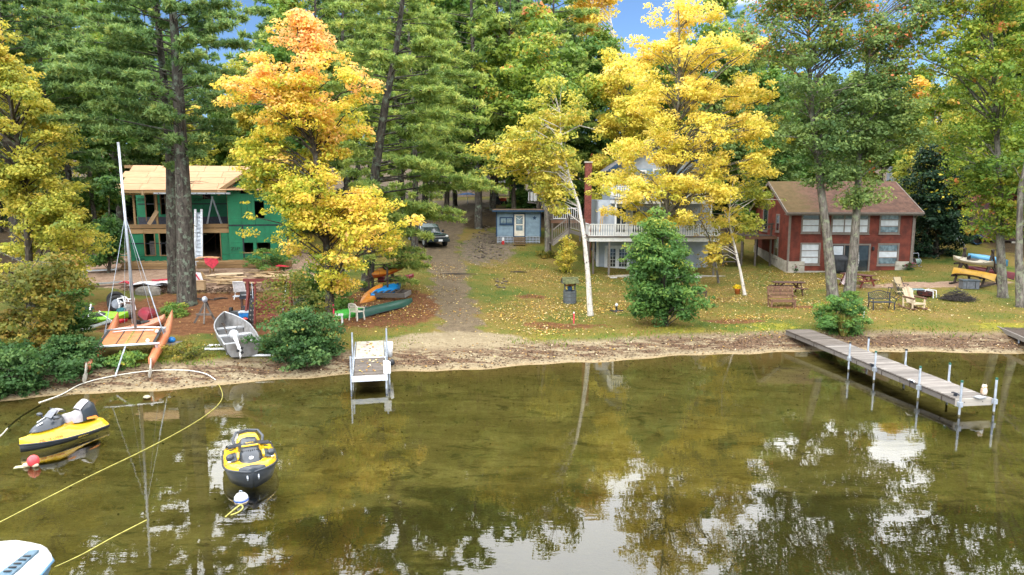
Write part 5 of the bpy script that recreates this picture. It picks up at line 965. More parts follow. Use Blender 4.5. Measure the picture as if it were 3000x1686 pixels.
# ---------------------------------------------------------------- personal watercraft
YELP = M('yellow gelcoat', (.80, .50, .025), .22, 0, .04, 2, coat=.5); BLKP = M('charcoal gelcoat', (.035, .042, .052), .3, 0, .12, 3, coat=.3); SEAT = M('grey vinyl', (.42, .40, .42), .6, 0, .08); MAT_ = M('dark mat', (.045, .055, .065), .8, 0, .2, 8); REDT = M('red decal', (.55, .06, .02), .5, var=.05); BKD = M('black decal', (.02, .02, .02), .5, var=0); WD = M('white decal', (.75, .76, .78), .5, var=0); ORD = M('orange decal', (.75, .22, .02), .5, var=0)
def ski(name, label, loc, rz, kind):
    o = thing(name, label, 'jet ski', loc, rz)          # bow towards +x
    Ls = 1.6; st = np.linspace(-1.55, 1.65, 15)
    def hw(x): t = (x + 1.55) / 3.2; return .60 * min(1, (.86 + .5 * t)) * (1 - max(0, (t - .45) / .55) ** 2.3) + .015
    lowz = .10 if kind == 'a' else .30
    def zg(x): t = (x + 1.55) / 3.2; return lowz + (.13 if kind == 'a' else .16) * t ** 2
    if kind == 'b': hw0 = hw; hw = lambda x: .62 * (1 - max(0, ((x + 1.55) / 3.2 - .52) / .48) ** 2.6) * (.95 if x < -1 else 1) + .03
    hull = [[(x, -hw(x), zg(x)), (x, -hw(x) * 1.0, zg(x) - .08), (x, -hw(x) * .86, -.06), (x, 0, -.16 + .2 * max(0, x - .9)), (x, hw(x) * .86, -.06), (x, hw(x) * 1.0, zg(x) - .08), (x, hw(x), zg(x))] for x in st]
    MB().loft(hull, cap=True).build('hull', BLKP, o, True)
    bump_ = [[(x, s * (hw(x) + .02), zg(x) - .05), (x, s * (hw(x) + .045), zg(x) + .0), (x, s * (hw(x) + .02), zg(x) + .04)] for x in st for s in ()]
    for s in (-1, 1): MB().tube([(x, s * (hw(x) + .012), zg(x) - .01) for x in st], .032, 6).build('rub_rail', BLKP, o, True)
    if kind == 'a':
        def dz(x): t = (x + 1.55) / 3.2; return zg(x) + .22 + .26 * math.exp(-((x - .35) / .62) ** 2)
        deck = [[(x, -hw(x) * k, zg(x) + (dz(x) - zg(x)) * z) for k, z in ((1, .03), (.93, .25), (.8, .5), (.62, .72), (.38, 1.0), (0, 1.08), (-.38, 1.0), (-.62, .72), (-.8, .5), (-.93, .25), (-1, .03))] for x in st]
        MB().loft(deck, cap=True).build('deck', YELP, o, True)
        for s in (-1, 1): MB().loft([[(x, s * hw(x) * .55, zg(x) + .075), (x, s * hw(x) * .90, zg(x) + .085)] for x in np.linspace(-1.5, .0, 5)]).build('foot_mat', MAT_, o)
        hood = [[(x, w_ * k, z0 + (z1 - z0) * c) for k, c in ((-1, 0), (-.8, .55), (-.4, .9), (0, 1), (.4, .9), (.8, .55), (1, 0))] for x, w_, z0, z1 in ((1.25, .05, .55, .60), (1.05, .22, .55, .72), (.75, .34, .58, .86), (.45, .38, .6, .95), (.2, .36, .62, .97), (.05, .26, .62, .90))]
        MB().loft(hood, cap=True).build('hood', BLKP, o, True)
        MB().loft([[(.55, -.2, .93), (.55, .2, .93)], [(.35, -.19, 1.10), (.35, .19, 1.10)], [(.22, -.13, 1.18), (.22, .13, 1.18)]]).build('windshield', M('smoked windshield', (.09, .10, .12), .15, spec=.8), o)
        seat = [[(x, w_ * k, z0 + (z1 - z0) * c) for k, c in ((-1.05, 0), (-1, .6), (-.7, .95), (0, 1.02), (.7, .95), (1, .6), (1.05, 0))] for x, w_, z0, z1 in ((.05, .16, .6, .82), (-.2, .19, .5, .86), (-.5, .22, .45, .84), (-.7, .23, .45, .90))]
        MB().loft(seat, cap=True).build('seat', SEAT, o, True)
        back = [[(x, w_ * k, z0 + (z1 - z0) * c) for k, c in ((-1.05, 0), (-1, .6), (-.7, .95), (0, 1.02), (.7, .95), (1, .6), (1.05, 0))] for x, w_, z0, z1 in ((-.68, .235, .45, .93), (-.85, .24, .45, 1.14), (-1.05, .24, .45, 1.20), (-1.25, .22, .42, 1.05), (-1.38, .18, .40, .6))]
        MB().loft(back, cap=True).build('rear_seat', BLKP, o, True)
        MB().loft([[(x, w_ * k, z1 + .008 - .07 * abs(k) ** 3) for k in (-.85, -.5, 0, .5, .85)] for x, w_, z1 in ((-.62, .235, .95), (-.80, .24, 1.11), (-1.0, .23, 1.22))]).build('seat_inlay', SEAT, o, True)
        MB().tube([(.12, -.42, 1.12), (.18, -.2, 1.08), (.2, 0, 1.06), (.18, .2, 1.08), (.12, .42, 1.12)], .025, 8).build('handlebar', BLK, o); MB().loft([[(.30, -.16, 1.0), (.30, .16, 1.0)], [(.2, -.2, 1.14), (.2, .2, 1.14)], [(.02, -.18, 1.12), (.02, .18, 1.12)]]).build('handlebar_pad', SEAT, o)
        for s in (-1, 1):
            MB().ell((.52, s * .46, .98), (.10, .13, .07)).build('mirror', BLKP, o, True); MB().bar((.52, s * .3, .88), (.52, s * .42, .96), .05).build('mirror_arm', BLK, o)
            MB().loft([[(-.15, s * .44, .56), (.35, s * .46, .56)], [(-.12, s * .38, .65), (.1, s * .42, .62)]]).build('vent_decal', ORD, o); MB().loft([[(-1.25, s * .33, .46), (-.75, s * .36, .52)], [(-1.2, s * .29, .56), (-.8, s * .30, .58)]]).build('vent_decal', ORD, o)
        MB().loft([[(1.02, .06, .735), (.86, .16, .825)], [(.98, .02, .76), (.84, .10, .845)]]).loft([[(.9, -.12, .82), (.6, -.1, .935)], [(.9, -.05, .835), (.6, -.04, .945)]]).build('hood_decal', WD, o)
        for s in (1, -1):
            x = .78; text('ME 18 LMW', .155, REDT, o, Matrix.Translation((x, s * (hw(x) * .945), zg(x) + .085)) @ Matrix.Rotation(math.atan2(hw(x + .2) - hw(x - .2), .4) * s + (math.pi if s > 0 else 0), 4, 'Z') @ Matrix.Rotation(R(52), 4, 'X'), 'registration_lettering')
            text('SEA-DOO', .10, M('yellow decal', (.75, .5, .03), .5, var=0), o, Matrix.Translation((-.35, s * (hw(-.35) * .98 + .012), .045)) @ Matrix.Rotation(math.pi if s > 0 else 0, 4, 'Z') @ Matrix.Rotation(R(80), 4, 'X'), 'hull_lettering')
    else:
        def dz(x): return zg(x) + .10 + .16 * math.exp(-((x - .35) / .8) ** 2)
        deck = [[(x, -hw(x) * k, zg(x) + (dz(x) - zg(x)) * z) for k, z in ((1, .05), (.97, .5), (.86, .85), (.6, .95), (.4, 1.0), (0, 1.05), (-.4, 1.0), (-.6, .95), (-.86, .85), (-.97, .5), (-1, .05))] for x in np.linspace(-1.55, 1.30, 14)]
        MB().loft(deck, cap=True).build('deck', YELP, o, True)
        nose = [[(x, hw(x) * k * 1.02, zg(x) + z) for k, z in ((1, -.05), (.9, .09), (.5, .13), (0, .15), (-.5, .13), (-.9, .09), (-1, -.05))] for x in (1.12, 1.3, 1.5, 1.64)]
        MB().loft(nose, cap=True).build('nose_bumper', BLKP, o, True)
        hood = [[(x, w_ * k, z0 + (z1 - z0) * c) for k, c in ((-1, 0), (-.92, .5), (-.5, .95), (0, 1), (.5, .95), (.92, .5), (1, 0))] for x, w_, z0, z1 in ((1.15, .12, .45, .60), (1.0, .27, .45, .68), (.7, .31, .45, .80), (.4, .29, .5, .90), (.15, .24, .5, .98), (-.02, .18, .5, .94))]
        MB().loft(hood, cap=True).build('hood', BLKP, o, True)
        m = MB()
        for k in range(9): a_ = (k - 4) * .052; m.box((.62 - abs(a_) * .5, a_, .835 - abs(a_) * .1), (.09, .018, .03))
        m.build('hood_louvre', BLK, o)
        MB().tube([(.36, -.2, .915), (.42, 0, .93), (.36, .2, .915)], .028, 6).build('hood_trim', YELP, o)
        for s in (-1, 1):
            MB().bar((.85, s * .31, .70), (.55, s * .30, .78), .05, .05).build('side_trim', YELP, o); MB().loft([[(.9, s * .33, .66), (.35, s * .32, .74)], [(.85, s * .52, .60), (.40, s * .50, .68)]]).build('side_wing', MAT_, o)
            MB().ell((.62, s * .50, .68), (.14, .10, .12), 10, 7).build('mirror', BLKP, o, True)
            MB().loft([[(-.1, s * .45, .60), (.35, s * .46, .64)], [(-.1, s * .36, .62), (.35, s * .36, .66)]]).build('footwell', BLK, o); MB().loft([[(-.75, s * .48, .53), (-.5, s * .50, .56)], [(-.72, s * .38, .55), (-.5, s * .38, .58)]]).build('deck_pocket', BLK, o)
            MB().loft([[(.2, s * .22, .89), (.3, s * .58, .84)], [(.1, s * .22, .98), (.25, s * .50, .92)], [(-.05, s * .2, .95), (.05, s * .48, .90)]]).build('handlebar', BLK, o)
            x = 1.08; text('ME 31 ET', .14, BKD, o, Matrix.Translation((x, s * .40, zg(x) + .245)) @ Matrix.Rotation(R(90) + s * R(-38), 4, 'Z') @ Matrix.Rotation(R(12), 4, 'X'), 'registration_lettering'); MB().box((x - s * s * .16, s * .52, zg(x) + .235), (.09, .04, .012), -s * R(38)).build('registration_sticker', WD, o)
            MB().tube([(1.58, s * .13, .33), (1.68, s * .13, .27), (1.62, s * .13, .2)], .018, 6).build('bow_eye', GALV, o)
        seat = [[(x, w_ * k, z0 + (z1 - z0) * c) for k, c in ((-1.05, 0), (-1, .6), (-.7, .95), (0, 1.02), (.7, .95), (1, .6), (1.05, 0))] for x, w_, z0, z1 in ((-.05, .18, .45, .78), (-.35, .22, .4, .80), (-.7, .24, .4, .82), (-.8, .26, .4, .88))]
        MB().loft(seat, cap=True).build('seat', BLKP, o, True)
        rs = [[(x, w_ * k, z0 + (z1 - z0) * c) for k, c in ((-1.05, 0), (-1, .6), (-.7, .95), (0, 1.02), (.7, .95), (1, .6), (1.05, 0))] for x, w_, z0, z1 in ((-.82, .29, .4, .88), (-1.0, .30, .4, .94), (-1.2, .28, .4, .92))]
        MB().loft(rs, cap=True).build('rear_seat', YELP, o, True)
        MB().tube([(-.7, -.35, .65), (-1.0, -.38, .80), (-1.35, -.28, .92), (-1.42, 0, .95), (-1.35, .28, .92), (-1.0, .38, .80), (-.7, .35, .65)], .04, 8).build('grab_rail', BLKP, o, True)
        MB().box((-1.34, 0, .82), (.08, .46, .22)).build('seat_back', BLKP, o); MB().tube([(.98, 0, .68), (1.0, 0, .715)], .055, 14).build('round_badge', WD, o)
        MB().loft([[(-1.55, -.58, .33), (-1.55, .58, .33)], [(-1.5, -.56, .48), (-1.5, .56, .48)], [(-1.2, -.5, .5), (-1.2, .5, .5)]]).build('swim_deck', MAT_, o)
        text('RXTX', .075, YELP, o, Matrix.Translation((.24, 0, .975)) @ Matrix.Rotation(R(90), 4, 'Z') @ Matrix.Rotation(R(15), 4, 'X'), 'hood_lettering')
    return o
a, b = W(58, 1318, .1), W(300, 1240, .1); c = (a + b) / 2; ski('jet_ski', 'yellow jet ski with grey seat and black hood lying side on at the left', (c.x, c.y, .06), math.atan2(a.y - b.y, a.x - b.x), 'a').scale = (.72, .80, .76)
a, b = W(742, 1432, .05), W(722, 1318, .1); c = (a + b) / 2; ski('jet_ski', 'yellow and charcoal jet ski with its bow to the camera behind the white buoy', (a.x + (b.x - a.x) * .45, a.y + 1.12, .05), math.atan2(a.y - b.y, a.x - b.x), 'b').scale = (.66, .96, .80)
# ---------------------------------------------------------------- white boat at the lower left corner
bow = W(163, 1612, .45); WB = thing('motor_boat', 'white and blue motor boat cut by the lower left corner', 'boat', (bow.x - .60, bow.y - .02, -.06), math.atan2(.98, .12))   # bow towards +x
BLH = M('blue hull paint', (.10, .22, .36), .35, 0, .12, 2, coat=.3); WHG = M('white gelcoat', (.74, .74, .74), .25, 0, .03, 2, coat=.4)
st = [(0.0, .25), (-.06, .55), (-.25, .80), (-.7, .95), (-1.6, 1.0), (-2.8, 1.02), (-4.0, 1.0)]
MB().loft([[(x, -w_, .50), (x, -w_ * .97, .36), (x - .12, -w_ * .8, -.05), (x - .2, 0, -.2), (x - .12, w_ * .8, -.05), (x, w_ * .97, .36), (x, w_, .50)] for x, w_ in st], cap=True).build('hull', BLH, WB, True)
MB().loft([[(x - .11, -w_ * .84, .0), (x - .12, -w_ * .8, -.08), (x - .2, 0, -.24), (x - .12, w_ * .8, -.08), (x - .11, w_ * .84, .0)] for x, w_ in st]).build('hull_bottom', WHG, WB, True)
MB().loft([[(x + .02, -w_ - .02, .49), (x + .02, -w_ * .99, .62), (x - .02, -w_ * .85, .70), (x - .1, -w_ * .4, .76 - .12 * (x < -1.2)), (x - .12, 0, .78 - .2 * (x < -1.2)), (x - .1, w_ * .4, .76 - .12 * (x < -1.2)), (x - .02, w_ * .85, .70), (x + .02, w_ * .99, .62), (x + .02, w_ + .02, .49)] for x, w_ in st], cap=True).build('deck', WHG, WB, True)
for s in (-1, 1):
    MB().tube([(x + .02, s * (w_ + .015), .49) for x, w_ in st], .03, 6).build('rub_rail', BLH, WB, True)
    pr = [(-.40, .52), (-.34, .66), (-1.15, .84), (-1.3, .78), (-1.22, .62)]
    MB().add([(x, s * y, .765 - .1 * (y - .6)) for x, y in pr] + [(x, s * y, .69) for x, y in pr], [(0, 1, 2, 3, 4), (5, 6, 7, 8, 9)] + [(i, (i + 1) % 5, 5 + (i + 1) % 5, 5 + i) for i in range(5)]).build('vent_panel', M('slate vent panel', (.07, .13, .18), .4), WB)
    for k in range(5): x = -.58 - k * .12; MB().box((x, s * (.64 + k * .018), .768), (.035, .12, .012), -s * .2).build('vent_slot', BLK, WB)
MB().loft([[(-1.15, -.55, .62), (-1.15, .5, .62)], [(-1.35, -.5, .95), (-1.35, .45, .95)], [(-2.2, -.5, 1.0), (-2.2, .45, 1.0)]]).build('seat_cover', M('pale grey vinyl', (.45, .45, .48), .5, 0, .1), WB, True)
# ---------------------------------------------------------------- aluminium rowboat with outboard
SKN = M('oxidised aluminium', (.30, .30, .30), .55, .35, .2, 3, bump=.2, dirt=(.16, .14, .12), dirtamt=.6); g0 = G(697, 1012); st0 = W(709, 1032, .75); bw0 = W(640, 950, .95)
RB = thing('rowing_boat', 'open aluminium rowing boat pulled up on the grass with a tilted outboard', 'boat', (g0.x - .15, g0.y, g0.z + .12), math.atan2(bw0.y - st0.y, bw0.x - st0.x), None, (0, 0)); RB.rotation_euler = (0, R(-5), RB.rotation_euler[2])
xs = np.linspace(-2.1, 2.2, 12); hwb = lambda x: .72 * (1 - max(0, (x + .2) / 2.42) ** 2.2) * (1 if x > -1.2 else .95) + .02; zt = lambda x: .58 + .06 * (x + 2.1) ** 2 / 4.5
for inner, nm in ((0, 'hull'), (.03, 'hull_lining')): MB().loft([[(x, -hwb(x) + inner * 1.0, zt(x)), (x, -hwb(x) * .92 + inner, .25), (x, -hwb(x) * .72 + inner, .03 + inner + .12 * max(0, x - 1)), (x, 0, -.02 + inner + .20 * max(0, x - 1)), (x, hwb(x) * .72 - inner, .03 + inner + .12 * max(0, x - 1)), (x, hwb(x) * .92 - inner, .25), (x, hwb(x) - inner, zt(x))] for x in xs]).build(nm, SKN, RB, True)
MB().tube([(x, -hwb(x), zt(x)) for x in xs] + [(x, hwb(x), zt(x)) for x in xs[::-1]], .03, 6).build('gunwale', ALU, RB, True)
MB().prism([(-.68, .58), (.68, .58), (.62, .25), (.48, .03), (0, -.02), (-.48, .03), (-.62, .25)], -2.13, -2.08, 0).build('transom', SKN, RB); MB().box((-2.11, 0, .64), (.07, .5, .16)).build('transom_pad', GWD2, RB)
for x in (-1.55, -.25, .95): q = MB().box((x, 0, .40), (.30, hwb(x) * 1.86, .05)).build('bench', ALU, RB); MB().box((x - .13, 0, .2), (.03, hwb(x) * 1.7, .36)).build('bench_front', SKN, q)
m = MB().tube([(1.2, .2, .45), (-.1, .3, .5)], .025, 6); m.box((1.45, .18, .44), (.5, .12, .03)); m.build('oar', DGW, RB); MB().tube([(.9, -.3, .46), (.1, .1, .2), (-.3, .3, .46)], .012, 5).build('cord', BLK, RB)
OB = MB().loft([[(-2.0 - x, .3 + w_ * math.cos(a_), z + h_ * math.sin(a_)) for a_ in [k * math.pi / 5 for k in range(10)]] for x, w_, z, h_ in ((-.45, .08, .80, .10), (-.35, .17, .85, .19), (-.05, .18, .90, .20), (.10, .13, .90, .15))], True, True).build('outboard_motor', M('grey outboard paint', (.50, .52, .55), .35, 0, .08), RB, True)
MB().loft([[(-2.1 - x, .3 + w_ * math.cos(a_), z + h_ * math.sin(a_)) for a_ in [k * math.pi / 4 for k in range(8)]] for x, w_, z, h_ in ((-.15, .1, .85, .14), (.25, .07, .78, .11), (.75, .05, .62, .10), (.95, .06, .55, .12))], True, True).build('lower_leg', WHT, OB, True)
MB().bar((-2.9, .3, .52), (-3.15, .3, .30), .03, .2).ell((-3.0, .3, .60), (.22, .06, .06)).build('skeg', WHT, OB); MB().bar((-1.6, .32, .82), (-.95, .05, .62), .05, .06).build('tiller', BLK, OB)
for a_ in (0, 2.1, 4.2): MB().box((-3.2, .3 + .1 * math.cos(a_), .60 + .1 * math.sin(a_)), (.03, .1, .1), M3=Matrix.Rotation(a_, 3, 'X')).build('propeller_blade', BLK, OB)
for k, (px, py) in enumerate(((632, 1017), (636, 1028), (735, 1047))):
    p = G(px, py); tag(MB().tube([(p.x - .5, p.y, p.z + .06), (p.x + .9, p.y + .05, p.z + .06)], .05, 8).build('pvc_roller', WHT), ['upper white pipe roller under the left side of the rowing boat', 'lower white pipe roller under the left side of the rowing boat', 'white pipe roller under the transom of the rowing boat'][k], 'pipe', 'boat rollers')
# ---------------------------------------------------------------- beach catamaran
ORH = M('faded orange gelcoat', (.50, .16, .07), .4, 0, .14, 2, dirt=(.55, .30, .18), dirtamt=.4); ORT = M('orange trampoline', (.47, .17, .065), .7, 0, .12, 3, bump=.1)
pL, pR = W(350, 1080, .55), W(414, 950, 1.1); ca = G(368, 1040); CT = thing('catamaran', 'orange beach catamaran with bare mast drawn up at the left of the beach', 'sailing boat', (ca.x + .05, ca.y + .6, ca.z + .12), R(107)); CT.rotation_euler = (0, R(-9), R(107))
for s in (-1, 1):
    xs = np.linspace(-2.45, 2.55, 13); hh = lambda x: .45 + .05 * ((x + .5) / 3) ** 2 + .17 * max(0, (x - .9)) ; ww = lambda x: .14 * (1 - max(0, (x - .3) / 2.3) ** 1.8) * (1 - .35 * max(0, (-x - 1.2) / 1.3)) + .012
    MB().loft([[(x, s * 1.08 - ww(x), hh(x)), (x, s * 1.08 - ww(x) * 1.15, hh(x) * .6), (x, s * 1.08 - .01, .06 + .12 * max(0, x - 1.2) ** 2), (x, s * 1.08 + .01, .06 + .12 * max(0, x - 1.2) ** 2), (x, s * 1.08 + ww(x) * 1.15, hh(x) * .6), (x, s * 1.08 + ww(x), hh(x)), (x, s * 1.08, hh(x) + .03)] for x in xs], True, True).build('hull', ORH, CT, True)
    MB().bar((-2.45, s * 1.08, .45), (-2.75, s * 1.08, .15), .03, .16).ell((-2.85, s * 1.08, -.0 + .06), (.34, .02, .17), 12, 8).build('rudder', M('pale rudder blade', (.52, .49, .43), .6), CT)
    MB().box((-.42, s * .98, .66), (1.85, .10, .02)).build('edge_strap', BLK, CT)
    for x in (.45, -1.3): MB().box((x, s * 1.08, .55), (.09, .10, .22)).build('pylon', ALU, CT)
MB().tube([(.5, -1.15, .66), (.52, -.6, .70), (.54, 0, .72), (.52, .6, .70), (.5, 1.15, .66)], .045, 8).build('front_beam', ALU, CT, True); MB().tube([(-1.35, -1.2, .66), (-1.35, 1.2, .66)], .05, 8).build('rear_beam', ALU, CT)
for s in (-1, 1): MB().box((-.42, s * .47, .665), (1.75, .9, .015)).build('trampoline', ORT, CT)
m = MB()
for k in range(16): m.box((-1.25 + k * .106, 0, .682), (.045, .11, .012))
m.build('lacing', M('yellow black lacing', (.40, .32, .08), .6, 0, .3, 10), CT); MB().box((-.42, 0, .672), (1.75, .06, .012)).build('centre_gap', BLK, CT)
for s in (-.36, .36): MB().box((-.42, s, .68), (1.72, .05, .012)).build('hiking_strap', M('dark strap', (.06, .045, .03), .8), CT)
MB().tube([(.1, -.75, .72), (.12, .2, .76), (.1, .75, .72)], .022, 6).build('tiller_extension', GALV, CT); MB().tube([(-1.4, 0, .62), (-3.05, .05, .08)], .03, 6).build('tiller_bar', GALV, CT); MB().ell((-.1, -.9, .73), (.12, .07, .07)).build('line_bag', WHT, CT, True); MB().ell((-1.15, -.75, .72), (.07, .07, .09)).build('block', WHT, CT, True)
mt = CT.matrix_world; bpy.context.view_layer.update(); Minv = CT.matrix_world.inverted(); mtop = Minv @ D(347, 424, ca.y + 1.0); mast = MB().tube([(.5, 0, .74), tuple(Vector((.5, 0, .74)).lerp(mtop, .5)), tuple(mtop)], [.056, .056, .045], 8).build('mast', M('mast aluminium', (.42, .45, .50), .4, .5, .08), CT, True)
MB().box(tuple(mtop), (.1, .08, .18)).build('masthead', ALU, mast)
h0 = Vector((.5, 0, .74)).lerp(mtop, .62)
for nm, e in (('shroud', (.2, 1.1, .5)), ('shroud', (.2, -1.1, .5)), ('forestay', (1.2, .55, .7)), ('forestay', (1.2, -.55, .7)), ('halyard', (.5, .1, .9))): MB().tube([h0, Vector(e)],   .008 if nm != 'shroud' else .011, 4).build(nm, GALV, CT)
MB().tube([(.22, 1.1, .55), tuple(Vector((.22, 1.1, .55)).lerp(h0, .33))], .02, 5).build('shroud_sleeve', GALV, CT); MB().tube([(.2, -1.08, .5), (.75, -.6, 2.3)], .018, 5).build('trapeze_bar', GALV, CT)
# ---------------------------------------------------------------- canoes and kayaks
def canoe(name, label, loc, rz, L, w_, h, mat, upside=False, tilt=(0, 0), kind='canoe', extra=None, group=None, rim=None, cat=None):
    o = thing(name, label, cat or name, loc, rz, group); o.rotation_euler = (tilt[0] + (math.pi if upside else 0), tilt[1], rz)
    xs = np.linspace(-L / 2, L / 2, 13); f = lambda x: max(.03, (1 - abs(2 * x / L) ** 2.3)) * w_ / 2; z = lambda x: h * (1 + .35 * abs(2 * x / L) ** 3)
    rot = -h if upside else 0
    sec = lambda x, i=0: [(x, -f(x) + i, z(x) - (0 if not i else .0)), (x, -f(x) * 1.03 + i, h * .55), (x, -f(x) * .75 + i, .04 + i), (x, 0, i + .10 * abs(2 * x / L) ** 3), (x, f(x) * .75 - i, .04 + i), (x, f(x) * 1.03 - i, h * .55), (x, f(x) - i, z(x))]
    MB().loft([sec(x) for x in xs], cap=True if kind == 'canoe' and 0 else False).build('hull', mat, o, True)
    rm = rim or BLK
    if kind == 'canoe':
        MB().loft([sec(x, .02) for x in xs]).build('lining', mat, o, True); MB().tube([(x, -f(x), z(x)) for x in xs] + [(x, f(x), z(x)) for x in xs[::-1]], .022, 5).build('gunwale', rm, o, True)
        for x in (-L * .22, L * .22): MB().box((x, 0, h * .8), (.2, f(x) * 1.95, .03)).build('seat', GWD, o)
    else:
        MB().loft([[(x, f(x) * k, z(x) + .10 * w_ * (1 - k * k)) for k in (-1, -.6, 0, .6, 1)] for x in xs], cap=True).build('deck', extra or mat, o, True)
        MB().loft([[(x, k * w_ * .26 * s_, h + .10 * w_ + .012) for k in (-1, 0, 1)] for x, s_ in ((-L * .14, .5), (-L * .1, 1), (L * .08, 1), (L * .14, .45))]).build('cockpit', BLK, o); MB().box((-L * .10, 0, h + .16), (.06, w_ * .45, .2)).build('seat_back', BLK, o)
        for x in (-L * .3, L * .3): MB().tube([(x, -f(x), z(x) + .01), (x + .15, 0, z(x) + .11 * w_ + .01), (x, f(x), z(x) + .01)], .012, 4).build('bungee', BLK, o)
    return o
def plastic(n, c): return M(n, c, .38, 0, .10, 2, dirt=tuple(x * .6 for x in c), dirtamt=.3)
p = G(284, 950); canoe('kayak', 'lime green sit on kayak with black seat by the lakeside thicket', (p.x, p.y + .1, p.z + .15), R(22), 2.6, .75, .26, plastic('lime plastic', (.22, .52, .02)), tilt=(R(22), 0), kind='k')
p = G(415, 945); canoe('canoe', 'dark red canoe lying upside down behind the catamaran mast', (p.x + .1, p.y + .6, p.z + .55), R(118), 3.6, .85, .38, plastic('dark red plastic', (.24, .02, .04)), True, (R(18), R(4)))
p = G(1132, 915); canoe('canoe', 'dark green canoe lying upside down behind the beige chair', (p.x - .1, p.y + .5, p.z + .42), R(62), 4.6, .9, .40, plastic('dark green plastic', (.018, .075, .055)), True, (R(-8), 0))
p = G(1018, 930); canoe('kayak', 'bright green kayak turned over beside the pine trunk', (p.x, p.y + .2, p.z + .35), R(48), 2.2, .8, .30, plastic('bright green plastic', (.06, .38, .05)), True, (R(10), 0), kind='k', extra=plastic('bright green plastic', (.06, .38, .05)))
p = D(1090, 862, 38.2); canoe('kayak', 'amber kayak standing on end against the rack beside the blue kayak', (p.x, p.y, p.z + .1), R(70), 2.6, .72, .32, plastic('amber plastic', (.55, .20, .02)), True, (R(20), R(-18)), kind='k')
p = D(1132, 848, 39); canoe('kayak', 'bright blue kayak on the rack above the grey trailer frame', (p.x, p.y, p.z + .1), R(60), 2.7, .72, .32, plastic('bright blue plastic', (.01, .22, .55)), True, (R(20), R(-8)), kind='k')
p = D(1140, 798, 41); canoe('kayak', 'orange red kayak half hidden by yellow leaves above the kayak rack', (p.x, p.y, p.z), R(40), 2.8, .72, .3, plastic('orange red plastic', (.62, .12, .02)), False, (R(30), R(-14)), kind='k', extra=plastic('amber plastic', (.55, .2, .02)))
p = D(1160, 812, 41.5); canoe('kayak', 'crimson kayak lying behind the blue kayak', (p.x, p.y, p.z - .3), R(35), 2.4, .7, .28, plastic('crimson plastic', (.28, .02, .05)), False, (0, 0), kind='k')
p = G(1130, 868); o = thing('kayak_rack', 'low post rack holding the amber and blue kayaks', 'rack', p, R(-5))
for x in (-1.0, .1): MB().box((x, .1, .8), (.09, .09, 1.7)).build('post', DGW, o); MB().bar((x, -.5, 1.0), (x, .9, 1.0), .07).build('arm', DGW, o)
p = G(1150, 878); o = thing('trailer_frame', 'low grey wooden bed frame beside the dark green canoe', 'frame', (p.x - .2, p.y + .2, p.z), R(-6))
for y in (-.5, .9): MB().box((0, y, .28), (2.0, .07, .26)).build('side_board', GWD, o)
for x in (-1, 1): MB().box((x, .2, .28), (.07, 1.4, .26)).build('end_board', GWD2, o)
for k in range(5): MB().box((-.7 + k * .3, .2, .44), (.14, 1.3, .03)).build('slat', DGW, o)
# right hand rack
p = G(2888, 838); KR = thing('boat_rack', 'dark timber A frame rack carrying canoes and kayaks by the right hand maples', 'rack', (p.x - .1, p.y + .6, p.z), R(30)); bz = p.z; KX, KY = p.x - .1, p.y + .6
for y in (-.7, 1.0):
    for s in (-1, 1): MB().bar((s * 1.0, y, 0), (s * .1 * -1, y, 2.35), .1, .12).build('leg', DGW, KR)
    for z, w_ in ((.55, 1.15), (1.35, .95)): MB().box((0, y + .11, z), (w_ * 2, .07, .12)).build('cross_arm', DGW, KR)
    MB().bar((-.9, y, .62), (.1, y, 1.4), .07, .09).build('brace', DGW, KR); MB().bar((.9, y, .62), (-.1, y, 1.4), .07, .09).build('brace', DGW, KR)
MB().bar((-1.5, -.8, .06), (1.3, -.6, .06), .12, .12).bar((-1.5, 1.0, .06), (1.3, 1.1, .06), .12, .12).build('ground_sill', DGW, KR)
canoe('kayak', 'tan kayak with pale blue tip on the upper left arms of the boat rack', (KX - .80, KY - .50, bz + 1.42), R(-66), 2.6, .68, .25, plastic('tan plastic', (.36, .31, .22)), tilt=(R(14), R(4)), kind='k')
canoe('canoe', 'mustard yellow canoe upside down on the lower left arms of the boat rack', (KX - .70, KY - .60, bz + 1.02), R(-64), 2.7, .75, .40, plastic('mustard plastic', (.60, .34, .05)), True, (R(-14), R(4)))
canoe('kayak', 'sky blue kayak turned over on the upper right arms of the boat rack', (KX + .75, KY + .4, bz + 1.85), R(-62), 2.5, .7, .30, plastic('sky blue plastic', (.08, .30, .52)), True, (R(10), R(6)), kind='k')
canoe('canoe', 'maroon canoe upside down on the lower right arms of the boat rack', (KX + .95, KY + .3, bz + 1.05), R(-62), 3.0, .75, .38, plastic('maroon plastic', (.16, .02, .03)), True, (R(-8), R(4)))
# ---------------------------------------------------------------- buoys, ropes and blocks in the water
p = W(97, 1345, .2); o = thing('mooring_buoy', 'round pink red buoy beside the bow of the left jet ski', 'buoy', (p.x, p.y, 0)); o.scale = (.72,) * 3; MB().ell((0, 0, .20), (.20, .20, .22)).build('float', M('coral red vinyl', (.75, .07, .08), .35), o, True); MB().tube([(0, 0, -.02), (0, 0, -.5)], .03, 6).build('stem', WHT, o)
for k, s in enumerate((-.12, .10)):
    q = W(100 + s * 110, 1358, .05); tag(MB().ell((q.x, q.y - .12, .05), (.10, .06, .06)).build('rope_float', M('pale foam float', (.55, .45, .32), .7)), ['left', 'right'][k] + ' small pale float tied under the pink red buoy', 'float', 'small pale floats')
p = W(66, 1368, .0); tag(MB().box((p.x, p.y, -.05), (.36, .16, .12), .3).build('foam_block', M('pale foam block', (.50, .48, .28), .7)), 'pale block floating in front of the pink red buoy', 'block')
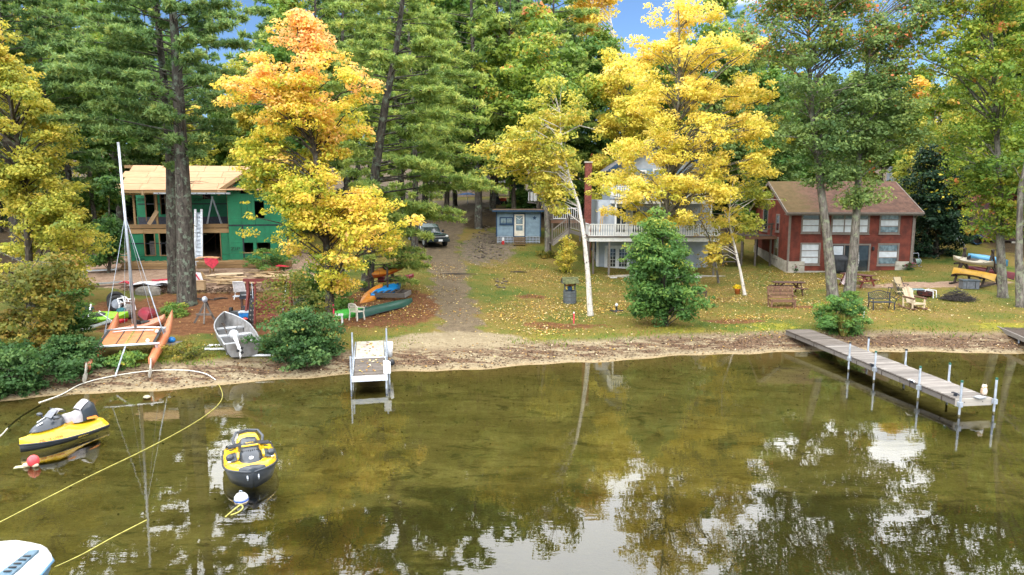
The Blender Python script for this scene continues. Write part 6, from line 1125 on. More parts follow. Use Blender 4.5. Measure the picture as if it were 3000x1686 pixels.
p = W(706, 1452, .15); o = thing('mooring_buoy', 'white mooring buoy with blue stripe in front of the centre jet ski', 'buoy', (p.x, p.y, 0)); o.scale = (.58,) * 3; MB().lathe([(.06, -.16), (.2, -.12), (.27, .02), (.275, .05)], n=20).build('base', M('cream buoy', (.60, .50, .38), .5), o, True); MB().lathe([(.276, .05), (.28, .10), (.275, .115)], n=20).build('blue_stripe', M('blue stripe', (.02, .10, .45), .4), o, True); MB().lathe([(.274, .115), (.25, .22), (.17, .32), (.05, .365)], n=20).build('top', WHT, o, True); MB().tube([(-.06, 0, .36), (-.05, 0, .45), (.05, 0, .45), (.06, 0, .36)], .015, 6).build('ring', GALV, o)
RP = M('yellow poly rope', (.46, .42, .10), .6); HOSE = M('white hose', (.72, .69, .60), .5)
def path(name, label, cat, pts, r, mat):
    P = [Vector(p) for p in pts]; Q = []
    for i in range(len(P) - 1):
        a, b, c, d = P[max(i - 1, 0)], P[i], P[i + 1], P[min(i + 2, len(P) - 1)]
        for k in range(6): t = k / 6; Q.append(.5 * ((2 * b) + (c - a) * t + (2 * a - 5 * b + 4 * c - d) * t * t + (3 * b - a - 3 * c + d) * t ** 3))
    Q.append(P[-1]); return tag(MB().tube(Q, r, 6).build(name, mat, None, True), label, cat)
def gw(px, py, up=.03): p = G(px, py); return (p.x, p.y, max(p.z, 0) + up)
path('garden_hose', 'white hose lying in a long arc along the left beach', 'hose', [gw(115, 1190, .01), gw(180, 1160), gw(240, 1128), gw(330, 1105), gw(440, 1090), gw(540, 1088), gw(600, 1098), gw(632, 1116)], .020, HOSE)
path('rope', 'long yellow rope floating from the beach to the left edge', 'rope', [W(640, 1125, .012), W(652, 1160, .012), W(630, 1195, .012), W(560, 1245, .012), W(430, 1315, .012), W(250, 1402, .012), W(0, 1530, .012), W(-120, 1590, .012)], .010, RP)
path('rope', 'shorter yellow rope running to the white motor boat', 'rope', [W(430, 1524, .012), W(330, 1575, .012), W(240, 1625, .012), W(160, 1662, .012)], .010, RP)
path('rope', 'yellow rope loop floating by the white mooring buoy', 'rope', [W(660, 1515, .012), W(690, 1490, .012), W(706, 1480, .012), W(711, 1488, .012), W(700, 1500, .012), W(676, 1510, .012)], .016, RP)
path('rope', 'end of a rope by the left edge above the left jet ski', 'rope', [W(-40, 1300, .012), W(0, 1278, .012), W(22, 1255, .012)], .016, HOSE)
path('sunken_line', 'dark line curving under the water above the left jet ski', 'line', [W(22, 1255, -.05), W(60, 1222, -.05), W(118, 1188, -.03)], .03, DGW)
p = G(728, 1494); o = thing('concrete_block', 'square block with six holes on the lake bed by the rope loop', 'block', (p.x, p.y, p.z + .1), .1); CB = M('silty concrete', (.16, .12, .04), .9)
for x in (-.16, 0, .16): MB().box((x, 0, 0), (.05, .4, .2)).build('web', CB, o)
for y in (-.18, 0, .18): MB().box((0, y, .002), (.37, .06, .2)).build('web', CB, o)
for k, (px, py, s) in enumerate(((253, 1190, .17), (431, 1170, .14))):
    p = G(px, py); m = MB().ell((0, 0, s * .4), (s, s * .8, s * .6), 10, 7); o = tag(m.build('stone', M('pale lake stone', (.42, .38, .27), .8, 0, .2, 6), None, True), ['pale round stone in the shallows above the left jet ski', 'small pale stone in the shallows near the catamaran rudder'][k], 'stone'); o.location = p
# ---------------------------------------------------------------- lawn and yard things
def gthing(name, label, cat, px, py, rz=0.0, group=None, dz=0): p = G(px, py); return thing(name, label, cat, (p.x, p.y, p.z + dz), rz, group)
def picnic(label, px, py, rz, wm, top=None, L=1.9):
    o = gthing('picnic_table', label, 'picnic table', px, py, rz)
    for k in range(5): MB().box((0, -.32 + k * .16, .76), (L, .15, .04)).build('top_board', top or wm, o)
    for s in (-1, 1):
        for k in (0, 1): MB().box((0, s * (.68 + k * .15), .45), (L, .14, .04)).build('seat_board', top or wm, o)
        x = s * L * .36
        for t_ in (-1, 1): MB().bar((x, t_ * .72, 0), (x, t_ * .24, .74), .05, .11).build('leg', wm, o)
        MB().box((x, 0, .40), (.05, 1.6, .10)).build('seat_bearer', wm, o); MB().box((x, 0, .71), (.05, .74, .08)).build('top_bearer', wm, o); MB().bar((x, 0, .40), (x - s * .45, 0, .72), .05, .08).build('brace', wm, o)
    return o
picnic('dark brown picnic table behind the wooden bench', 2308, 862, R(-4), wood('brown table wood', (.13, .065, .045), (.08, .04, .03)))
PT = picnic('red picnic table beside the mottled oak', 2510, 838, R(-62), REDP, wood('worn red table top', (.19, .075, .06), (.13, .05, .04)), 2.1)
p = G(2508, 836); o = thing('patio_umbrella', 'closed black and white patterned umbrella standing in the red picnic table', 'umbrella', (p.x - .05, p.y + .1, p.z)); MB().tube([(0, 0, .1), (0, 0, 2.75)], .022, 8).build('pole', WHT, o)
t = NT('black white print'); v_ = t.n('ShaderNodeTexVoronoi', feature='DISTANCE_TO_EDGE'); v_.inputs['Scale'].default_value = 7; t.t.links.new(t.coord(), v_.inputs['Vector']); UMB = t.done(t.bsdf(t.mix(t.rng(v_.outputs['Distance'], .04, .09), (.02, .02, .02), (.65, .65, .66)), .8))
MB().loft([[((r_ * (1 + .22 * math.cos(4 * a_))) * math.cos(a_), (r_ * (1 + .22 * math.cos(4 * a_))) * math.sin(a_), z) for a_ in [k * math.pi / 8 for k in range(16)]] for z, r_ in ((1.12, .06), (1.2, .12), (1.6, .17), (2.1, .13), (2.55, .06), (2.68, .02))], True, True).build('folded_canopy', UMB, o, True)
o = gthing('covered_grill', 'grill under a black cover against the red cottage wall', 'grill', 2456, 800, 0)
MB().loft([[(x * w_, y * d_, z) for x, y in ((-1, -1), (-.3, -1.06), (.4, -1), (1, -.9), (1.04, .2), (1, 1), (-1, 1), (-1.05, 0))] for z, w_, d_ in ((0, .62, .36), (.3, .60, .34), (.9, .62, .34), (1.02, .60, .32), (1.25, .42, .25), (1.30, .3, .18))], True, True).build('cover', M('black grill cover', (.022, .025, .03), .55, 0, .3, 3), o, True); MB().box((0, -.37, .93), (1.0, .02, .03)).build('seam', BLK, o); MB().box((.3, -.36, .5), (.02, .03, .8)).build('fold', BLK, o)
# hammock between the oaks
a = G(2445, 870) + Vector((.35, .1, 1.05)); b = G(2487, 868) + Vector((-.3, 0, 1.5)); HM = thing('hammock', 'striped hammock bunched between the two oak trunks', 'hammock', (a + b) / 2); m_ = (a + b) / 2
MB().loft([[tuple(a.lerp(b, f) - m_ + Vector((0, d_ * w_, -.75 * 4 * f * (1 - f) * (.5) - .12 * abs(d_)))) for d_ in (-1, -.4, .3, 1)] for f, w_ in ((0, .03), (.15, .12), (.4, .22), (.65, .22), (.85, .12), (1, .03))]).build('cloth', M('striped hammock cloth', (.45, .36, .36), .8, 0, .45, 9, (9, 1, 1)), HM, True); MB().tube([a - m_ - Vector((.25, 0, -.1)), a - m_], .012, 5).build('cord', WHT, HM)
def bench_slat(label, px, py, rz):
    o = gthing('wooden_bench', label, 'bench', px, py, rz); 
    for k in range(6): z = .50 + k * .115; MB().box((0, .27 + k * .035, z), (1.38, .025, .085)).build('back_slat', BRW, o)
    for k in range(5): MB().box((0, -.24 + k * .11, .40 - .012 * k), (1.40, .095, .03)).build('seat_slat', BRW, o)
    for s in (-1, 1): MB().box((s * .66, -.26, .2), (.09, .09, .42)).build('front_leg', BRW, o); MB().bar((s * .70, .18, 0), (s * .70, .48, 1.10), .06, .09).build('back_post', BRW, o); MB().box((s * .68, 0, .36), (.05, .56, .09)).build('seat_rail', BRW, o); MB().box((s * .68, -.02, .62), (.08, .62, .035)).build('armrest', BRW, o)
    MB().box((0, -.29, .33), (1.36, .03, .10)).build('apron', BRW, o); return o
bench_slat('brown slatted wooden bench in front of the dark picnic table', 2290, 898, R(-4))
o = gthing('metal_bench', 'black cast iron garden bench with openwork back', 'bench', 2582, 908, R(2))
for k in range(5): MB().box((0, -.2 + k * .1, .43), (1.22, .07, .022)).build('seat_slat', IRON, o)
for s in (-1, 1):
    MB().bar((s * .6, -.24, 0), (s * .6, -.2, .43), .045, .05).build('front_leg', IRON, o); MB().bar((s * .6, .32, 0), (s * .6, .22, .45), .045, .05).build('back_leg', IRON, o); MB().bar((s * .6, .24, .43), (s * .6, .36, .92), .045, .05).build('back_post', IRON, o)
    MB().tube([(s * .63, .3, .68), (s * .66, .05, .69), (s * .66, -.24, .66), (s * .66, -.28, .60), (s * .63, -.22, .44)], .022, 6).build('armrest', IRON, o)
MB().tube([(-.6, .36, .90), (-.4, .37, .93), (-.2, .38, 1.0), (0, .38, 1.03), (.2, .38, 1.0), (.4, .37, .93), (.6, .36, .90)], .024, 6).tube([(-.6, .27, .56), (.6, .27, .56)], .022, 6).build('back_frame', IRON, o)
m = MB()
for k in range(9):
    x = -.48 + k * .12; h_ = .82 + .12 * (1 - (x / .6) ** 2); m.tube([(x - .05, .29, .58), (x + .05, .31, .68), (x - .05, .33, .78), (x, .36, h_)], .012, 5); m.tube([(x + .05, .29, .58), (x - .05, .31, .68), (x + .05, .33, .78), (x, .36, h_)], .012, 5)
m.build('scroll_work', IRON, o)
o = gthing('rocking_chair', 'pale log rocking chair with fan shaped back facing the lake', 'rocking chair', 2676, 906, R(10))
for k in range(5): x = (k - 2) * .125; MB().bar((x * .8, .22, .36), (x, .60, 1.22 - .07 * abs(k - 2)), .118, .022, up=(0, 1, 0)).build('back_slat', LOGW, o)
for k in range(5): MB().box((0, -.28 + k * .12, .38 - k * .012), (.62, .105, .025)).build('seat_slat', LOGW, o)
for s in (-1, 1):
    MB().tube([(s * .36, -.34, .08), (s * .38, -.34, .62)], .05, 8).build('front_post', LOGW, o); MB().tube([(s * .36, .34, .08), (s * .36, .42, .72)], .045, 8).build('rear_post', LOGW, o); MB().tube([(s * .38, -.46, .64), (s * .36, .40, .66)], .055, 8).build('armrest', BRW, o)
    MB().tube([(s * .36, -.6, .10), (s * .36, -.3, .045), (s * .36, .1, .04), (s * .36, .5, .09), (s * .36, .75, .18)], .05, 8).build('rocker', BRW, o)
MB().tube([(-.36, -.36, .32), (.36, -.36, .32)], .045, 8).build('front_rail', LOGW, o)
def folding(label, px, py, rz):
    o = gthing('folding_chair', label, 'folding chair', px, py, rz); TN_ = M('tan sling cloth', (.42, .33, .20), .8, 0, .15, 12, (12, 1, 1)); MB().loft([[(-.25, .24, .44), (.25, .24, .44)], [(-.26, .34, .75), (.26, .34, .75)], [(-.24, .42, 1.02), (.24, .42, 1.02)]]).build('back', TN_, o); MB().loft([[(-.25, -.24, .45), (.25, -.24, .45)], [(-.25, .24, .42), (.25, .24, .42)]]).build('seat', TN_, o)
    for s in (-1, 1): MB().tube([(s * .28, -.3, 0), (s * .27, .1, .55), (s * .26, .43, 1.03)], .016, 6).build('frame', IRON, o); MB().tube([(s * .28, .3, 0), (s * .27, -.26, .62)], .016, 6).build('leg', IRON, o); MB().box((s * .30, -.02, .64), (.06, .5, .03)).build('armrest', BLK, o)
    return o
folding('tan folding chair facing the lake behind the log rocking chair', 2638, 862, R(8)); folding('tan folding chair turned sideways beside the log rocking chair', 2636, 876, R(80))
o = gthing('side_table', 'small dark side table left of the tan folding chairs', 'table', 2616, 864, 0); MB().box((0, 0, .44), (.5, .4, .03)).build('top', DGW, o)
for x in (-.22, .22):
    for y in (-.16, .16): MB().bar((x * 1.15, y * 1.1, 0), (x, y, .44), .025).build('leg', IRON, o)
o = gthing('glass_table', 'low glass topped table behind the log rocking chair', 'table', 2686, 868, 0); MB().box((0, 0, .42), (.85, .5, .025)).build('top', M('pale blue glass', (.35, .48, .55), .1, spec=.8), o)
for x in (-.38, .38):
    for y in (-.2, .2): MB().tube([(x, y, 0), (x, y, .42)], .015, 6).build('leg', WHT, o)
o = gthing('fire_pit', 'round rusty maroon fire pit on the grass right of the rocking chair', 'fire pit', 2710, 870, 0); RST = M('rusty maroon steel', (.10, .03, .03), .7, 0, .3, 7)
MB().lathe([(.36, .06), (.44, .12), (.46, .34), (.48, .36), (.44, .36), (.40, .14), (.1, .12)], n=20).build('ring', RST, o, True)
for k in range(6): a_ = k * math.pi / 3 - math.pi / 2; MB().box((.455 * math.cos(a_), .455 * math.sin(a_), .24), (.02, .16, .07), a_).build('cutout', BLK, o)
MB().lathe([(.38, .335), (.38, .345)], n=20).build('ash_bed', DARK, o)
o = gthing('plastic_chair', 'low white garden chair frame right of the fire pit', 'chair', 2725, 872, R(40))
for s in (-1, 1): MB().tube([(s * .25, -.25, 0), (s * .25, -.22, .42), (s * .25, .2, .46), (s * .25, .28, 0)], .025, 6).build('leg', WHT, o)
MB().tube([(-.25, .2, .46), (.25, .2, .46)], .03, 6).build('back_bar', WHT, o)
o = gthing('brush_pile', 'pile of dark dead twigs on the grass', 'brush pile', 2805, 880, 0); TWG = M('dead twigs', (.05, .042, .038), .9, 0, .3); m = MB()
for k in range(330):
    a_ = rnd.uniform(0, 6.28); r_ = .9 * math.sqrt(rnd.random()); z_ = .75 * (1 - r_ / .95) * rnd.random(); L_ = rnd.uniform(.25, .75); d_ = rnd.uniform(0, 6.28); e_ = rnd.uniform(-.35, .25); p0 = Vector((r_ * math.cos(a_), r_ * .8 * math.sin(a_), z_ + .05)); dv = Vector((math.cos(d_), math.sin(d_), e_)) * L_ / 2; m.tube([p0 - dv, p0 + dv], [.018, .006], 4, False)
m.build('twigs', TWG, o, kind='stuff')
o = gthing('storage_box', 'grey storage box with dark lid left of the boat rack', 'storage box', 2838, 846, R(-12)); MB().box((0, 0, .26), (.95, .6, .50)).build('bin', M('grey resin', (.13, .14, .16), .6), o); MB().box((0, 0, .54), (1.04, .68, .08)).build('lid', M('slate resin', (.06, .08, .10), .5), o, bev=.02)
for x in (-.25, .25): MB().box((x, -.305, .26), (.03, .02, .42)).build('rib', BLK, o)
o = gthing('hose_reel', 'hose reel cart at the right corner of the red cottage', 'hose reel', 2683, 782, R(10))
for s in (-1, 1): MB().tube([(s * .25, 0, 0), (s * .25, .12, 1.0)], .018, 6).build('upright', GALV, o)
MB().tube([(-.25, .12, 1.0), (.25, .12, 1.0)], .018, 6).tube([(-.25, .04, .35), (.25, .04, .35)], .02, 6).tube([(-.25, -.3, .03), (-.25, 0, .03)], .018, 6).tube([(.25, -.3, .03), (.25, 0, .03)], .018, 6).build('frame', GALV, o); MB().tube([(-.2, .0, .38), (.2, .0, .38)], .22, 14).build('coiled_hose', M('grey green hose', (.16, .24, .20), .6), o)
for s in (-.2, .2): MB().tube([(s, 0, .38), (s + .015, 0, .38)], .27, 14).build('reel_flange', GALV, o)
# wishing well
o = gthing('wishing_well', 'small grey wishing well planter with mossy gable roof on the lawn', 'wishing well', 1669, 888, R(6)); GW_ = wood('grey blue stave', (.15, .17, .18), (.085, .10, .11))
for k in range(14): a_ = 2 * math.pi * k / 14; MB().box((.36 * math.cos(a_), .36 * math.sin(a_), .36), (.04, .155, .72), a_).build('stave', GW_, o)
for z in (.12, .36, .6): MB().lathe([(.385, z - .02), (.395, z), (.385, z + .02)], n=20).build('hoop', M('dark hoop', (.06, .065, .07), .7), o)
for s in (-1, 1): MB().box((s * .30, 0, .95), (.07, .09, .75)).build('post', GW_, o)
for s in (-1, 1):
    for k in range(5): f0, f1 = k / 5, (k + 1) / 5; A = Vector((s * 0, s * .42 * (1 - f0) , 1.18 + .34 * f0)); Bv = Vector((0, s * .42 * (1 - f1), 1.18 + .34 * f1)); m = MB(); m.add([(-.48, A.y, A.z + .03), (.48, A.y, A.z + .03), (.48, Bv.y, Bv.z + .012), (-.48, Bv.y, Bv.z + .012), (-.48, A.y, A.z), (.48, A.y, A.z)], [(0, 1, 2, 3), (0, 4, 5, 1)]); m.build('roof_shingle_row', M('mossy shingle', (.10, .11, .045), .9, 0, .35, 7), o)
for s in (-1, 1): MB().prism([(-.40, 1.16), (.40, 1.16), (0, 1.48)], s * .44, s * .46, 0).build('gable_end', GW_, o)
MB().tube([(-.3, 0, 1.05), (.3, 0, 1.05)], .05, 8).build('windlass', M('rust orange wood', (.40, .12, .04), .8), o); MB().lathe([(.12, .75), (.15, .98)], n=10).build('bucket', NAVY, o)
# flower pot, stakes, ornaments
o = gthing('flower_pot', 'orange pot of yellow chrysanthemums beside the young white birch', 'potted flowers', 2160, 862, 0); MB().lathe([(.13, 0), (.19, .30), (.21, .31), (.21, .35), (.17, .35)], n=14).build('pot', M('terracotta', (.55, .16, .04), .7), o, True); g = np.random.default_rng(5); d = g.normal(0, 1, (420, 3)); d /= np.linalg.norm(d, axis=1, keepdims=True); d[:, 2] = np.abs(d[:, 2]); P = d * np.array([.30, .30, .26]) * (g.uniform(.7, 1, (420, 1))) + np.array([0, 0, .38]); V, F_ = quads(P, d + g.normal(0, .3, (420, 3)), g.normal(0, 1, (420, 3)), g.uniform(.025, .045, 420), g.uniform(.02, .04, 420)); npmesh('blossoms', V, F_, leafmat('yellow mums', [(0, (.05, .10, .01)), (.25, (.08, .14, .01)), (.3, (.75, .50, .01)), (1, (.85, .62, .02))], .2), o, g.random(420))
PNK = M('pink red paint', (.62, .04, .09), .5)
o = gthing('marker_stake', 'red marker stake beside the white plastic table near the pine', 'stake', 979, 963, 0); MB().tube([(0, 0, -.1), (0, 0, 1.15)], .035, 8).build('stick', PNK, o)
o = gthing('marker_stake', 'short red and white marker post on the bare lawn patch', 'stake', 1681, 955, 0); MB().tube([(0, 0, .1), (0, 0, .66)], .034, 8).build('stick', PNK, o); MB().tube([(0, 0, .62), (0, 0, .69)], .036, 8).build('cap', WHT, o); MB().ell((0, 0, .04), (.13, .12, .07)).build('base_stone', CB, o)
o = gthing('marker_stake', 'thin white stake right of the round garden bush', 'stake', 2529, 945, 0); MB().tube([(0, 0, -.1), (0, 0, .75)], .03, 8).build('stick', WHT, o)
o = gthing('garden_lamp', 'small lamp ornament with pale globe on the lawn near the shrub tree', 'garden ornament', 1806, 914, 0); MB().lathe([(.2, 0), (.16, .05), (.05, .12), (.04, .3)], n=10).build('stand', BLK, o); MB().ell((0, 0, .38), (.09, .09, .09)).build('globe', PALE, o, True)
for s in (-1, 1): MB().bar((s * .1, 0, .05), (s * .38, .05, .06), .1, .05).build('arm', BLK, o)
o = gthing('plastic_barrel', 'half barrel planter on the lawn left of the red cottage', 'planter', 2082, 752, 0); MB().lathe([(.26, 0), (.32, .2), (.30, .42)], n=14).build('tub', DGW, o); MB().lathe([(.29, .40), (.29, .41)], n=14).build('soil', DARK, o)
o = gthing('lawn_box', 'low dark log edging right of the shrub tree', 'edging', 2062, 872, 0); MB().bar((-.5, 0, .25), (.2, .1, .3), .07).build('log', DGW, o); MB().bar((.15, .1, 0), (.18, .1, .4), .08).build('post', DGW, o)
for k, (px, py, w_) in enumerate(((1797, 815, .5), (1980, 815, .45), (2045, 815, .5), (1985, 868, .6))):
    p = G(px, py); tag(MB().box((p.x, p.y, p.z + .03), (w_, .25, .06), .1 * k).build('paving_slab', M('white slab', (.58, .58, .60), .7)), ['white slab on the grass in front of the french doors', 'white slab half hidden left behind the shrub tree', 'white slab to the right behind the shrub tree', 'pale blue white board lying in the shrub tree branches'][k], 'slab', 'pale slabs on the lawn')
# plastic chairs
def monobloc(label, px, py, rz, mat, dz=0, tilt=(0, 0), name='plastic_chair'):
    o = gthing(name, label, 'chair', px, py, rz, None, dz); o.rotation_euler = (tilt[0], tilt[1], rz)
    MB().box((0, 0, .43), (.5, .48, .03)).build('seat', mat, o, bev=.01)
    for sx in (-1, 1):
        MB().bar((sx * .27, -.25, 0), (sx * .23, -.22, .43), .05, .045).build('leg', mat, o); MB().bar((sx * .27, .28, 0), (sx * .23, .22, .43), .05, .045).build('leg', mat, o)
        MB().tube([(sx * .25, -.24, .42), (sx * .29, -.22, .63), (sx * .30, .1, .67), (sx * .27, .26, .72)], .028, 6).build('armrest', mat, o)
    MB().tube([(-.25, .22, .44), (-.28, .28, .70), (-.2, .33, .84), (0, .35, .88), (.2, .33, .84), (.28, .28, .70), (.25, .22, .44)], .03, 6).build('back_frame', mat, o)
    for k in range(5): x = -.16 + k * .08; MB().bar((x * .9, .23, .44), (x, .335, .83), .035, .018, up=(0, 1, 0)).build('back_slat', mat, o)
    return o
monobloc('beige plastic armchair in front of the dark green canoe', 1046, 938, R(150), CREAM); monobloc('white plastic armchair lying behind the catamaran mast', 374, 918, R(60), WHT, .1, (R(-20), R(10)))
o = gthing('plastic_table', 'small white plastic table with drooping leaves right of the red stake', 'table', 990, 950, .2); MB().box((0, 0, .45), (.52, .5, .04)).build('top', WHT, o, bev=.015)
for x in (-.2, .2):
    for y in (-.2, .2): MB().bar((x * 1.1, y * 1.1, 0), (x, y, .44), .06, .03).build('leg', WHT, o)
o = gthing('folding_chair', 'white framed mesh folding chair on the pine needles below the lumber scraps', 'folding chair', 707, 876, R(185)); SLG = M('grey white mesh', (.50, .50, .52), .7)
MB().loft([[(-.28, .22, .42), (.28, .22, .42)], [(-.28, .36, .98), (.28, .36, .98)]]).build('back', SLG, o); MB().loft([[(-.28, -.25, .44), (.28, -.25, .44)], [(-.28, .22, .41), (.28, .22, .41)]]).build('seat', SLG, o)
for s in (-1, 1): MB().tube([(s * .3, .38, 1.0), (s * .3, .2, .42), (s * .3, -.3, .0)], .02, 6).tube([(s * .3, -.28, .62), (s * .3, .3, .0)], .02, 6).build('frame', WHT, o)
MB().tube([(-.3, .38, 1.0), (.3, .38, 1.0)], .02, 6).tube([(-.3, -.3, .02), (.3, -.3, .02)], .02, 6).build('cross_bar', WHT, o)
# jumble by the lakeside bush: swing bench, grill, bins
o = gthing('gas_grill', 'black kettle shaped gas grill left of the red posts', 'grill', 728, 910, .2); MB().loft([[(x, .25 * math.cos(a_), .78 + .22 * math.sin(a_)) for a_ in [k * math.pi / 6 for k in range(7)]] for x in (-.35, .35)], cap=True).build('hood', BLK, o, True); MB().box((0, 0, .70), (.75, .5, .14)).build('firebox', IRON, o); MB().box((-.55, 0, .76), (.32, .42, .03)).build('side_shelf', GALV, o)
for x in (-.3, .3):
    for y in (-.2, .2): MB().box((x, y, .32), (.04, .04, .64)).build('leg', IRON, o)
MB().box((0, 0, .2), (.64, .44, .03)).build('shelf', IRON, o); MB().box((0, -.32, .86), (.5, .03, .03)).build('handle', ALU, o)
o = gthing('garden_swing', 'dark red slatted swing bench between red posts behind the lakeside bush', 'swing bench', 792, 950, R(-2))
for x in (-1.05, 1.05): MB().box((x, .1, 1.05), (.13, .13, 2.1)).build('post', REDP, o); MB().bar((x, -.5, 0), (x, .1, 1.6), .09, .09).build('brace', REDP, o)
MB().box((0, .1, 2.12), (2.5, .12, .14)).build('top_beam', REDP, o)
for k in range(6): MB().box((0, .18 + .03 * k, .56 + k * .10), (1.35, .025, .08)).build('back_slat', REDP, o)
for k in range(4): MB().box((0, -.3 + k * .12, .46), (1.4, .10, .025)).build('seat_slat', REDP, o)
for s in (-1, 1): MB().tube([(s * .68, -.2, .46), (s * .85, .1, 2.05)], .012, 4).build('chain', GALV, o); MB().box((s * .69, -.05, .70), (.07, .55, .03)).build('armrest', REDP, o)
o = gthing('wheelie_cart', 'dark wheeled cart with big black tyres behind the rowing boat', 'cart', 697, 948, .1); MB().box((0, 0, .42), (.55, .45, .35)).build('tub', M('charcoal plastic', (.04, .045, .05), .6), o)
for s in (-1, 1): MB().tube([(s * .38, .1, .62), (s * .26, .1, .62)], .16, 14).build('wheel', RUB, o)
MB().box((0, -.2, .1), (.4, .05, .25)).build('foot', BLK, o)
o = gthing('recycling_bin', 'blue plastic bin with pale lid beside the wheeled cart', 'bin', 722, 952, .15); MB().loft([[(-w_, -d_, z), (w_, -d_, z), (w_, d_, z), (-w_, d_, z)] for z, w_, d_ in ((0, .22, .18), (.62, .28, .24))], True, True).build('tub', M('blue bin plastic', (.02, .17, .48), .45), o); MB().box((0, 0, .64), (.6, .52, .05)).build('lid', M('pale blue lid', (.42, .48, .54), .5), o)
o = gthing('lattice_panel', 'black perforated plastic panel leaning against the red post', 'panel', 742, 958, .1); m = MB(); m.bar((-.1, 0, 0), (.05, .1, 1.35), .34, .03, up=(0, 1, 0)); m.build('board', BLK, o); 
for k in range(6):
    for j in (-1, 1): MB().box((-.085 + k * .024 + j * .07, -.012 + k * .017, .12 + k * .22), (.06, .02, .07)).build('perforation', GWD2, o)
o = gthing('trash_bag', 'shiny black trash bag between rowing boat and red post', 'bag', 722, 968, 0); MB().lathe([(.2, 0), (.30, .12), (.30, .32), (.18, .48), (.06, .56), (.10, .62)], n=9).build('sack', M('black bag film', (.012, .012, .014), .25, 0, .2, 4, bump=.6), o, True); MB().ell((.0, -.12, .56), (.14, .09, .05)).build('red_tie', M('signal red', (.55, .03, .03), .5), o)
o = gthing('red_post', 'slim red brown post standing beside the trash bag', 'post', 746, 985, 0); MB().tube([(0, 0, -.1), (.12, .05, 2.35)], [.06, .05], 8).build('pole', REDP, o); MB().tube([(.1, 0, 2.34), (.14, .1, 2.42)], .055, 8).build('cap', REDP, o)
o = gthing('outboard_stand', 'small outboard clamped on a grey three legged stand', 'motor stand', 604, 945, 0)
for a_ in (-2.6, -1.4, -.2): MB().bar((.55 * math.cos(a_), .45 * math.sin(a_), 0), (0, 0, .95), .06, .09).build('leg', GWD, o)
MB().box((0, -.2, .42), (.75, .05, .10)).build('crosspiece', GWD, o); MB().ell((0, 0, 1.12), (.13, .13, .16)).build('motor_head', M('white blue motor', (.45, .48, .55), .4, 0, .4, 8), o, True); MB().bar((0, .05, 1.1), (.12, .1, .7), .06, .1).build('motor_leg', BLK, o); MB().box((-.14, -.05, 1.1), (.2, .05, .05)).build('tiller', BLK, o)
# jumble left of the mast
for k, (px, py, lb) in enumerate(((341, 892, 'rear black tyre of the pair left of the catamaran mast'), (343, 905, 'front black tyre with pale hub left of the catamaran mast'))):
    o = gthing('tyre', lb, 'tyre', px, py + 10, R(25 + 15 * k), 'tyres by the mast'); n_ = 18; tor = [[((.33 + .10 * math.cos(b_)) * math.cos(a_), .11 * math.sin(b_), .43 + (.33 + .10 * math.cos(b_)) * math.sin(a_)) for b_ in [j * math.pi / 4 for j in range(8)]] for a_ in [2 * math.pi * i / n_ for i in range(n_ + 1)]]; MB().loft(tor, True).build('rubber', RUB, o, True); MB().tube([(0, -.06, .43), (0, .06, .43)], .24, 14).build('hub', GALV if k else DARK, o)
o = gthing('folded_tarp', 'crumpled red tarp bundle below the black tyres', 'tarp', 340, 945, .3); MB().loft([[(x * w_, y * w_ * .6, z) for x, y in ((-1, -.8), (-.2, -1.1), (.7, -.9), (1.1, .1), (.6, 1), (-.5, .9), (-1.1, .2))] for z, w_ in ((0, .42), (.12, .48), (.25, .36), (.33, .16))], True, True).build('cloth', M('red tarp', (.50, .02, .04), .5, 0, .2, 5), o)
o = gthing('beach_chair', 'striped blue and white beach chair folded flat beside the red tarp', 'beach chair', 320, 948, .5); MB().bar((-.35, .3, .5), (.25, -.35, .1), .5, .02).build('cloth', M('blue white stripe', (.35, .45, .58), .7, 0, .45, 14, (1, 10, 1)), o)
for s in (-.26, .26): MB().bar((-.4, .3 + s, .54), (.3, -.35 + s, .08), .03).build('frame', WHT, o)
o = gthing('tarp_roll', 'dark teal and brown bundles piled below the white plastic armchair', 'bundle', 358, 932, 0); MB().ell((0, 0, .3), (.26, .22, .22), 9, 7).build('teal_sack', M('teal cloth', (.01, .09, .11), .7), o, True); MB().ell((.35, -.1, .2), (.3, .26, .24), 8, 6).build('brown_sack', M('brown camo cloth', (.11, .09, .075), .8, 0, .5, 9), o, True); MB().ell((.15, .3, .35), (.25, .2, .3), 8, 6).build('grey_sack', M('grey cloth', (.22, .21, .20), .8, 0, .3, 9), o, True)
o = gthing('mesh_cot', 'pale aluminium frame with mesh lying left of the striped beach chair', 'cot', 285, 965, .4); MB().bar((-.7, -.1, .05), (.55, .3, .35), .04).bar((-.5, -.4, .04), (.6, .05, .3), .04).build('bar', ALU, o); MB().add([(-.7, -.1, .05), (.55, .3, .35), (.6, .05, .3), (-.5, -.4, .04)], [(0, 1, 2, 3)]).build('mesh', M('grey mesh', (.22, .25, .22), .8), o)
o = gthing('screen_panel', 'dark screen panel in aluminium frame leaning by the left thicket', 'panel', 235, 965, R(-5)); MB().bar((0, 0, .5), (.02, .4, 1.0), .9, .02, up=(0, -1, 0)).build('screen', M('dark screen', (.03, .04, .06), .6), o)
for s in (-.48, .48): MB().bar((s, -.2, .0), (s - .1, .35, 1.15), .06, .05).build('stile', ALU, o)
MB().bar((-.5, .1, .6), (.45, .1, .6), .03).build('cross_rail', ALU, o)
p = G(402, 980); canoe('kayak', 'faded salmon sit on kayak lying end on below the dark red canoe', (p.x, p.y + .5, p.z + .12), R(70), 2.6, .85, .25, plastic('faded salmon plastic', (.55, .22, .13)), False, (0, R(-4)), kind='k')
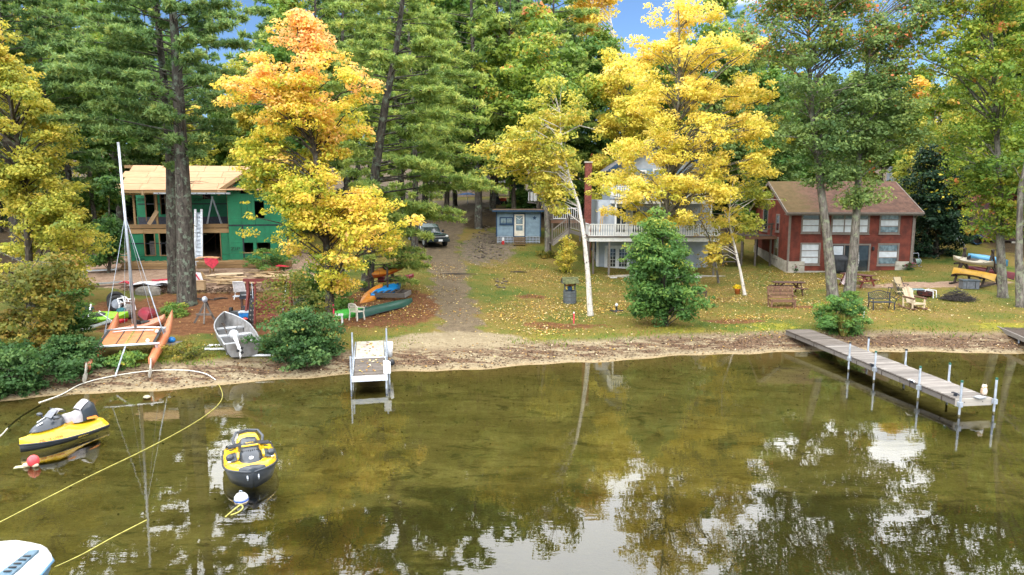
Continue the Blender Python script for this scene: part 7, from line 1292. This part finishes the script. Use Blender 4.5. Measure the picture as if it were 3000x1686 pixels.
o = gthing('drift_board', 'flat grey weathered board under the blue ball', 'board', 495, 1012, 0); MB().box((0, 0, .06), (.9, .7, .08), .1).build('slab', GWD2, o)
p = G(503, 1010); tag(MB().ell((p.x, p.y, p.z + .2), (.17, .17, .13)).build('ball', M('bright blue ball', (.02, .20, .55), .35), None, True), 'bright blue ball on the grey board right of the catamaran', 'ball')
p = G(437, 862); m = MB().loft([[(x * w_, y * w_ * .55, z) for x, y in ((-1, -.7), (-.3, -1), (.6, -.95), (1.05, -.3), (.9, .6), (.1, 1), (-.8, .8), (-1.1, .1))] for z, w_ in ((-.1, .62), (.18, .66), (.34, .58), (.42, .40))], True, True); o = tag(m.build('boulder', M('grey boulder', (.22, .20, .17), .9, 0, .25, 4, bump=.4)), 'flat topped grey boulder left of the thick pine', 'boulder'); o.location = p
for k, (px, py, rz_, L_) in enumerate(((595, 880, -.3, 1.6), (648, 878, .5, .7), (1340, 806, .05, 2.6), (1520, 800, .02, 1.2))):
    p = G(px, py); tag(MB().tube([(p.x - math.cos(rz_) * L_ / 2, p.y - math.sin(rz_) * L_ / 2, p.z + .05), (p.x, p.y + .05, p.z + .07), (p.x + math.cos(rz_) * L_ / 2, p.y + math.sin(rz_) * L_ / 2, p.z + .04)], [.05, .045, .02], 6).build('fallen_branch', TWG), ['long fallen branch right of the thick pine', 'short fallen branch beside the mesh folding chair', 'dark branch lying across the dirt drive', 'short branch on the grass right of the dirt drive'][k], 'branch')
for k, (px, py) in enumerate(((1075, 905), (1068, 919))):
    p = G(px + 8, py); tag(MB().box((p.x, p.y, p.z + .05), (.5, .15, .1), .1).build('grey_block', M('grey block', (.20, .22, .26), .8)), ['upper', 'lower'][k] + ' grey block on the leaves right of the dark green canoe', 'block', 'grey blocks')
# ---------------------------------------------------------------- building site debris
WRAP = M('white house wrap', (.62, .62, .64), .5, 0, .1, 3); REDC = M('red print wrap', (.55, .02, .05), .5); BRWC = M('brown wrap paper', (.42, .22, .10), .7)
LS = gthing('lumber_stack', 'stack of long lumber on the ground along the unfinished house left of the thick pine', 'lumber stack', 445, 790, R(4))
for k in range(4):
    for j in range(5): MB().box((rnd.uniform(-.15, .15), j * .17, .07 + k * .10), (3.6 if k else 3.9, .14, .085)).build('board', LUM, LS)
for k in range(7): MB().bar((-1.5 + k * .45, -.1, .46), (-1.2 + k * .45, .7, .48), .09, .04).build('cleat', LUM, LS)
LS2 = gthing('lumber_stack', 'long low beam stack right of the thick pine along the unfinished house', 'lumber stack', 715, 786, R(6))
for k in range(2):
    for j in range(4): MB().box((rnd.uniform(-.1, .1), j * .2, .12 + k * .22), (5.8, .18, .20)).build('beam', LUM, LS2)
for j in range(3): MB().box((rnd.uniform(-1, 1), j * .25, .46), (3.0, .10, .05), rnd.uniform(-.03, .03)).build('board', LUM, LS2)
WP = gthing('wrapped_lumber', 'bundle of boards under brown and red wrap on sawhorses beside the thick pine', 'lumber bundle', 592, 800, R(5))
for j in range(4):
    for k in range(2): MB().box((0, -.25 + j * .16, .80 + k * .06), (1.9, .15, .05)).build('board', LUM, WP)
for s in (-.6, .6):
    for t_ in (-1, 1): MB().bar((s, t_ * .35, 0), (s, t_ * .1, .75), .05, .08).build('sawhorse_leg', LUM, WP)
    MB().box((s, 0, .75), (.06, .8, .07)).build('sawhorse_beam', LUM, WP)
MB().loft([[(-.2, -.38, .95), (.5, -.40, .98), (1.1, -.42, .92)], [(-.2, .1, 1.0), (.5, .1, 1.04), (1.1, .1, .98)], [(-.2, .45, .9), (.5, .45, .92), (1.1, .45, .85)]]).build('brown_wrap', BRWC, WP, True); MB().loft([[(.3, -.41, .97), (.75, -.43, .96), (1.12, -.43, .93)], [(.4, -.50, .62), (.85, -.58, .30), (1.2, -.46, .66)]]).build('red_wrap_flap', REDC, WP)
MB().loft([[(-1.0, -.41, .97), (-.7, -.42, .97)], [(-1.05, -.5, .3), (-.75, -.45, .35)]]).build('red_wrap_flap', REDC, WP)
o = gthing('wrap_pile', 'crumpled white and red house wrap on the ground left of the thick pine', 'wrap pile', 445, 838, 0)
for k, (x, y, w_, d_, mt_) in enumerate(((-.5, .1, 1.0, .6, BRWC), (.2, .2, 1.3, .8, WRAP), (-.1, -.35, 1.5, .5, WRAP), (.9, .1, .8, .9, WRAP), (-1.3, -.3, .6, .25, REDC))):
    gg = np.random.default_rng(k); MB().loft([[(x + (i / 4 - .5) * w_ * 1.3, y + (j / 4 - .5) * d_ * 1.6, .05 + .03 * k + .16 * gg.random() * (0 < i < 4)) for i in range(5)] for j in range(5)]).build('wrap_sheet', mt_, o)
MB().tube([(.1, -.1, .34), (.45, -.3, .36), (.6, .05, .36), (.9, .1, .35)], .05, 5).build('red_print', REDC, o)
o = gthing('wrap_roll', 'white and red printed wrap hanging over a board right of the thick pine', 'wrap pile', 582, 845, 0); MB().loft([[(-.2, 0, .95), (.15, .05, .9)], [(-.25, -.1, .45), (.3, -.05, .5)], [(-.2, -.25, 0), (.35, -.2, .05)]]).build('wrap_sheet', WRAP, o); MB().tube([(-.12, -.06, .85), (.12, -.1, .5), (-.1, -.2, .25), (.1, -.25, .1)], .04, 5).build('red_print', REDC, o); MB().bar((.1, .1, .9), (.35, .1, .6), .05, .2).build('board', LUM, o)
o = gthing('crate', 'small square wooden box on the mulch right of the thick pine', 'crate', 588, 852, .15); MB().box((0, 0, .28), (.5, .35, .55)).build('side', PLY, o); MB().box((0, 0, .57), (.56, .4, .03)).build('lid', PLY, o)
o = gthing('plywood_sheets', 'loose plywood sheets on the sand in front of the doorway', 'plywood', 655, 808, R(12))
for k in range(3): MB().box((.3 * k - .3, .1 * k, .03 + .03 * k), (1.6, 1.2, .02), .2 * k - .15).build('sheet', wood('pale plywood', (.70, .55, .38), (.56, .42, .27), (1, 3, 3), 2), o)
PSW = wood('pale scrap wood', (.66, .50, .31), (.50, .35, .19)); 
SC = gthing('scrap_pile', 'scattered pile of cut lumber scraps on the sand', 'scrap pile', 680, 830, 0)
for k in range(42): L_ = rnd.uniform(.3, 1.5); MB().box((rnd.gauss(0, .75), rnd.gauss(0, .45), .04 + .01 * k * rnd.random()), (L_, .16, .06), rnd.gauss(0, .35)).build('board', PSW, SC)
SC2 = gthing('scrap_pile', 'heap of plywood offcuts and boards behind the twiggy shrub', 'scrap pile', 840, 825, 0)
for k in range(46): L_ = rnd.uniform(.5, 2.2); MB().box((rnd.gauss(0, 1.1), rnd.gauss(0, .55), .05 + .012 * k * rnd.random()), (L_, .14 if k % 3 else .8, .035), rnd.gauss(.1, .4)).build('board' if k % 3 else 'offcut', PSW, SC2)
SC3 = gthing('scrap_pile', 'broken boards and brown wrap at the foot of the right gable', 'scrap pile', 800, 805, 0)
for k in range(16): L_ = rnd.uniform(.6, 1.8); MB().box((rnd.gauss(0, .9), rnd.gauss(0, .3), .06 + .02 * k * rnd.random()), (L_, .12, .04), rnd.gauss(.1, .3)).build('board', PSW, SC3)
MB().box((0, 0, .3), (.9, .45, .35)).build('brown_carton', BRWC, SC3); MB().loft([[(.2, -.2, .55), (.9, -.2, .5)], [(.3, .3, .6), (1.0, .3, .5)]]).build('red_wrap', REDC, SC3)
o = gthing('lumber_stack', 'pale boards stacked at the left corner of the unfinished house', 'lumber stack', 330, 775, R(8))
for k in range(5): MB().box((0, k * .1, .45 + .05 * (k % 2)), (3.4, .12, .05), .02 * k).build('board', LUM, o)
for x in (-1.2, 1.2): MB().box((x, .2, .2), (.1, .6, .4)).build('support', LUM, o)
MB().box((.3, .2, .56), (1.2, .3, .03)).build('green_offcut', ZIPG, o)
for k, (px, py, a_) in enumerate(((315, 838, .42), (285, 800, .15))):
    p = G(px, py); tag(MB().bar(Vector(p) + Vector((-1.1 * math.cos(a_), -1.1 * math.sin(a_), .12)), Vector(p) + Vector((1.1 * math.cos(a_), 1.1 * math.sin(a_), .2)), .28, .08).build('metal_plank', ALU), ['grey metal plank lying on the sand left of the mast', 'pale metal sheet lying at the left end of the building yard'][k], 'plank')
m = MB()
for k in range(1400):
    x = rnd.gauss(0, 1); px = rnd.uniform(380, 760); py = 853 + rnd.gauss(0, 5); 
    p = G(px, py) if k % 7 == 0 else p + Vector((rnd.gauss(0, .25), rnd.gauss(0, .08), 0)); p.z = hz(p.x, p.y); m.box((p.x, p.y, p.z + .03 + rnd.random() * .08), (rnd.uniform(.04, .14), .03, .02), rnd.uniform(0, 3))
o = m.build('mulch', M('dark wood mulch', (.085, .045, .025), .9, 0, .5, 9), None, kind='stuff'); o['label'] = 'ridge of dark wood mulch between yard and pine needles'
# ---------------------------------------------------------------- pickup truck
p = G(1268, 722); TK = thing('pickup_truck', 'dark green pickup truck parked on the dirt drive half hidden by boughs', 'truck', (p.x - .6, p.y + 1.2, p.z), R(-62)); TG = M('dark green car paint', (.02, .05, .045), .2, .2, .1, 2, coat=.8)      # front towards +x
hwT = .96
MB().loft([[(x, y * hwT * w_, z) for y, z in ((-1, .45), (-1.02, .75), (-.98, zt_), (-.8, zt_ + .05), (0, zt_ + .08), (.8, zt_ + .05), (.98, zt_), (1.02, .75), (1, .45))] for x, w_, zt_ in ((-2.7, .97, 1.0), (-.2, 1, 1.02), (1.3, 1, 1.06), (2.2, .97, 1.02), (2.55, .92, .95))], cap=True).build('body', TG, TK, True, bev=.02)
MB().loft([[(x, y * w_, z) for y, z in ((-.93, 1.04), (-.88, 1.2), (-.76, 1.72), (-.6, 1.80), (.6, 1.80), (.76, 1.72), (.88, 1.2), (.93, 1.04))] for x, w_ in ((-1.3, .98), (-.9, 1.0), (.3, 1.0), (.45, .97))], cap=True).build('cab', M('silver sky sheen', (.45, .48, .50), .2, .3, .05, coat=.6), TK, True)
MB().loft([[(.46, -.72, 1.74), (.46, .72, 1.74)], [(1.15, -.82, 1.10), (1.15, .82, 1.10)]]).build('windshield', GLS, TK); MB().loft([[(.46, -.76, 1.74), (.46, -.60, 1.8), (.46, .60, 1.8), (.46, .76, 1.74)], [(1.0, -.84, 1.12), (1.0, -.8, 1.14), (1.0, .8, 1.14), (1.0, .84, 1.12)]]).build('pillar', TG, TK)
for s in (-1, 1): MB().loft([[(-.1, s * .91, 1.16), (.75, s * .91, 1.16)], [(-.1, s * .80, 1.66), (.40, s * .80, 1.66)]]).build('side_window', GLS, TK); MB().ell((.85, s * 1.08, 1.22), (.08, .12, .12)).build('mirror', BLK, TK, True); MB().ell((2.5, s * .74, .88), (.10, .16, .11)).build('headlight', M('headlight glass', (.7, .7, .68), .1, spec=.8), TK, True)
MB().loft([[(1.0, -.7, 1.135), (1.0, .7, 1.135)], [(1.9, -.72, 1.10), (1.9, .72, 1.10)], [(2.4, -.66, 1.02), (2.4, .66, 1.02)]]).build('hood', MC['silver sky sheen'], TK, True)  # silver colour stands in for the white reflection on the dark green hood
MB().box((2.58, 0, .84), (.06, 1.15, .26)).build('grille', BLK, TK); MB().box((2.62, 0, .84), (.03, 1.2, .05)).build('grille_bar', ALU, TK); MB().box((2.66, 0, .55), (.16, 1.85, .24)).build('bumper', M('dark bumper', (.03, .04, .045), .3, .5), TK, bev=.03); MB().box((2.75, .1, .56), (.01, .34, .17)).build('licence_plate', WHT, TK)
for x in (-1.75, 1.7):
    for s in (-1, 1): q = MB().tube([(x, s * .78, .38), (x, s * .98, .38)], .38, 18).build('wheel', RUB, TK); MB().tube([(x, s * .97, .38), (x, s * .995, .38)], .22, 12).build('rim', GALV, q)
# ---------------------------------------------------------------- back yard bits seen between the boughs
p = D(1370, 577, 84); o = thing('yard_umbrella', 'bright blue flat parasol in the back yard beyond the drive', 'parasol', (p.x, p.y, hz(p.x, p.y))); hh_ = max(1.2, D(1370, 568, 84).z - hz(p.x, p.y)); MB().tube([(0, 0, 0), (0, 0, hh_)], .04, 6).build('pole', GALV, o); MB().lathe([(1.3, hh_ - .15), (.8, hh_), (.05, hh_ + .15)], n=8).build('canopy', M('bright blue cloth', (.01, .18, .62), .6), o)
p = D(1465, 566, 82); o = thing('riding_mower', 'red riding mower parked in the back yard', 'mower', (p.x, p.y, hz(p.x, p.y)), .6); MB().box((.3, 0, .6), (.9, .6, .4)).build('hood', M('mower red', (.55, .05, .02), .4), o, bev=.05); MB().box((-.5, 0, .75), (.4, .5, .5)).build('seat', BLK, o, bev=.05); MB().box((-.1, 0, .35), (1.5, .8, .15)).build('deck', BLK, o)
for x, r_ in ((-.6, .32), (.6, .22)):
    for s in (-.42, .42): MB().tube([(x, s - .1, r_), (x, s + .1, r_)], r_, 12).build('wheel', RUB, o)
p = D(1494, 590, 80); o = thing('signpost', 'rusty post with a blue sign board in the back yard', 'post', (p.x, p.y, hz(p.x, p.y))); MB().box((0, 0, 1.2), (.14, .14, 2.6)).build('post', BRW, o); MB().box((.6, 0, 2.4), (.9, .05, .5)).build('board', NAVY, o); MB().tube([(.25, 0, 0), (.25, 0, 2.6)], .05, 6).build('pipe', GALV, o)
def spruce():
    z = np.array([.3, 1, 2, 3, 3.6]); w_ = np.array([1.3, 1.25, .85, .4, .08]); return piney(np.zeros(3), (z, -w_, w_), [np.array([0, 0, f * 3.7]) for f in np.linspace(0, 1, 4)], .08, 11, 7, .13, 99, up=-.1, dead=0)
p = D(1522, 590, 76); make('spruce_tree', 'small dark blue green spruce in the back yard behind the cabin', 'spruce', (p.x, p.y, hz(p.x, p.y) - .05), spruce(), leafmat('blue spruce needles', [(0, (.01, .03, .025)), (1, (.05, .12, .09))], .2), DBK)
# ---------------------------------------------------------------- litter on the ground
def scatter(name, label, n, fn, size, mat, lift, thin=.62, seed=1, flat=.25):
    g = np.random.default_rng(seed); P = []
    while len(P) < n:
        q = fn(g)
        if q is not None: P.append((q[0], q[1], q[2] if len(q) > 2 else hz(q[0], q[1]) + lift))
    P = np.array(P); N = len(P); s = size * g.uniform(.6, 1.4, N); V, F_ = quads(P, np.array([0, 0, 1]) + g.normal(0, flat, (N, 3)), g.normal(0, 1, (N, 3)), s, s * thin)
    o = npmesh(name, V, F_, mat, None, g.random(N), False, 'stuff'); o['label'] = label; return o
FL = leafmat('fallen leaves', [(0, (.12, .05, .02)), (.25, (.30, .12, .03)), (.45, (.55, .33, .05)), (.7, (.62, .45, .12)), (1, (.62, .52, .33))], .1)
def f_lawn(g):
    x, y = g.uniform(-18, 34), g.uniform(27, 60); d_ = y - float(shore(x)) 
    if d_ < .6 or g.random() > (.25 + .75 * (math.exp(-((x - 8) / 9) ** 2 - ((y - 42) / 9) ** 2)) + .9 * math.exp(-((x + 6.5) / 3.5) ** 2 - ((y - 35) / 5) ** 2)): return None
    return (x, y)
DR = [(rnd.uniform(-9, 26), rnd.uniform(31, 50), rnd.uniform(.5, 1.8)) for _ in range(70)]
def f_drift(g):
    if g.random() < .3: return f_lawn(g)
    q = DR[g.integers(len(DR))]; x, y = q[0] + g.normal(0, q[2] * 1.5), q[1] + g.normal(0, q[2]); return (x, y) if y - float(shore(x)) > 1.5 else None
scatter('fallen_leaves', 'fallen yellow and tan leaves scattered over the lawn', 17000, f_drift, .045, FL, .03, .75, 2)
def f_beach(g):
    x = g.uniform(-20, 24); d_ = abs(g.normal(1.0, .7)) + .1; return (x, float(shore(x)) + d_)
scatter('beach_litter', 'dark leaf litter washed up along the beach', 5200, f_beach, .045, leafmat('beach litter', [(0, (.03, .015, .01)), (.7, (.10, .05, .025)), (.9, (.35, .2, .05)), (1, (.6, .5, .35))], .05), .015, .6, 3)
def f_bed(g):
    x = g.uniform(-20, 24); return (x, float(shore(x)) - abs(g.normal(0, 4)) - .2)
scatter('sunken_leaves', 'dark waterlogged leaves lying on the lake bed', 1500, f_bed, .04, leafmat('sunken leaves', [(0, (.02, .015, .006)), (.8, (.07, .05, .02)), (.93, (.30, .22, .06)), (1, (.5, .42, .2))], .05), .012, .7, 6)
def f_dock(g):
    y = g.uniform(.2, L3 - .1); x = g.uniform(-.5, .5); dk_ = bpy.data.objects['aluminium_dock'].location; c_, s_ = math.cos(ang3), math.sin(ang3); return (dk_.x + x * c_ - y * s_, dk_.y + x * s_ + y * c_, zf_(y) + .03)
scatter('dock_leaves', 'orange fallen leaves on the short aluminium dock', 60, f_dock, .055, FL, 0, .7, 4)
GRB = leafmat('grass blades', [(0, (.06, .10, .010)), (.4, (.13, .17, .015)), (.75, (.24, .22, .03)), (1, (.34, .26, .05))], .25)
def blades(name, label, n, fn, h0, seed, mat=GRB, wdt_=.012):
    g = np.random.default_rng(seed); P = []
    while len(P) < n:
        q = fn(g)
        if q is not None: P.append((q[0], q[1], hz(q[0], q[1]) - .005))
    P = np.array(P); N = len(P); h = h0 * g.uniform(.5, 1.4, N); ln = g.normal(0, .35, (N, 2)) * h[:, None]; a_ = g.uniform(0, 6.28, N); w_ = np.stack([np.cos(a_), np.sin(a_), np.zeros(N)], 1) * (wdt_ * g.uniform(.7, 1.5, N))[:, None]
    T_ = P + np.concatenate([ln, h[:, None]], 1); V = np.stack([P - w_, P + w_, T_], 1).reshape(-1, 3); o = npmesh(name, V, np.arange(3 * N).reshape(-1, 3), mat, None, np.clip(g.normal(.5, .22, N) + .25 * np.sin(P[:, 0] * .7) * np.sin(P[:, 1] * .9), 0, 1), False, 'stuff'); o['label'] = label; return o
def vec_pts(n, cond, x0, x1, y0, y1, seed):
    g = np.random.default_rng(seed); x = g.uniform(x0, x1, n * 3); y = y0 + (y1 - y0) * g.random(n * 3) ** 1.5; k = cond(x, y, g); return np.stack([x[k], y[k]], 1)[:n]
dxy = np.array(drive_pts)
def on_lawn(x, y, g): return (y - shore(x) > 2.0) & (pdist(x, y, drive_pts) > 2.2 + g.normal(0, .5, len(x))) & (np.hypot((x + 20.5) / 9.5, (y - 43) / 4) > 1.05) & (np.hypot((x + 14.5) / 9, (y - 34.5) / 5.2) > .8 + .3 * g.random(len(x))) & (np.hypot((x - sp.x) / 7, (y - sp.y) / 1.3) > .9)
Pq = vec_pts(60000, on_lawn, -16, 34, 27, 60, 8); it = iter(Pq); blades('grass', 'short uneven grass of the lawn', len(Pq), lambda g: next(it), .055, 9, GRB, .016)
def edge_c(x, y, g): d_ = y - shore(x); return (d_ > 1.7 + .4 * np.sin(x * 2) * g.random(len(x))) & (d_ < 3.0) & (np.sin(x * 1.3) + np.sin(x * 3.1 + 1) + g.normal(0, .6, len(x)) > .1) & (np.abs(x - mouth.x) > 2.2)
Pe = vec_pts(9000, edge_c, -24, 34, 26, 40, 12); it2 = iter(Pe); blades('shore_grass', 'tufts of longer bright grass along the top of the beach', len(Pe), lambda g: next(it2), .15, 13, leafmat('bright grass', [(0, (.05, .14, .012)), (.6, (.13, .24, .02)), (1, (.34, .30, .05))], .25), .018)
p = G(2470, 985); og = thing('ornamental_grass', 'tuft of long straw coloured grass in front of the round garden bush', 'grass tuft', p); g = np.random.default_rng(3); N = 420; a_ = g.uniform(0, 6.28, N); r_ = g.uniform(.2, .75, N); h_ = g.uniform(.6, 1.25, N); b0 = np.stack([np.cos(a_) * .12, np.sin(a_) * .12, np.zeros(N)], 1); m1 = b0 + np.stack([np.cos(a_) * r_ * .4, np.sin(a_) * r_ * .4, h_ * .8], 1); t1 = b0 + np.stack([np.cos(a_) * r_, np.sin(a_) * r_, h_ * .85], 1); w_ = np.stack([-np.sin(a_), np.cos(a_), a_ * 0], 1) * .013
V = np.stack([b0 - w_, b0 + w_, m1 + w_, m1 - w_, m1 - w_, m1 + w_, t1 + w_ * .2, t1 - w_ * .2], 1).reshape(-1, 3); npmesh('blades', V, np.arange(8 * N).reshape(-1, 4), leafmat('straw grass', [(0, (.10, .15, .02)), (.5, (.26, .24, .05)), (1, (.45, .33, .12))], .25), og, np.repeat(g.random(N), 2))
# stones on the bank between drive and cabin
m = MB()
for k in range(140):
    px = rnd.gauss(1422, 22); py = rnd.uniform(660, 760); 
    if k % 9 == 0: px, py = rnd.gauss(1465, 14), rnd.uniform(815, 845)
    p = G(px, py); s_ = rnd.uniform(.04, .13); m.ell((p.x, p.y, p.z + s_ * .3), (s_ * rnd.uniform(.8, 1.6), s_, s_ * .6), 6, 4)
o = m.build('rubble', M('bank stones', (.12, .095, .07), .9, 0, .4, 3), None, kind='stuff'); o['label'] = 'loose stones on the bank between drive and blue cabin'
